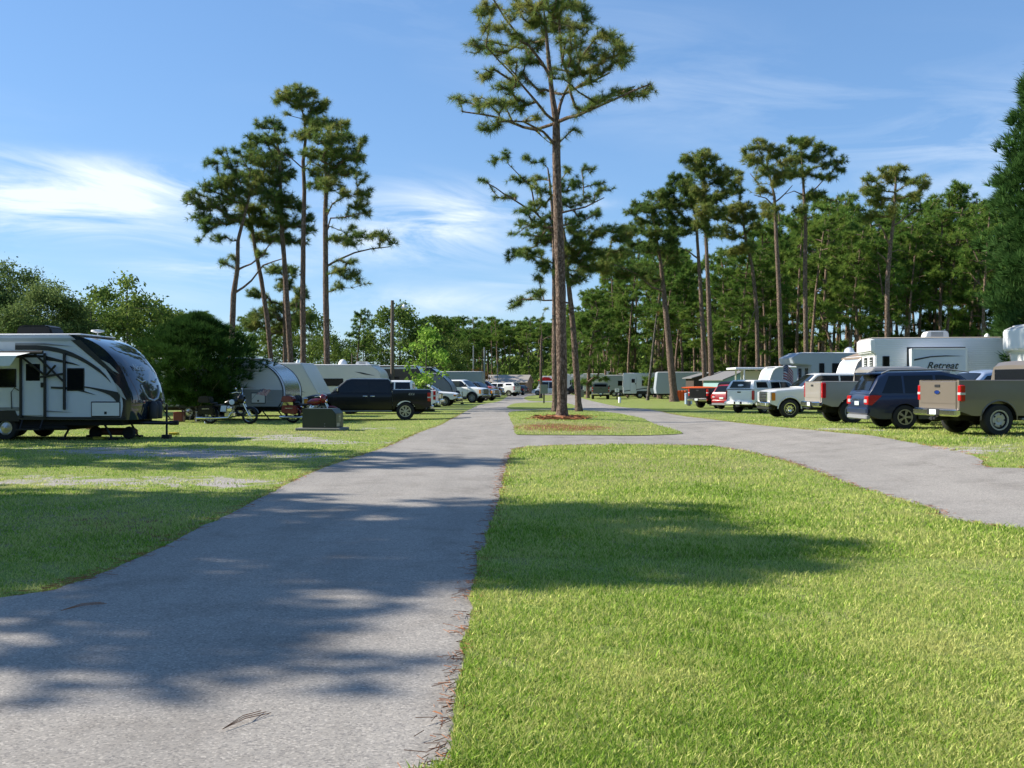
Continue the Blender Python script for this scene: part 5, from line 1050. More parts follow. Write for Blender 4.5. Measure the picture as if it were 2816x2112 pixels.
def car(label, px, D, hd, col, kind='suv', anchor=None, L=4.6, W=1.8, H=1.72, name='parked_car', cat='car', rim='spoke', rimn=5, Rw=.35, rails=False, glass=None, plate=True, rimc=None, group='cars parked on the plots', sc=1):
    v = Veh(name, label, cat, px, D, hd, group, sc, anchor); h = L / 2; G_ = glass or GLASS; wb = L * .575; fa = h - .86; ra = fa - wb
    if kind == 'suv': belt = 1.05; hood = .98; top = [(-h, .86), (-h + .04, 1.0), (-h + .3, belt), (h - 1.35, belt - .02), (h - .9, hood + .03), (h - .25, hood - .12), (h, hood - .34)]; roofl = [(-h + .05, belt + .0), (-h + .38, H - .14), (-h + .62, H - .03), (0, H), (h - 1.75, H - .11), (h - 1.05, belt - .0)]; wins = [(-h + .42, -h + 1.05, .26, 0), (-h + 1.12, -h + 2.0, 0, 0), (-h + 2.08, h - 1.28, 0, -.52)]; cr = (-h + .42, -h + .10); ws = (h - 1.72, h - 1.10)
    elif kind == 'sedan': belt = .92; hood = .86; top = [(-h, .72), (-h + .05, .88), (-h + .7, belt), (h - 1.4, belt), (h - 1.0, hood), (h - .25, hood - .14), (h, hood - .34)]; roofl = [(-h + .5, belt), (-h + 1.15, H - .05), (-h + 1.7, H), (0, H), (h - 1.95, H - .06), (h - 1.15, belt)]; wins = [(-h + 1.0, -h + 1.9, .35, 0), (-h + 1.98, h - 1.4, 0, -.6)]; cr = (-h + 1.1, -h + .55); ws = (h - 1.9, h - 1.2)
    else: belt = 1.05; hood = .95; top = [(-h, .9), (-h + .04, 1.0), (h - 1.0, belt), (h - .7, hood), (h - .2, hood - .12), (h, hood - .3)]; roofl = [(-h + .04, belt), (-h + .12, H - .1), (-h + .3, H), (h - 1.6, H), (h - 1.3, H - .08), (h - .75, belt)]; wins = [(-h + .3, -h + 1.3, .05, 0), (-h + 1.38, -h + 2.4, 0, 0), (-h + 2.48, h - 1.05, 0, -.42)]; cr = (-h + .13, -h + .06); ws = (h - 1.28, h - .80)
    v.lower(L, W, top, .30, [fa, ra], Rw, col, r=.12, taper=.12, arch=1.13, bulge=.10); v.cabin(roofl, belt, W - .12, W - .50, col, r=.12)
    for a, b_, r1, r2 in wins: v.side_win(a, b_, r1, r2, m=G_, drop=.11)
    v.screen(*ws, m=G_); v.screen(*cr, m=G_, name='rear_window', inset=.13)
    v.wheels([fa, ra], Rw, .22, style=rim, n=rimn, col=rimc)
    v.gaps([ra + .42, (fa + ra) / 2 + .1, fa - .45], .36, belt - .06); v.handles([(fa + ra) / 2 - .1, (fa + ra) / 2 + .95 - .3], belt - .14, col); v.mirrors(h - 1.42, belt + .03, col, (.09, .10, .13))
    for sd in (1, -1):
        y0, y1 = sorted((sd * (W / 2 - .36), sd * (W / 2 - .045))); z1 = .98 if kind != 'sedan' else .84; mb = MB()
        mb.slab([(-h - .015, z1 - .25), (-h + .10, z1 - .28), (-h + .42, z1 + .02), (-h + .12, z1 + .03), (-h - .005, z1)], y0, y1); tl = mb.build('tail_light', RED, v.t, smooth=30, bevel=.012)
        mb = MB(); a, c_ = sorted((sd * (W / 2 - .36), sd * (W / 2 - .16))); mb.box(-h - .022, -h + .05, a, c_, z1 - .2, z1 - .1, c=.01); mb.build('reversing_lens', CLEARL, tl)
        mb = MB(); mb.slab([(h + .006, .60), (h - .05, .77), (h - .5, .86), (h - .3, .66)], y0, y1); mb.build('headlight', CLEARL, v.t, smooth=30, bevel=.01)
    v.b('rear_bumper', col, (-h - .05, -h + .12, -W / 2 + .1, W / 2 - .1, .42, .64), c=.05); v.b('lower_valance', GREYP, (-h - .04, -h + .1, -W / 2 + .13, W / 2 - .13, .28, .42), c=.03)
    v.b('grille', BLACK, (h - .06, h + .02, -.45, .45, .5, .68), c=.02); v.b('front_bumper', col, (h - .1, h + .05, -W / 2 + .12, W / 2 - .12, .32, .5), c=.05)
    if plate: v.b('licence_plate', PLATE, (-h - .03, -h - .008, -.16, .16, .70, .82), c=.003)
    if rails:
        for sd in (1, -1): mb = MB(); y = sd * (W / 2 - .30); mb.tube([(-h + .5, y, H - .06), (-h + .75, y, H + .045), (.2, y, H + .07), (.85, y, H - .02)], .022, 6); mb.build('roof_rail', GREYP, v.t, smooth=60)
        v.b('roof_spoiler', col, (-h + .14, -h + .55, -.58, .58, H - .11, H - .05), c=.02); v.b('garnish_bar', CHROME, (-h - .02, -h + .0, -.4, .4, .865, .885), c=.004); v.b('wiper', BLACK, (-h + .06, -h + .08, -.05, .3, 1.12, 1.14), c=.005)
    return v
car('deep blue crossover with roof rails parked left of the tan pickup', 2358, 30.4, 2, navy, 'suv', anchor=-2.3, rails=True, rim='twin', rimn=5, Rw=.36, H=1.72)
car('silver blue car glimpsed behind the tan pickup bed', 2705, 33.5, 188, paint('silver blue paint', (.35, .42, .55), .4), 'sedan', L=4.7, H=1.62, name='parked_sedan', sc=1.12)
car('red hatchback behind the white camper shell pickup', 1984, 66, 42, red_p, 'suv', anchor=-2.2, L=4.4, H=1.66)
car('black sport utility vehicle parked by the far motorhomes', 1588, 160, 168, black_p, 'suv', L=4.8, H=1.8)
car('small blue black car by the white van at the road bend', 1412, 152, 150, slate_p, 'suv', L=4.4, H=1.5)
car('red car at the far end of the left road', 1462, 206, 35, red_p, 'suv', L=4.6, H=1.65)
car('dark car beside the far red car', 1487, 214, 30, slate_p, 'sedan', L=4.6, H=1.5)
car('white sport utility vehicle next to the far red car', 1436, 200, 80, white_p, 'van', L=4.6, H=1.9)
car('white van with bare windows right of the slim pines', 1510, 150, 170, white_p, 'van', L=5.0, H=2.1, W=1.95, name='parked_van', cat='van')
car('dark car among the far motorhomes', 1690, 140, 170, slate_p, 'van', L=4.8, H=1.75)
car('dark sedan behind the dark blue pickups', 1322, 122, -20, black_p, 'sedan', L=4.8, H=1.5)

# ---------------------------------------------------------------- travel trailers and motorhomes
def trailer(label, px, D, hd, prof, W=2.45, anchor=0, skin=None, name='travel_trailer', cat='trailer', group='trailers on the plots', axles=(-.3, -1.15), Rw=.36, wins=(), bands=(), stripes=(), cap=None, roof=None, gap_z=None, jack=True, tongue=True, ac=(), domes=(), door=None, hatch=None, slides=(), texts=(), awning=None, belly=None, vis=None, sc=1, edge=.03, edge_m=None, wheels=True):
    """prof: side outline (x,z), counter-clockwise from rear bottom. vis: side (+1/-1) carrying the doors; windows go on both."""
    v = Veh(name, label, cat, px, D, hd, group, sc, anchor); skin = skin or WHITE; t = v.t; w = W / 2; x0 = min(p[0] for p in prof); x1 = max(p[0] for p in prof); zt = max(p[1] for p in prof); zb = min(p[1] for p in prof)
    mb = MB(); mb.slab(prof, -w, w); mb.build('body', skin, t, smooth=30, bevel=.04)
    top = [p for p in prof if p[1] > zt - .12]
    if len(top) > 1:
        mb = MB(); a, b_ = min(top)[0], max(top)[0]; mb.box(a + .05, b_ - .05, -w + .03, w - .03, zt - .01, zt + .05, c=.03); mb.build('roof', roof or WHITE, t, smooth=40)
    if edge_m:
        for sd in (1, -1): mb = MB(); mb.tube([(x, sd * (w - .005), z) for x, z in prof + prof[:1]], edge, 6); mb.build('edge_trim', edge_m, t, smooth=60)
    mb = MB(); mb.box(x0 + .15, x1 - .3, -w + .15, w - .15, zb - .17, zb - .005); mb.build('chassis', UNDER, t)
    for sd in ((vis,) if vis else (1, -1)):
        def sheet_(poly, nm, m, off, parent=None):
            mb = MB(); a, b_ = sorted((sd * (w + off - .004), sd * (w + off))); mb.slab(poly, a, b_); return mb.build(nm, m, parent or t)
        for poly, m in bands: sheet_(poly, 'panel', m, .004)
        for poly, m in stripes: sheet_(poly, 'stripe', m, .008)
        for (xa, xb, za, zb_) in wins:
            mb = MB(); a, b_ = sorted((sd * (w - .01), sd * (w + .022))); mb.box(xa - .03, xb + .03, a, b_, za - .03, zb_ + .03, c=.03); fr = mb.build('window', BLACK, t, smooth=40)
            mb = MB(); a, b_ = sorted((sd * (w + .015), sd * (w + .026))); mb.box(xa, xb, a, b_, za, zb_, c=.01); mb.build('pane', GLASS, fr, smooth=40)
        if door:
            xa, xb, za, zb_ = door; mb = MB(); a, b_ = sorted((sd * (w - .01), sd * (w + .02))); mb.box(xa, xb, a, b_, za, zb_, c=.02); dr = mb.build('door', skin, t, smooth=40)
            mb = MB(); a, b_ = sorted((sd * (w + .012), sd * (w + .026))); mb.box(xa + .15, xb - .15, a, b_, za + 1.05, zb_ - .2, c=.01); mb.build('pane', GLASS, dr)
            mb = MB(); a, b_ = sorted((sd * (w + .02), sd * (w + .06))); mb.box(xb - .12, xb - .04, a, b_, za + .85, za + 1.0, c=.01); mb.build('handle', BLACK, dr)
            mb = MB(); mb.box(xa - .02, xa + .0, min(sd * w, sd * (w + .023)), max(sd * w, sd * (w + .023)), za, zb_); mb.box(xb, xb + .02, min(sd * w, sd * (w + .023)), max(sd * w, sd * (w + .023)), za, zb_); mb.build('door_frame', GREYP, dr)
        if hatch:
            xa, xb, za, zb_ = hatch; mb = MB(); a, b_ = sorted((sd * (w - .01), sd * (w + .018))); mb.box(xa - .03, xb + .03, a, b_, za - .03, zb_ + .03, c=.03); hh = mb.build('storage_hatch', BLACK, t, smooth=40)
            mb = MB(); a, b_ = sorted((sd * (w + .012), sd * (w + .025))); mb.box(xa, xb, a, b_, za, zb_, c=.02); mb.build('hatch_panel', WHITE, hh, smooth=40)
            mb = MB(); a, b_ = sorted((sd * (w + .02), sd * (w + .03))); mb.box((xa + xb) / 2 - .04, (xa + xb) / 2 + .04, a, b_, za + .05, za + .13, c=.005); mb.build('latch', BLACK, hh)
    for sd, xa, xb, za, zb_, m, out in slides:
        mb = MB(); a, b_ = sorted((sd * (w - .02), sd * (w + out))); mb.box(xa, xb, a, b_, za, zb_, c=.02); sl = mb.build('slide_out', m, t, smooth=40)
        mb = MB(); a, b_ = sorted((sd * (w - .01), sd * (w + .012))); mb.box(xa - .07, xb + .07, a, b_, za - .07, zb_ + .07); mb.build('slide_seal', BLACK, t)
        mb = MB(); a, b_ = sorted((sd * (w + out - .03), sd * (w + out + .008))); 
        for q in ((xa - .01, xa + .07), (xb - .07, xb + .01)): mb.box(q[0], q[1], a, b_, za - .01, zb_ + .01, c=.005)
        mb.box(xa, xb, a, b_, zb_ - .05, zb_ + .012, c=.005); mb.build('slide_trim', WHITE, sl)
    for s_, size, m, x, z, shear in texts:
        for sd in ((vis,) if vis else (1, -1)): text(s_, size, m, t, (x, sd * (w + .012), z), (R(90), 0, R(180) if sd > 0 else 0), shear)
    if wheels:
        for x in axles:
            for sd in (1, -1):
                mb = MB(); mb.lathe([(Rw * .58, -.1), (Rw * .92, -.1), (Rw, -.06), (Rw, .06), (Rw * .92, .1), (Rw * .58, .1), (Rw * .58, -.1)], n=22); wh = mb.build('wheel', RUBBER, t, smooth=50, loc=(x, sd * (w - .16), Rw))
                mb = MB(); o = sd * .1; mb.lathe([(Rw * .6, o * .9), (Rw * .55, o * .95), (Rw * .45, o * .6), (Rw * .2, o * .75), (.001, o)], n=16); mb.build('rim', ALLOY, wh, smooth=40)
        for sd in (1, -1): mb = MB(); y0, y1 = sorted((sd * (w - .3), sd * (w + .02))); xa, xb = min(axles) - Rw - .12, max(axles) + Rw + .12; mb.slab([(xa, zb - .05), (xb, zb - .05), (xb - .15, Rw * 2 + .16), (xa + .15, Rw * 2 + .16)], y0, y1) if Rw * 2 + .16 > zb - .05 else mb.box(xa, xb, y0, y1, zb - .04, zb + .02); mb.build('fender_skirt', BLACK, t, smooth=30)
    if tongue:
        mb = MB()
        for sd in (1, -1): mb.tube([(x1 - .9, sd * .8, zb - .1), (x1 + .85, 0, zb - .14)], .055, 6)
        mb.box(x1 + .7, x1 + 1.0, -.05, .05, zb - .2, zb - .06, c=.02); mb.tube([(x1 + .62, 0, zb + .45), (x1 + .62, 0, .1)], .035, 8); mb.box(x1 + .50, x1 + .74, -.12, .12, 0, .12); mb.build('hitch_frame', DARKM, t)
        mb = MB(); mb.lathe([(.15, 0), (.16, .05), (.16, .42), (.1, .52), (.04, .55)], axis='z', c=(x1 + .25, .17, zb), n=12); mb.lathe([(.15, 0), (.16, .05), (.16, .42), (.1, .52), (.04, .55)], axis='z', c=(x1 + .25, -.17, zb), n=12); mb.build('gas_cylinder_cover', BLACK, t, smooth=40)
    if jack:
        for xj in (x1 - .9, x0 + .5):
            for sd in (1, -1): mb = MB(); y = sd * (w - .3); mb.tube([(xj - .25, y, zb - .15), (xj + .12, y, .04)], .03, 5); mb.box(xj + .02, xj + .24, y - .1, y + .1, 0, .045); mb.build('stabiliser_jack', DARKM, t)
    for x, m in ac: mb = MB(); mb.slab([(x - .5, zt + .04), (x + .5, zt + .04), (x + .42, zt + .30), (x + .3, zt + .36), (x - .4, zt + .36), (x - .48, zt + .28)], -.35, .35); a_ = mb.build('air_conditioner', m, t, smooth=30, bevel=.03); mb = MB(); [mb.box(x - .25, x + .25, -.362, -.352, zt + .12 + k * .05, zt + .145 + k * .05) for k in range(4)]; [mb.box(x - .25, x + .25, .352, .362, zt + .12 + k * .05, zt + .145 + k * .05) for k in range(4)]; mb.build('louvre', GREYP, a_)
    for x, r in domes: mb = MB(); mb.lathe([(r, zt + .03), (r, zt + .12), (r * .8, zt + .12 + r * .5), (r * .4, zt + .14 + r * .8), (.001, zt + .15 + r * .88)], axis='z', c=(x, 0, 0), n=16); mb.build('roof_dome', WHITE, t, smooth=50)
    if awning: sd, xa, xb, z = awning; mb = MB(); y = sd * (w + .08); mb.tube([(xa, y, z), (xb, y, z)], .07, 10); mb.build('awning_roll', WHITE, t, smooth=60); mb = MB(); [mb.box(x - .03, x + .03, min(sd * (w + .005), sd * (w + .06)), max(sd * (w + .005), sd * (w + .06)), zb + .1, z) for x in (xa + .06, xb - .06)]; mb.build('awning_arm', WHITE if skin != GREYP else BLACK, t)
    return v
def curve(pts, k=5): return smoothc(pts, k)
# --- big trailer at the left, nose towards the road
NAVYC = mat('dark blue gloss cap', (.012, .02, .035), .07, 0, 1); SILV = mat('silver decal', (.42, .45, .48), .35, .3); CHAR = mat('charcoal decal', (.025, .028, .032), .4)
PANEL = mat('cool white laminate', (.62, .66, .72), .35, coat=.3, var=.03)
def big_trailer():
    zb, zt, x1 = .62, 3.16, 3.5
    nose = curve([(x1 - .06, .62), (x1 + .02, 1.1), (x1 - .06, 1.6), (x1 - .32, 2.15), (x1 - .78, 2.68), (x1 - 1.3, 3.0), (x1 - 1.9, 3.16)], 4)
    prof = [(-4.2, zb)] + nose + [(-4.2, zt)]
    v = trailer('large white travel trailer with dark blue bull nosed cap and black awning frame', 390, 31.0, -3, prof, anchor=3.35, skin=PANEL, axles=(-.35, -1.25), Rw=.37, tongue=True, jack=False, vis=-1,
        wins=[(1.62, 2.10, 1.52, 2.14), (-1.0, 0.0, 1.62, 2.12)], hatch=(2.36, 3.20, .74, 1.14), door=(.18, .92, .74, 2.50), roof=WHITE)
    t = v.t; w = 1.225
    # nose cap wrapping round the front, both sides and the face
    mb = MB(); edge = curve([(x1 - .26, .66), (x1 - .20, 1.2), (x1 - .52, 1.85), (x1 - .98, 2.45), (x1 - 1.66, 3.04)], 4)
    outer = [(x + .05, z + (.03 if z > 2 else 0)) for x, z in nose]; poly = edge[::-1] + outer
    # skin strip over the nose
    n = len(outer)
    for y in (-w - .012, -w * .9, -w * .5, 0, w * .5, w * .9, w + .012):
        b_ = .14 * (1 - (y / w) ** 2) ** .5 if abs(y) < w else 0
        mb.v += [(x + b_ * (1 if z < 2.6 else .5), y, z) for x, z in outer]
    for j in range(6):
        for i in range(n - 1): a = j * n + i; mb.f.append([a, a + 1, a + n + 1, a + n]); mb.m.append(0)
    mb.slab(poly, -w - .012, -w - .003); mb.slab(poly, w + .003, w + .012); cap = mb.build('nose_cap', NAVYC, t, smooth=35)
    def fx(x): x -= x1; return x1 + (x * .3 if x > -1 else x + .7)
    def dec(poly, m, nm='stripe', off=.018, par=None): mb = MB(); poly = [(fx(x), z) for x, z in poly]; mb.slab(poly, -w - off, -w - off + .005); return mb.build(nm, m, par or t)
    dec([(x1 - 1.62, 2.46), (x1 - 1.3, 2.3), (x1 - 1.0, 2.0), (x1 - 1.25, 2.12)], SILV, par=cap); dec([(x1 - 1.12, 1.72), (x1 - .85, 1.55), (x1 - .28, 1.22), (x1 - .7, 1.3), (x1 - 1.02, 1.38)], SILV, par=cap)
    dec([(x1 - 2.5, 3.02), (x1 - 2.2, 3.02), (x1 - 1.2, 2.1), (x1 - 1.05, 1.9), (x1 - 1.5, 2.2)], CHAR)
    sw = lambda a: [(x1 + p, q) for p, q in a]
    dec(sw(curve([(-4.2, 2.72), (-3.2, 2.70), (-2.3, 2.45), (-1.55, 2.0), (-1.25, 1.72), (-1.6, 2.14), (-2.4, 2.62), (-3.2, 2.83), (-4.2, 2.86)], 3)), CHAR); dec(sw([(-4.3, 2.62), (-3.3, 2.55), (-2.4, 2.32), (-2.2, 2.24), (-3.0, 2.38), (-4.3, 2.50)]), BLACK)
    dec(sw([(-4.2, 2.92), (-3.3, 2.92), (-2.4, 2.82), (-3.3, 2.86), (-4.2, 2.84)]), GREYP); dec(sw([(-3.1, 1.62), (-2.4, 1.60), (-1.7, 1.36), (-2.4, 1.52), (-3.1, 1.56)]), CHAR)
    dec(sw(curve([(-2.6, 1.64), (-1.9, 1.56), (-1.3, 1.36), (-1.02, 1.12), (-.95, 1.4), (-1.4, 1.52), (-2.0, 1.62)], 3)), CHAR); dec(sw([(-5.3, .98), (-4.0, 1.0), (-3.2, .9), (-2.4, .84), (-3.4, .86), (-4.4, .90)]), GREYP); dec(sw(curve([(-7.6, 1.1), (-6.2, 1.0), (-4.8, .82), (-3.5, .72), (-1.0, .70), (-1.0, .64), (-4.5, .64), (-6.2, .84), (-7.6, .98)], 3)), CHAR)
    dec(sw([(-7.6, .625), (-.3, .625), (-.3, .70), (-7.6, .70)]), BLACK, 'skirt_panel', .016); dec(sw([(-7.65, 2.95), (-2.4, 2.99), (-2.4, 3.07), (-7.65, 3.07)]), SILV, 'roof_rail_trim')
    # emblem and name on the cap face
    def onface(y, z, o=.012): X = interp(sorted([(q, p) for p, q in outer]), z); return (X + .14 * math.sqrt(max(0, 1 - (y / w) ** 2)) * (1 if z < 2.6 else .5) + o, y, z)
    def faceline(yz, wd, nm, m=SILV): mb = MB(); mb.tube([onface(y, z) for y, z in yz], wd, 5); mb.build(nm, m, cap, smooth=60)
    for sg in (1, -1): faceline([(sg * .62, 1.66), (sg * .55, 1.42), (sg * .35, 1.25), (0, 1.18)], .028, 'emblem'); faceline([(sg * .72, 1.86), (sg * .5, 1.76), (sg * .25, 1.80)], .022, 'emblem')
    mb = MB(); pts = [onface(y, z, .02) for y, z in [(-.42, 1.0), (.42, 1.0), (.30, .84), (-.30, .84)]]; mb.add(pts, [[0, 1, 2, 3]]); mb.build('docking_panel', mat('brown window film', (.10, .07, .03), .15, coat=1), cap)
    tx = text('North', .30, SILV, cap, (onface(-.55, 2.12, .03)[0], -.30, 2.12), (R(62), 0, R(90)), .2, .006); 
    # awning arms and frame
    mb = MB(); y = -w - .10
    for xa in (1.54, .94, .20): mb.box(xa - .035, xa + .035, y, y + .07, .68 if xa < 1.3 else .92, 2.62, c=.01)
    for (a, b_) in (((1.5, 1.78), (.65, 2.60)), ((.94, 1.95), (.2, 2.55)), ((1.5, 2.0), (.8, 1.9)), ((.94, 1.9), (1.3, 2.25))): mb.tube([(a[0], y + .03, a[1]), (b_[0], y - .02, b_[1])], .035, 5)
    mb.tube([(-4.2, y - .05, 2.60), (.95, y - .1, 2.64)], .05, 8); mb.build('awning_frame', BLACK, t, smooth=40)
    mb = MB(); pts = [(-4.2, -w - .05, 2.60), (-2.05, -w - .05, 2.62), (-2.15, -w - .55, 2.42), (-2.35, -w - .75, 2.14), (-4.2, -w - .75, 2.10), (-4.2, -w - .55, 2.40)]
    mb.add([(-4.3, -w - .06, 2.66), (.6, -w - .06, 2.66), (.55, -w - .9, 2.52), (-4.3, -w - .9, 2.50), (-4.3, -w - .92, 2.18), (.35, -w - .92, 2.22)], [[0, 1, 2, 3], [3, 2, 5, 4]]); mb.build('awning_canvas', mat('white canvas', (.72, .76, .74), .8), t)
    mb = MB(); mb.slab([(-.45, zt + .05), (.7, zt + .05), (.64, zt + .28), (.48, zt + .36), (-.3, zt + .36), (-.42, zt + .3)], -.4, .4); mb.build('air_conditioner', BLACK, t, smooth=30, bevel=.05)
    mb = MB(); mb.tube([(1.8, .3, zt), (1.8, .3, zt + .17)], .02, 6); mb.lathe([(.04, zt + .14), (.20, zt + .18), (.19, zt + .23), (.001, zt + .25)], axis='z', c=(1.8, .3, 0), n=14); mb.build('roof_antenna', WHITE, t, smooth=50)
    mb = MB(); mb.box(-2.6, 1.5, -w + .12, w - .12, .30, .46, c=.05); mb.build('holding_tank', UNDER, t)
    for xj in (x1 - 1.9, x1 - .95):
        for sd in (1, -1): mb = MB(); s2 = 1 if xj > 2 else -1; mb.tube([(xj, sd * .9, .55), (xj + s2 * .28, sd * .9, .05)], .035, 5); mb.box(xj + s2 * .18, xj + s2 * .42, sd * .9 - .1, sd * .9 + .1, 0, .06); mb.build('stabiliser_jack', DARKM, t)
    mb = MB(); mb.box(.2, .9, -w - .35, -w - .05, .32, .36); mb.tube([(.24, -w - .04, .62), (.24, -w - .2, .34)], .02, 5); mb.tube([(.86, -w - .04, .62), (.86, -w - .2, .34)], .02, 5); mb.build('step', BLACK, t)
    mb = MB(); c_ = [( -1.62 + .0 * k, 0, 0) for k in range(2)]; mb.tube([(-.1, -w - .03, .95), (-.1, -w - .06, 1.45), (0, -w - .06, 1.58), (.12, -w - .03, 1.5)], .015, 5); mb.build('grab_rail', BLACK, t)
    return v
bigt = big_trailer()
# --- left plot trailers behind
zp = lambda L, H, zb, nose: [(-L / 2, zb)] + nose + [(-L / 2, H)]
nB = curve([(3.3, .62), (3.5, 1.0), (3.5, 1.55), (3.2, 2.15), (2.6, 2.6), (1.7, 2.88)], 4)
SHINE = mat('diamond plate', (.5, .5, .48), .25, .9, bump=.3, bscale=30)
vb = trailer('white and grey ribbed trailer with rounded nose behind the black motorcycle', 800, 47.5, -8, [(-2.8, .62)] + nB + [(-2.8, 2.88)], anchor=3.45, skin=SIDING, vis=-1, tongue=True, hatch=(2.0, 2.65, .82, 1.26), edge_m=CHAR,
    bands=[([(-2.8, .62), (3.28, .62), (3.5, .98), (3.5, 1.42), (-2.8, 1.50)], SIDING2)], stripes=[([(-.6, 1.62), (.6, 1.60), (2.3, 1.50), (.6, 1.54), (-.6, 1.55)], red_p), ([(.4, 2.33), (1.5, 2.36), (2.62, 2.28), (1.5, 2.28)], CHAR), ([(-2.8, 2.70), (1.9, 2.70), (1.75, 2.84), (-2.8, 2.84)], SIDING2)], wins=[(-.15, .25, 1.42, 2.45), (-2.2, -1.3, 1.6, 2.2)], texts=[('Avalon', .30, CHAR, 1.45, 2.42, .35)])
mb = MB(); n = len(nB)
for y in (-.95, 0, .95): mb.v += [(x + .02, y, z + .015) for x, z in nB]
for j in range(2):
    for i in range(n - 1): a = j * n + i; mb.f.append([a, a + 1, a + n + 1, a + n]); mb.m.append(0)
mb.build('nose_plate', SHINE, vb.t, smooth=50)
trailer('cream trailer with slanted white front next to the grey ribbed trailer', 884, 53, -6, zp(8, 2.75, .6, [(4.0, .6), (4.0, 1.0), (3.0, 2.75)]), anchor=3.7, skin=CREAM, vis=-1, stripes=[([(2.0, 1.62), (3.1, 1.3), (3.25, 1.25), (2.0, 1.48)], CHAR), ([(2.0, 1.08), (3.2, 1.16), (2.0, 1.02)], CHAR)], domes=[(2.4, .09)])
mb = MB(); mb.add([(4.03, -1.0, 1.02), (4.03, 1.0, 1.02), (3.05, 1.0, 2.72), (3.05, -1.0, 2.72)], [[0, 1, 2, 3]])
trailer('long cream trailer with rounded front and roof air conditioner behind the black pickup', 1056, 62, -4, zp(9.5, 2.85, .6, curve([(4.4, .6), (4.75, 1.2), (4.72, 1.9), (4.5, 2.5), (4.0, 2.85)], 4)), anchor=4.6, skin=CREAM, vis=-1, wins=[(-1.9, -1.5, 1.45, 2.0), (1.1, 2.3, 1.6, 2.0)], door=(-.9, -.2, .9, 2.55), ac=[(-3.0, WHITE)], domes=[(2.0, .28)], stripes=[([(3.0, 2.45), (3.5, 2.4), (4.3, 2.2), (3.6, 2.28)], CHAR), ([(-2.4, .95), (-1.4, 1.3), (-1.0, 1.1), (-2.2, .85)], CHAR)])
DBROWN = paint('dark bronze paint', (.05, .042, .036)); 
trailer('dark bronze motorhome with white roof edge behind the young tree', 1160, 74, -3, zp(8.5, 3.0, .55, curve([(4.0, .55), (4.25, 1.0), (4.25, 2.3), (3.9, 3.0)], 3)), anchor=4.1, skin=DBROWN, vis=-1, name='motorhome', cat='motorhome', tongue=False, jack=False, wins=[(-1.0, 0, 1.5, 2.1), (1.8, 2.6, 1.4, 2.2)], ac=[(-.3, WHITE)], axles=(2.6, -2.4), Rw=.42, stripes=[([(-4.25, 2.8), (3.9, 2.8), (3.85, 2.92), (-4.25, 2.92)], WHITE)])
trailer('dark trailer with pale swoosh and white roof beyond the bronze motorhome', 1228, 92, -6, zp(9, 3.2, .6, curve([(4.3, .6), (4.5, 1.1), (4.3, 2.0), (3.7, 2.8), (3.1, 3.2)], 3)), anchor=4.4, skin=slate_p, vis=-1, stripes=[([(-4.5, 2.55), (1.5, 2.6), (3.6, 2.1), (1.5, 2.4), (-4.5, 2.35)], SILV)], roof=WHITE)
trailer('grey and white trailer with black curved edge above the white pickups', 1246, 84, -6, zp(7.5, 2.55, .6, curve([(3.5, .6), (3.75, 1.0), (3.5, 1.7), (2.9, 2.3), (2.4, 2.55)], 3)), anchor=3.6, skin=GREYP, vis=-1, edge_m=BLACK, roof=WHITE, wins=[(-1.5, -.6, 1.4, 1.9)], bands=[([(-3.75, 1.95), (.9, 1.95), (.9, 2.45), (-3.75, 2.45)], WHITE)], slides=[(-1, -1.9, .6, 1.35, 1.95, WHITE, .12)])
trailer('boxy dull grey trailer behind the open doored truck', 1262, 108, -5, zp(5.5, 3.0, .6, [(2.6, .6), (2.75, 1.0), (2.6, 3.0)]), skin=mat('dull grey green siding', (.30, .34, .33), .5), vis=-1, tongue=False)
trailer('long pale trailer roof behind the red pickups', 1385, 175, -3, zp(9, 2.9, .6, [(4.4, .6), (4.5, 1.0), (4.3, 2.9)]), skin=GREYP, vis=-1, tongue=False)
trailer('grey covered fifth wheel at the far road bend', 1480, 225, 10, zp(10, 3.2, .6, [(3.4, .6), (3.4, 1.6), (5, 1.6), (5, 2.6), (4.6, 3.2)]), skin=mat('grey trailer cover', (.20, .21, .22), .9, bump=.5, bscale=3), tongue=False, name='covered_trailer')
trailer('white bulging camper near the far red car', 1411, 190, 25, zp(5, 2.9, .5, curve([(2.3, .5), (2.6, 1.2), (2.5, 2.2), (1.9, 2.9)], 3)), skin=WHITE, tongue=False)
# --- right plots
RB = mat('blind slat grey', (.42, .43, .44), .5)  # plain grey of the blind slats in the front windows
rt = trailer('long white ribbed park trailer lettered Retreat behind the blue crossover', 2388, 43.2, 173, zp(11, 3.42, .6, [(5.3, .6), (5.3, 2.75), (5.5, 2.85), (5.5, 3.42)]), anchor=5.3, W=2.5, skin=SIDING, vis=1, tongue=False, jack=False, ac=[(2.55, WHITE), (-3.5, WHITE)], domes=[(.4, .12)], slides=[(1, 1.75, 3.95, .95, 2.98, PANEL, .45), (1, -3.6, -.2, .95, 2.98, PANEL, .45)], roof=mat('aged roof membrane', (.30, .27, .23), .8), edge_m=None, wins=[(4.75, 4.98, 1.45, 2.65)])
for (z0, hh, xx, ln) in ((2.40, .07, 1.2, 1.6),): mb = MB(); mb.slab([(3.85, 2.54), (3.2, 2.66), (2.6, 2.69), (1.85, 2.66), (2.6, 2.645), (3.2, 2.61), (3.85, 2.47)], 1.25 + .456, 1.25 + .462); mb.build('stripe', CHAR, rt.t)
text('Retreat', .40, CHAR, rt.t, (2.75, 1.25 + .462, 2.14), (R(90), 0, R(180)), .35); text('BY FOREST RIVER', .07, CHAR, rt.t, (2.45, 1.25 + .462, 2.03), (R(90), 0, R(180)))
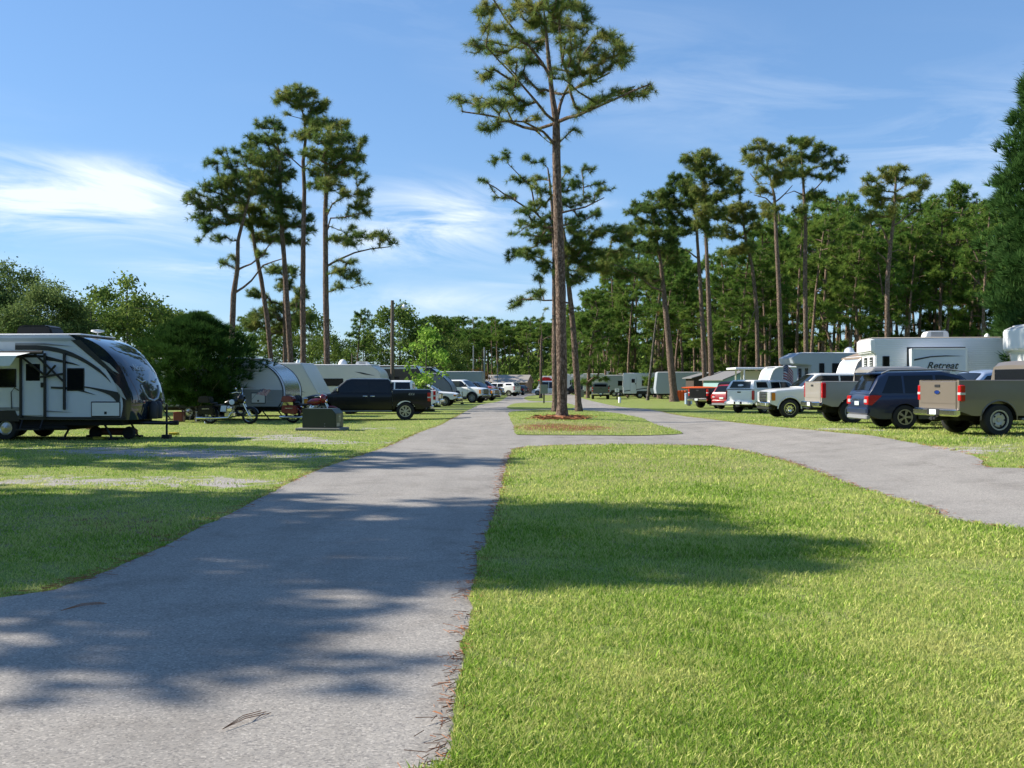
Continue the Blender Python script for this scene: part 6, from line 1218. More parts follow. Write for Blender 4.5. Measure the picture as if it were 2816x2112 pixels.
text('Extreme', .22, CHAR, rt.t, (5.515, 0, 3.02), (R(90), 0, R(90)), .3)
mb = MB(); mb.box(5.3, 5.52, -1.27, 1.27, 2.86, 3.40, c=.04); mb.build('front_visor', WHITE, rt.t, smooth=40)
for yy in (-.72, .30): mb = MB(); mb.box(5.29, 5.325, yy, yy + .55, 1.0, 2.65, c=.02); w_ = mb.build('front_window', BLACK, rt.t, smooth=40); mb = MB(); mb.box(5.32, 5.335, yy + .05, yy + .5, 1.05, 2.6); [mb.box(5.335, 5.34, yy + .05, yy + .5, 1.1 + k * .1, 1.13 + k * .1, 1) for k in range(15)]; mb.build('blind', [GLASS2, RB], w_)
def shelter(label, px, D, w=4.2, d=3.4, h=3.1, hd=0):
    X = (px - CX) / F * D; t = thing('timber_shelter', label, 'shelter', (X, D, terr(X, D)), R(hd)); TIM = mat('cedar coloured timber', (.36, .20, .09), .8, var=.25, vscale=6)
    for sx in (-1, 1):
        for sy in (-1, 1): mb = MB(); mb.box(sx * w / 2 - .07, sx * w / 2 + .07, sy * d / 2 - .07, sy * d / 2 + .07, 0, h); mb.build('post', TIM, t)
    mb = MB()
    for sx in (-1, 1): mb = MB(); mb.box(sx * w / 2 - .08, sx * w / 2 + .08, -d / 2 - .3, d / 2 + .3, h, h + .22); mb.build('beam', TIM, t)
    mb = MB(); o = .45
    mb.slab([(-w / 2 - o, h + .12), (0, h + 1.05), (w / 2 + o, h + .12), (w / 2 + o, h + .2), (0, h + 1.15), (-w / 2 - o, h + .2)], -d / 2 - .4, d / 2 + .4); mb.build('roof', mat('brown shingle roof', (.22, .17, .13), .9, var=.25, vscale=8), t)
    mb = MB(); mb.slab([(-w / 2, h + .22), (w / 2, h + .22), (0, h + .98)], -d / 2 + .02, -d / 2 + .08); mb.build('gable', TIM, t)
    for k in range(6): y = -d / 2 + k * d / 5; mb = MB(); mb.slab([(-w / 2 - .4, h + .04), (0, h + .94), (w / 2 + .4, h + .04), (w / 2 + .4, h + .12), (0, h + 1.04), (-w / 2 - .4, h + .12)], y - .03, y + .03); mb.build('rafter', TIM, t)
shelter('timber gable shelter with orange posts behind the Retreat trailer', 2505, 49.5, w=4.6, h=2.75)
def wedge(L, H, zb): return zp(L, H, zb, curve([(L / 2 - .1, zb), (L / 2, zb + .5), (L / 2 - .12, 1.7), (L / 2 - .45, H - .25), (L / 2 - .9, H)], 3))
GB = mat('grey blue shaded laminate', (.36, .40, .45), .4)  # white trailer skin with shade put into its colour; also on grey things
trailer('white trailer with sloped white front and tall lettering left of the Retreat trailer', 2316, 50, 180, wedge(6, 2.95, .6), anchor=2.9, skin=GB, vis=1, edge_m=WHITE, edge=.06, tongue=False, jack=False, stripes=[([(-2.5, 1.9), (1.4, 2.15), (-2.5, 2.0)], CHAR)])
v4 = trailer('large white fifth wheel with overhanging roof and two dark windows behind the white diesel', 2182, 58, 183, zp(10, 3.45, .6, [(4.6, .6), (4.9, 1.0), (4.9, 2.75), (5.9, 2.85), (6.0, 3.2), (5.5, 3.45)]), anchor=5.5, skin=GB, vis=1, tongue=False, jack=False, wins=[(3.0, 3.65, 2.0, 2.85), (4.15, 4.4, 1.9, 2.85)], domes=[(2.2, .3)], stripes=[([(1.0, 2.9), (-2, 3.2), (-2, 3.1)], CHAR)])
for yy in (-.85, .25): mb = MB(); mb.box(4.89, 4.925, yy, yy + .5, 1.7, 2.6, c=.03); mb.build('front_window', GLASS, v4.t, smooth=40)
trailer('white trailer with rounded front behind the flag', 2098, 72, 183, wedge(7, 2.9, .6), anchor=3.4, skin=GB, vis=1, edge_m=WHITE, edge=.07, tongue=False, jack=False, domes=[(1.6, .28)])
trailer('white motorhome with tall side peeking in at the right edge', 2812, 39.2, 174, zp(7, 3.75, .6, [(3.3, .6), (3.4, 2.7), (3.7, 2.8), (3.7, 3.6), (3.4, 3.75)]), anchor=3.4, skin=WHITE, vis=1, tongue=False, jack=False, domes=[(2.0, .3)])
# far row, centre right
def leanrow():
    trailer('white trailer with dark stripes and two windows in dappled light between the far pines', 1785, 119, -4, zp(6.2, 2.95, .55, [(3.0, .55), (3.1, 1.0), (3.0, 2.95)]), skin=WHITE, vis=-1, tongue=False, wins=[(-.9, .0, 1.5, 2.1), (1.3, 2.3, 1.5, 2.2)], stripes=[([(-3, .9), (0, 1.3), (3, 1.75), (3, 1.65), (0, 1.2), (-3, .8)], CHAR)], ac=[(1.9, GREYP)], door=(-2.3, -1.6, .8, 2.5))
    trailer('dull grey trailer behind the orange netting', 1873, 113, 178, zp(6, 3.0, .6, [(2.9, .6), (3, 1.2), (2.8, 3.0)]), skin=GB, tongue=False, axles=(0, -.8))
    trailer('white motorhome with awning behind the black sport utility vehicle', 1615, 166, -6, zp(7.5, 3.3, .6, [(3.2, .6), (3.4, 1.6), (3.75, 1.8), (3.6, 3.3)]), skin=WHITE, vis=-1, tongue=False, name='motorhome', cat='motorhome', wins=[(-2.8, -1.9, 1.6, 2.3), (.4, 1.3, 1.6, 2.3), (2.0, 2.7, 1.7, 2.3)], awning=(-1, -2.6, 1.8, 2.95), axles=(2.3, -2.2))
    trailer('white motorhome with brown panel behind the grey green pickup', 1672, 150, -4, zp(7.5, 3.2, .6, [(3.6, .6), (3.75, 1.2), (3.6, 3.2)]), skin=WHITE, vis=-1, tongue=False, name='motorhome', cat='motorhome', wins=[(.2, 1.2, 1.6, 2.3)], bands=[([(-.3, 1.3), (.2, 1.3), (.2, 2.9), (-.3, 2.9)], DBROWN)], ac=[(0, WHITE)], axles=(2.3, -2.2))
    trailer('small white trailer between the motorhome and the striped trailer', 1712, 135, -6, zp(5, 2.85, .6, [(2.4, .6), (2.5, 1.2), (2.3, 2.85)]), skin=GB, vis=-1, tongue=False, wins=[(-.6, .3, 1.5, 2.1)])
    trailer('white trailer seen through the slim trunks left of the black vehicle', 1572, 175, -4, zp(6, 2.9, .6, [(2.8, .6), (3, 1.2), (2.7, 2.9)]), skin=WHITE, vis=-1, tongue=False)
    trailer('white camper box just left of the tallest pine trunk', 1532, 170, -4, zp(5, 3.0, .6, [(2.4, .6), (2.5, 1.2), (2.4, 3.0)]), skin=WHITE, vis=-1, tongue=False)
leanrow()

# ---------------------------------------------------------------- buildings
def shed(name, label, px, D, hd, w, d, h, wall, roofm, pitch=.8, over=.3, wins=(), cat='shed'):
    X = (px - CX) / F * D; t = thing(name, label, cat, (X, D, terr(X, D)), R(hd))
    mb = MB(); mb.slab([(-w / 2, 0), (w / 2, 0), (w / 2, h), (0, h + pitch), (-w / 2, h)], -d / 2, d / 2); mb.build('wall', wall, t)
    for s in (-1, 1): mb = MB(); mb.slab([(0, h + pitch + .02), (s * (w / 2 + over), h - over * pitch / w * 2 + .02), (s * (w / 2 + over), h - over * pitch / w * 2 + .10), (0, h + pitch + .10)], -d / 2 - over, d / 2 + over); mb.build('roof', roofm, t)
    for xa, xb, za, zb in wins:
        mb = MB(); mb.box(xa - .05, xb + .05, -d / 2 - .03, -d / 2 + .01, za - .05, zb + .05); f = mb.build('window', WHITE, t); mb = MB(); mb.box(xa, xb, -d / 2 - .035, -d / 2 - .028, za, zb); mb.build('pane', GLASS, f)
    return t
TEAL = mat('pale teal siding', (.22, .36, .36), .7, var=.06); GR = mat('grey shingles', (.16, .16, .16), .9, var=.2, vscale=10)
shed('garden_shed', 'pale teal shed with grey gable roof behind the red hatchback', 2012, 88, 12, 3.4, 4.6, 2.1, TEAL, GR, .65, wins=[(-1.3, -.6, 1.1, 1.7), (.6, 1.3, 1.1, 1.7)])
shed('dark_shed', 'dark brown shed between the grey trailer and the twin pines', 1945, 100, 5, 3.6, 3, 2.3, mat('dark brown boards', (.05, .035, .025), .9, var=.2), GR, .5)
shed('long_building', 'long low brown roofed building beyond the orange pickup', 1332, 175, 78, 6, 16, 2.0, mat('brown siding', (.16, .12, .09), .8), mat('tan metal roof', (.30, .27, .23), .6), 1.2, cat='building')
def carport():
    D = 76; X = (2060 - CX) / F * D; t = thing('carport', 'flat white roofed carport left of the rounded white trailer', 'carport', (X, D, terr(X, D)), 0)
    mb = MB(); mb.box(-1.4, 3.2, -1.6, 1.6, 2.78, 2.95, c=.03); mb.build('roof', WHITE, t)
    for x in (-.7, 3.0):
        for y in (-1.4, 1.4): mb = MB(); mb.box(x - .05, x + .05, y - .05, y + .05, 0, 2.8); mb.build('post', WHITE, t)
    mb = MB(); mb.box(-.55, 1.2, .4, .46, 0, 2.7); mb.build('panel', CREAM, t)
carport()
def canopy():
    D = 155; X = (1502 - CX) / F * D; t = thing('red_canopy', 'small bright red canopy beside the far white van', 'canopy', (X, D, 0), 0); m = mat('red canvas', (.6, .02, .02), .8)
    mb = MB(); mb.slab([(-1.3, 2.2), (1.3, 2.2), (.4, 2.75), (-.4, 2.75)], -1.2, 1.2); mb.build('canvas', m, t)
    for x in (-1.2, 1.2):
        for y in (-1.1, 1.1): mb = MB(); mb.box(x - .03, x + .03, y - .03, y + .03, 0, 2.22); mb.build('pole', STEEL, t)
canopy()
# ---------------------------------------------------------------- green transformer box on its pad
def transformer():
    x, y = G(881, 1184); t = thing('transformer_box', 'dark green electrical transformer cabinet on a concrete pad', 'electrical box', (x + .03, y + .35, 0), R(-7))
    GM = mat('dark green enamel', (.03, .042, .028), .45, var=.1, vscale=4); w, d, h = 1.26, .95, .74
    mb = MB(); mb.box(-.85, .82, -.62, .60, 0, .10, c=.015); mb.build('pad', mat('old concrete', (.20, .20, .18), .9, var=.15, bump=.3), t)
    mb = MB(); mb.slab([(-w / 2, .10), (w / 2, .10), (w / 2, .62), (w / 2 - .16, .80), (-w / 2, .80)], -d / 2, d / 2); mb.build('cabinet', GM, t, smooth=30, bevel=.012)
    LT = mat('khaki side panel', (.10, .105, .07), .5, var=.1); mb = MB(); mb.box(w / 2, w / 2 + .012, -d / 2 + .04, d / 2 - .04, .14, .62); sp = mb.build('side_door', LT, t)
    mb = MB(); mb.box(w / 2 + .012, w / 2 + .016, -.16, .10, .32, .58); mb.build('warning_label', mat('faded label', (.30, .28, .17), .6), sp); mb = MB(); mb.box(w / 2 + .012, w / 2 + .016, -d / 2 + .08, -.05, .16, .28); mb.build('data_plate', mat('pale plate', (.45, .40, .30), .5), sp)
    mb = MB(); mb.box(w / 2 + .012, w / 2 + .016, -.14, .02, .49, .53); mb.build('label_bar', mat('white ink', (.7, .7, .66), .6), sp)
    for z in (.16, .25): mb = MB(); mb.lathe([(.016, -d / 2 - .008), (.001, -d / 2 - .014)], c=(.22, 0, z), n=8); mb.build('bolt', STEEL, t)
    mb = MB(); mb.box(-.003, .003, -d / 2 - .003, -d / 2 + .001, .12, .78); mb.build('seam', BLACK, t)
transformer()
# ---------------------------------------------------------------- motorcycles
def motorcycle(label, px, D, hd, col, accent=None, tour=True, apes=False):
    X = (px - CX) / F * D; t = thing('motorcycle', label, 'motorcycle', (X, D, terr(X, D)), R(hd), 'touring motorcycles on the left plots'); fw, rw = .82, -.80
    for x, r, wd in ((fw, .335, .12), (rw, .32, .16)):
        mb = MB(); mb.lathe([(r * .74, -wd / 2), (r * .93, -wd * .42), (r, 0), (r * .93, wd * .42), (r * .74, wd / 2), (r * .72, 0), (r * .74, -wd / 2)], n=28); w = mb.build('wheel', RUBBER, t, smooth=60, loc=(x, 0, r))
        mb = MB(); mb.lathe([(r * .74, -.03), (r * .76, 0), (r * .74, .03), (r * .70, 0), (r * .74, -.03)], n=28); mb.lathe([(.001, -.05), (.05, -.05), (.05, .05), (.001, .05)], n=10)
        for k in range(10): a = k * math.pi / 5; mb.tube([(.04 * math.cos(a), 0, .04 * math.sin(a)), (r * .73 * math.cos(a + .12), 0, r * .73 * math.sin(a + .12))], .008, 4)
        mb.build('rim', CHROME, w, smooth=40)
        mb = MB(); pts = []; a0, a1 = (20, 150) if x > 0 else (10, 175); n = 10
        for k in range(n): a = R(a0 + (a1 - a0) * k / (n - 1)); pts.append((x + (r + .04) * math.cos(a), (r + (.04 if x > 0 else .06)) * math.sin(a) + r))
        V = []
        for (px_, pz) in pts: V += [(px_, -wd * .62, pz - .05), (px_, -wd * .45, pz), (px_, wd * .45, pz), (px_, wd * .62, pz - .05)]
        mb.v = V
        for k in range(n - 1):
            for j in range(3): a = k * 4 + j; mb.f.append([a, a + 1, a + 5, a + 4]); mb.m.append(0)
        mb.build('fender', col, t, smooth=60)
    mb = MB()
    for s in (1, -1): mb.tube([(fw, s * .10, .335), (.50, s * .10, .98)], [.028, .022], 8)
    mb.build('fork', CHROME, t, smooth=60)
    mb = MB(); mb.tube([(.46, 0, .95), (.30, 0, .42), (-.35, 0, .30), (-.62, 0, .55), (.40, 0, .80)], .028, 6); mb.tube([(rw, .1, .32), (-.3, .12, .35)], .02, 5); mb.build('frame', BLACK, t, smooth=60)
    mb = MB(); mb.box(-.22, .24, -.13, .13, .26, .50, c=.05)
    for a, xx in ((-22, -.12), (24, .16)):
        for k in range(6): z = .50 + k * .042; xc = xx * .5 + math.tan(R(a)) * (z - .5); mb.box(xc - .095, xc + .095, -.11, .11, z, z + .028, c=.008)
    mb.lathe([(.001, -.17), (.11, -.15), (.11, -.12)], c=(.03, 0, .62), n=14); mb.build('engine', CHROME, t, smooth=40)
    mb = MB(); secs = [(-.18, .09, .80, .90), (-.02, .15, .74, 1.0), (.18, .16, .74, 1.02), (.34, .12, .80, 1.0), (.42, .05, .86, .96)]; V = []
    for x, w_, z0, z1 in secs:
        for k in range(10): a = 2 * math.pi * k / 10; V.append((x, w_ * math.cos(a), (z0 + z1) / 2 + (z1 - z0) / 2 * math.sin(a)))
    mb.v = V
    for i in range(4):
        for k in range(10): l = (k + 1) % 10; mb.f.append([i * 10 + k, (i + 1) * 10 + k, (i + 1) * 10 + l, i * 10 + l]); mb.m.append(0)
    mb.f += [list(range(10)), list(range(40, 50))]; mb.m += [0, 0]; tk = mb.build('fuel_tank', col, t, smooth=60)
    if accent: mb = MB(); mb.lathe([(.11, -.165), (.10, -.172), (.001, -.175)], c=(.14, 0, .88), n=14); mb.build('tank_emblem', accent, tk)
    mb = MB(); mb.box(-.62, -.14, -.16, .16, .70, .80, c=.045); mb.box(-.78, -.52, -.14, .14, .78, .88, c=.04); mb.build('seat', BLACK, t, smooth=60)
    for s in (1, -1): mb = MB(); y0, y1 = sorted((s * .20, s * .40)); mb.slab([(-1.18, .42), (-.55, .36), (-.50, .62), (-.60, .72), (-1.15, .74)], y0, y1); sb = mb.build('saddlebag', col, t, smooth=40, bevel=.035); mb = MB(); y0, y1 = sorted((s * .398, s * .408)); mb.box(-1.0, -.7, y0, y1, .60, .63); mb.build('latch', CHROME, sb)
    if tour: mb = MB(); mb.slab([(-1.22, .86), (-.74, .86), (-.74, 1.06), (-.84, 1.12), (-1.16, 1.12), (-1.22, 1.04)], -.26, .26); tp = mb.build('tour_pack', col, t, smooth=40, bevel=.04); mb = MB(); mb.box(-1.235, -1.215, -.2, .2, .90, .96); mb.build('tail_light', RED, tp)
    for s in (1, -1): mb = MB(); mb.tube([(.1, s * .16, .45), (.0, s * .2, .26), (-.4, s * .24, .24), (-1.28, s * .26, .25)], [.03, .035, .045, .05], 8); mb.build('exhaust_pipe', CHROME, t, smooth=60)
    mb = MB(); hz = 1.28 if apes else 1.12
    for s in (1, -1): mb.tube([(.47, 0, 1.0), (.46, s * .2, hz - .02), (.38, s * .34, hz), (.22, s * .42, hz - .04)], .016, 6); mb.tube([(.22, s * .42, hz - .04), (.12, s * .44, hz - .05)], .022, 6, 1); mb.tube([(.40, s * .3, hz), (.40, s * .36, hz + .12)], .008, 4); mb.box(.37, .40, s * .36 - .06, s * .36 + .06, hz + .10, hz + .17, c=.01)
    mb.build('handlebar', [CHROME, BLACK], t, smooth=60)
    mb = MB(); mb.lathe([(.001, .66), (.085, .65), (.095, .60), (.05, .46), (.001, .44)], axis='x', c=(0, 0, .90), n=14); mb.build('headlight', CHROME, t, smooth=50)
    mb = MB(); V = []
    for x, w_, z0, z1 in ((.60, .16, .84, 1.1), (.56, .26, .82, 1.16), (.46, .30, .84, 1.18), (.40, .28, .92, 1.14)): V += [(x, -w_, (z0 + z1) / 2), (x, -w_ * .7, z1), (x, w_ * .7, z1), (x, w_, (z0 + z1) / 2), (x, w_ * .7, z0), (x, -w_ * .7, z0)]
    mb.v = V
    for i in range(3):
        for k in range(6): l = (k + 1) % 6; mb.f.append([i * 6 + k, i * 6 + l, (i + 1) * 6 + l, (i + 1) * 6 + k]); mb.m.append(0)
    mb.build('fairing', col, t, smooth=60)
    mb = MB(); mb.tube([(.0, .14, .28), (-.08, .34, .02)], .014, 5); mb.build('kickstand', STEEL, t); mb = MB(); [mb.box(.18, .34, min(s * .2, s * .36), max(s * .2, s * .36), .30, .33) for s in (1, -1)]; mb.build('footboard', BLACK, t)
    if accent: mb = MB(); [mb.slab([(-.34, .50), (-.12, .50), (-.08, .74), (-.30, .74)], min(s * .14, s * .16), max(s * .14, s * .16)) for s in (1, -1)]; mb.build('side_cover', accent, t)
    t.rotation_euler[0] = 0; t.scale = (1.06,) * 3; return t
BLUEM = mat('white blue enamel', (.45, .55, .75), .25, coat=1)
motorcycle('black touring motorcycle with pale blue panels in front of the ribbed trailer', 632, 42.4, -3, black_p, BLUEM, apes=True)
motorcycle('dark red touring motorcycle behind the transformer box', 858, 43.4, -4, paint('deep red paint', (.16, .008, .012)), None)
# small things round the motorcycles
def folding_chair(label, px, D, hd, m):
    X = (px - CX) / F * D; t = thing('folding_chair', label, 'chair', (X, D, 0), R(hd))
    for x in (-.22, .22):
        for y in (-.2, .2): mb = MB(); mb.tube([(x, y, 0), (x, y * .6, .45)], .014, 5); mb.build('leg', m, t)
    mb = MB(); mb.box(-.24, .24, -.22, .22, .42, .45, c=.01); mb.build('seat', m, t); mb = MB(); mb.tube([(-.22, .2, .42), (-.22, .3, .9)], .014, 5); mb.tube([(.22, .2, .42), (.22, .3, .9)], .014, 5); mb.box(-.22, .22, .27, .30, .62, .88, c=.01); mb.build('backrest', m, t)
folding_chair('white folding chair behind the tail of the black motorcycle', 553, 45.5, 20, WHITE)
folding_chair('dark folding chair in front of the trailer hitch', 522, 46.5, -30, BLACK)
def towed_box(name, label, cat, px, py, w, d, h, m, rz=0, c=.02):
    x, y = G(px, py); mb = MB(); mb.box(-w / 2, w / 2, -d / 2, d / 2, 0, h, c=c); mb.box(-w / 2 - .015, w / 2 + .015, -d / 2 - .015, d / 2 + .015, h * .86, h * .93, c=.005); o = mb.build(name, m, None, smooth=40, loc=(x, y, terr(x, y))); o.rotation_euler = (0, 0, R(rz)); tagset(o, label, cat); return o
towed_box('storage_tote', 'pale grey tote on the grass seen under the big trailer', 'box', 232, 1178, .42, .3, .6, GB, 10)
towed_box('wooden_block', 'upright wooden post stub seen under the big trailer', 'wooden post', 193, 1181, .22, .2, .62, WOOD)
towed_box('brick_stack', 'small reddish block lying under the big trailer', 'block', 250, 1180, .3, .25, .2, mat('brick red', (.25, .09, .05), .9))
towed_box('cooler', 'small white blue cooler beside the black motorcycle', 'cooler', 575, 1165, .35, .25, .28, BLUEM)
towed_box('chest', 'red and white crate at the trailer hitch', 'crate', 493, 1160, .42, .4, .45, maroon_p)
def spare():
    x, y = G(262, 1208); t = thing('mover_dolly', 'low dark wheeled dolly under the trailer nose', 'dolly', (x, y + .3, 0), R(-8))
    mb = MB(); mb.box(.0, 1.2, -.2, .2, .12, .34, c=.06); mb.build('deck', mat('rust red paint', (.10, .03, .02), .7), t)
    for xx in (0, 1.1): mb = MB(); mb.lathe([(.001, -.08), (.18, -.08), (.2, 0), (.18, .08), (.001, .08)], c=(xx, -.2, .2), n=16); mb.build('wheel', RUBBER, t, smooth=50)
    for px, py, l in ((272, 1209, 'yellow wheel chock under the trailer nose'), (478, 1196, 'yellow levelling block at the hitch jack')):
        towed_box('wheel_chock', l, 'chock', px, py, .3, .22, .09, mat('chock yellow', (.45, .36, .03), .6))
spare()
# ---------------------------------------------------------------- flags
def flag_tex(m_name='striped flag cloth'):
    m, nt, b, N, L = nodes(m_name); b.inputs['Roughness'].default_value = .85; uv = N('ShaderNodeUVMap'); sp = N('ShaderNodeSeparateXYZ'); L(uv.outputs[0], sp.inputs[0])
    def mth(op, a, bb, c=None):
        n = N('ShaderNodeMath'); n.operation = op
        for i, v in enumerate((a, bb, c)):
            if v is None: continue
            if isinstance(v, (int, float)): n.inputs[i].default_value = v
            else: L(v, n.inputs[i])
        return n.outputs[0]
    st = mth('GREATER_THAN', mth('MODULO', mth('MULTIPLY', sp.outputs[1], 13), 2), 1)
    mx = N('ShaderNodeMix'); mx.data_type = 'RGBA'; L(st, mx.inputs[0]); mx.inputs[6].default_value = (.40, .02, .03, 1); mx.inputs[7].default_value = (.72, .72, .70, 1)
    canton = mth('MULTIPLY', mth('LESS_THAN', sp.outputs[0], .4), mth('GREATER_THAN', sp.outputs[1], .4615))
    cx = mth('SUBTRACT', mth('FRACT', mth('MULTIPLY', sp.outputs[0], 15), None), .5); cy = mth('SUBTRACT', mth('FRACT', mth('MULTIPLY', sp.outputs[1], 9.3), None), .5)
    star = mth('LESS_THAN', mth('ADD', mth('MULTIPLY', cx, cx), mth('MULTIPLY', cy, cy)), .07)
    m1 = N('ShaderNodeMix'); m1.data_type = 'RGBA'; L(star, m1.inputs[0]); m1.inputs[6].default_value = (.02, .03, .12, 1); m1.inputs[7].default_value = (.7, .7, .7, 1)
    m2 = N('ShaderNodeMix'); m2.data_type = 'RGBA'; L(canton, m2.inputs[0]); L(mx.outputs[2], m2.inputs[6]); L(m1.outputs[2], m2.inputs[7]); L(m2.outputs[2], b.inputs['Base Color']); return m
FLAG = flag_tex()
def flag(label, foot, top, w, h, droop, seed, pole_r=.02, stiff=1.0):
    t = thing('flag', label, 'flag', foot); T = Vector(top); mb = MB(); mb.tube([(0, 0, 0), tuple(T)], pole_r, 6); mb.build('pole', STEEL, t)
    d = T.normalized(); nu, nv = 18, 10; me = bpy.data.meshes.new('cloth'); V = []; UV = []
    for i in range(nu + 1):
        for j in range(nv + 1):
            u, v = i / nu, j / nv; a = T - d * (h * (1 - v)); fall = droop * u; x = w * u * stiff * (1 - .35 * droop * u); V.append((a.x + x + .04 * math.sin(u * 9 + seed), a.y + .10 * math.sin(u * 11 + v * 2 + seed) * (u + .1), a.z - w * fall * u * .9 - .02 * math.sin(u * 14))); UV.append((u, v))
    Fc = [[i * (nv + 1) + j, (i + 1) * (nv + 1) + j, (i + 1) * (nv + 1) + j + 1, i * (nv + 1) + j + 1] for i in range(nu) for j in range(nv)]
    me.from_pydata(V, [], Fc); ul = me.uv_layers.new(name='UVMap')
    for lp in me.loops: ul.data[lp.index].uv = UV[lp.vertex_index]
    me.materials.append(FLAG); me.polygons.foreach_set('use_smooth', [True] * len(Fc)); o = bpy.data.objects.new('cloth', me); COL.objects.link(o); o.parent = t
D = 60.0; X = (2150 - CX) / F * D; flag('large striped flag with dark blue star field hanging above the camper shell pickup', (X, D, 0), (.1, 0, 3.0), 1.25, 1.0, 1.0, 1, .025, .75)
D = 45.6; X = (690 - CX) / F * D; flag('small striped flag on a slanted stick by the ribbed trailer', (X, D, .95), (.42, 0, .52), .52, .32, .12, 2, .009)
# ---------------------------------------------------------------- poles, posts, signs, bins
def pole(name, label, px, D, top, r, m, lamp=None, cat='utility pole', lean=0):
    X = (px - CX) / F * D; H = (CY - top) / F * D + EYE; t = thing(name, label, cat, (X, D, 0)); mb = MB(); mb.tube([(0, 0, -.2), (lean / 2, 0, H / 2), (lean, 0, H)], [r, r * .92, r * .8], 12); mb.build('pole', m, t, smooth=60)
    if lamp: mb = MB(); mb.tube([(lean, 0, H - .5), (lean + lamp[0] * .7, 0, H - .25), (lean + lamp[0], 0, H - .3)], .03, 6); mb.build('arm', STEEL, t, smooth=60); mb = MB(); mb.lathe([(.06, .12), (.18, 0), (.22, -.1), (.15, -.16), (.001, -.18)], axis='z', c=(lean + lamp[0], 0, H - .38), n=12); mb.build('lamp_head', WHITE, t, smooth=50)
    return t
POLEW = mat('grey brown pole wood', (.13, .10, .075), .9, var=.25, vscale=3)
pole('utility_pole', 'wooden utility pole with small lamp behind the black pickup', 1079, 63, 826, .13, POLEW, lamp=(.75,))
pole('utility_pole', 'dark thin pole above the long cream trailer', 968, 100, 972, .08, POLEW); pole('light_pole', 'pale metal pole rising behind the maroon pickup', 1332, 118, 955, .11, STEEL); pole('light_pole', 'thinner pale pole left of the far pale metal pole', 1302, 140, 950, .10, STEEL); pole('light_pole', 'short pole between the far pines left of the big pine', 1368, 150, 1000, .08, STEEL)
def board(name, label, px, py, w, h, zc, bm_, pm, cat='sign', lines=None, tilt=0):
    x, y = G(px, py); t = thing(name, label, cat, (x, y, terr(x, y)), R(tilt)); mb = MB(); mb.box(-.06, .06, .0, .1, -.05, zc + h * .3); mb.build('post', pm, t); mb = MB(); mb.box(-w / 2, w / 2, -.05, 0, zc - h / 2, zc + h / 2, c=.01); o = mb.build('board', bm_, t)
    if lines: 
        for k, (s_, sz) in enumerate(lines): text(s_, sz, BLACK, o, (0, -.054, zc + h * .12 - k * sz * 1.2), (R(90), 0, 0), 0, .002)
board('camp_sign', 'blank grey green board on a dark post left of the tallest pine', 1496, 1110, .66, .78, 1.25, mat('grey green board', (.20, .22, .17), .7), BLACK)
board('site_sign', 'small white sign on a black post across the right road', 1697, 1099, .45, .38, 1.0, WHITE, BLACK, lines=[('SITES', .11), ('1-20', .11)])
def hydrant():
    x, y = G(1704, 1108); t = thing('service_post', 'white water service post with dark domed top beside the small sign', 'post', (x, y, 0)); mb = MB(); mb.lathe([(.13, 0), (.12, .5), (.10, .52)], axis='z', n=12); mb.build('post', WHITE, t, smooth=50); mb = MB(); mb.lathe([(.02, .5), (.02, .66), (.17, .66), (.2, .74), (.14, .86), (.001, .92)], axis='z', n=14); mb.build('cap', BLACK, t, smooth=50)
hydrant()
def netting():
    X = (1876 - CX) / F * 100; t = thing('orange_barrier', 'orange plastic netting sheet hung behind the black pickup', 'barrier', (X, 100, 0)); m = mat('orange plastic', (.75, .12, .02), .6); mb = MB(); n = 16
    for i in range(n + 1):
        for z in (0.02, .55, 1.05): mb.v.append((-.48 + .96 * i / n, .06 * math.sin(i * 1.3), z))
    for i in range(n):
        for j in range(2): a = i * 3 + j; mb.f.append([a, a + 3, a + 4, a + 1]); mb.m.append(0)
    mb.build('net', m, t)
    for x in (-.5, .5): mb = MB(); mb.tube([(x, 0, 0), (x, 0, 1.15)], .025, 6); mb.build('post', STEEL, t)
    X = (1925 - CX) / F * 78; t = thing('kayak', 'orange kayak lying above the black pickup bed', 'kayak', (X, 78, 1.35), R(8)); mb = MB(); V = []
    for i in range(9): u = i / 8; w = .33 * math.sin(math.pi * min(.97, max(.03, u))) ** .6; V += [(-1.5 + 3 * u, w * math.cos(a), .16 * math.sin(a) * (w / .33) + .06 * abs(u - .5) ** 2 * 4) for a in np.linspace(0, 6.28, 9)[:-1]]
    mb.v = V
    for i in range(8):
        for k in range(8): l = (k + 1) % 8; mb.f.append([i * 8 + k, (i + 1) * 8 + k, (i + 1) * 8 + l, i * 8 + l]); mb.m.append(0)
    mb.build('hull', m, t, smooth=60)
    for x in (-.9, .9): mb = MB(); mb.box(x - .04, x + .04, -.3, .3, -1.35, -.12); mb.build('stand', DARKM, t)
netting()
towed_box('blue_barrel', 'pale blue bin beside the orange netting', 'bin', 1893, 1112, .55, .55, .95, BLUEM)
towed_box('rubbish_bin', 'grey bin between the far motorhomes', 'bin', 1600, 1092, .5, .5, .95, GREYP)
# pad for the left plots is plain grass; young bright tree by the dark motorhome
yt = leafy('young_tree', 260, 5.2, 1.45, 26, LEAF_Y, .14, 12, .22, trunk_r=.06, base=.28, tipd=3.2)
D = 62; place_copy(yt, (1172 - CX) / F * D, D, 1, .4, 'young slender tree with bright light green leaves behind the black pickup tail', None)
bl = leafy('brown_shrub', 261, 3.0, 2.0, 26, BRUSH, .14, 30, .3, base=.02, tipd=5)
D = 140; place_copy(bl, (1305 - CX) / F * D, D, 1.15, 0, 'rusty brown shrub beside the long low building', None, cat='shrub')
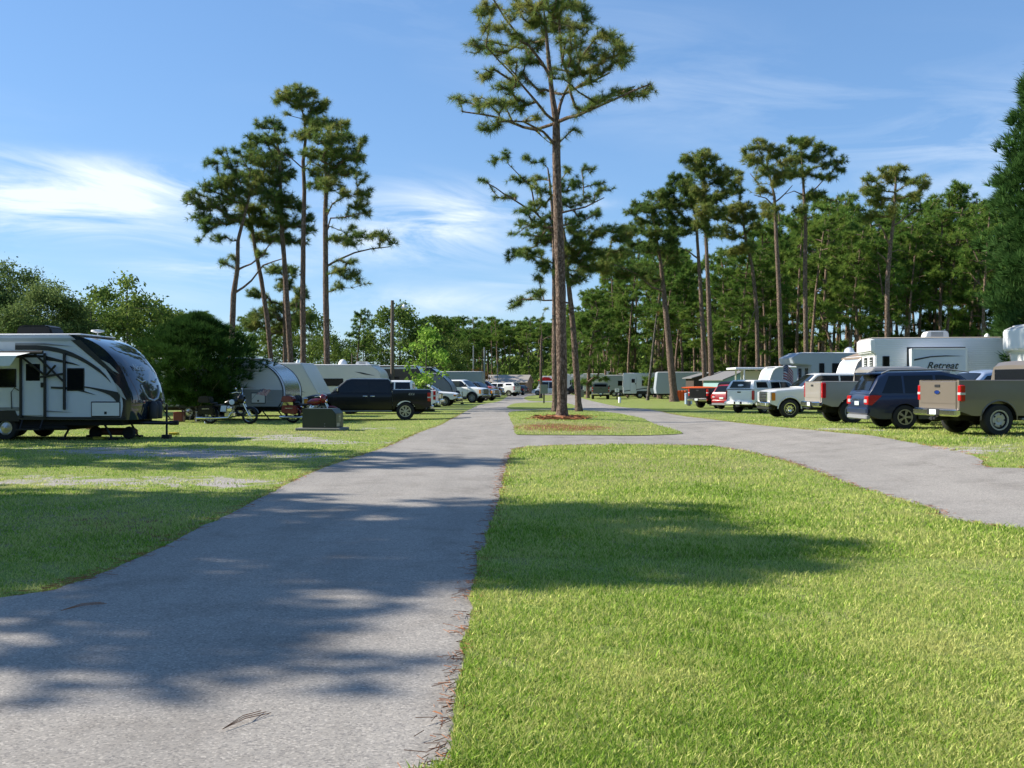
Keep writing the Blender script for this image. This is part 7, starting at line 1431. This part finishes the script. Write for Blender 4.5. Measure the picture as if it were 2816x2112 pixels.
# a person far down the road
def person():
    D = 186; X = (1425 - CX) / F * D; t = thing('person', 'person in pale shorts walking by the far white vehicle', 'person', (X, D, 0), R(200))
    J = {'pel': (0, 0, .95), 'bel': (0, 0, 1.12), 'che': (0, 0, 1.35), 'nek': (0, 0, 1.50), 'hd': (0, 0, 1.60), 'hd2': (0.01, 0, 1.72), 'hl': (.02, .10, .90), 'kl': (.12, .10, .50), 'al': (.02, .10, .08), 'tl': (.18, .10, .04), 'hr': (0, -.10, .90), 'kr': (-.05, -.10, .50), 'ar': (-.22, -.10, .10), 'tr': (-.08, -.10, .04), 'sl': (0, .19, 1.42), 'el': (-.05, .25, 1.14), 'wl': (.08, .26, .92), 'sr': (0, -.19, 1.42), 'er': (.0, -.25, 1.14), 'wr': (.12, -.25, .94)}
    E = [('pel', 'bel'), ('bel', 'che'), ('che', 'nek'), ('nek', 'hd'), ('hd', 'hd2'), ('pel', 'hl'), ('hl', 'kl'), ('kl', 'al'), ('al', 'tl'), ('pel', 'hr'), ('hr', 'kr'), ('kr', 'ar'), ('ar', 'tr'), ('che', 'sl'), ('sl', 'el'), ('el', 'wl'), ('che', 'sr'), ('sr', 'er'), ('er', 'wr')]
    Rr = dict(pel=.14, bel=.13, che=.15, nek=.055, hd=.085, hd2=.08, hl=.09, kl=.055, al=.04, tl=.035, hr=.09, kr=.055, ar=.04, tr=.035, sl=.06, el=.042, wl=.03, sr=.06, er=.042, wr=.03); ks = list(J); me = bpy.data.meshes.new('body'); me.from_pydata([J[k] for k in ks], [(ks.index(a), ks.index(b)) for a, b in E], []); o = bpy.data.objects.new('body', me); COL.objects.link(o); o.parent = t
    md = o.modifiers.new('skin', 'SKIN'); 
    for i, k in enumerate(ks): me.skin_vertices[0].data[i].radius = (Rr[k],) * 2
    me.skin_vertices[0].data[0].use_root = True; o.modifiers.new('sub', 'SUBSURF').levels = 1; me.materials.append(mat('skin', (.45, .28, .2), .6))
    mb = MB(); mb.lathe([(.16, .92), (.17, 1.1), (.185, 1.3), (.17, 1.46), (.07, 1.5)], axis='z', n=12); mb.build('shirt', WHITE, t, smooth=60); mb = MB(); [mb.lathe([(.11, .55), (.12, .9), (.1, .98)], axis='z', c=(0, s * .09, 0), n=10) for s in (1, -1)]; mb.build('shorts', mat('tan cloth', (.3, .25, .18), .9), t, smooth=60); mb = MB(); mb.lathe([(.09, 1.66), (.095, 1.72), (.06, 1.8), (.001, 1.81)], axis='z', n=10); mb.build('hair', mat('brown hair', (.05, .03, .02), .8), t, smooth=60)
person()
# fallen twig and stray needles on the near asphalt
def twig(px, py, L, a, label):
    x, y = G(px, py); t = MB()
    for k in range(3): t.tube([(0, 0, .012), (L * .5 * math.cos(a + k * .05), L * .5 * math.sin(a + k * .05), .02 + .006 * k), (L * math.cos(a + k * .11 - .1), L * math.sin(a + k * .11 - .1), .01)], .0022, 4)
    tagset(t.build('pine_needle_bundle', STRAW, None, loc=(x, y, .018)), label, 'pine needles')
twig(612, 2022, .30, 1.05, 'small fallen bundle of brown pine needles on the near asphalt'); twig(168, 1690, .34, .9, 'fallen brown needles at the left edge of the asphalt')
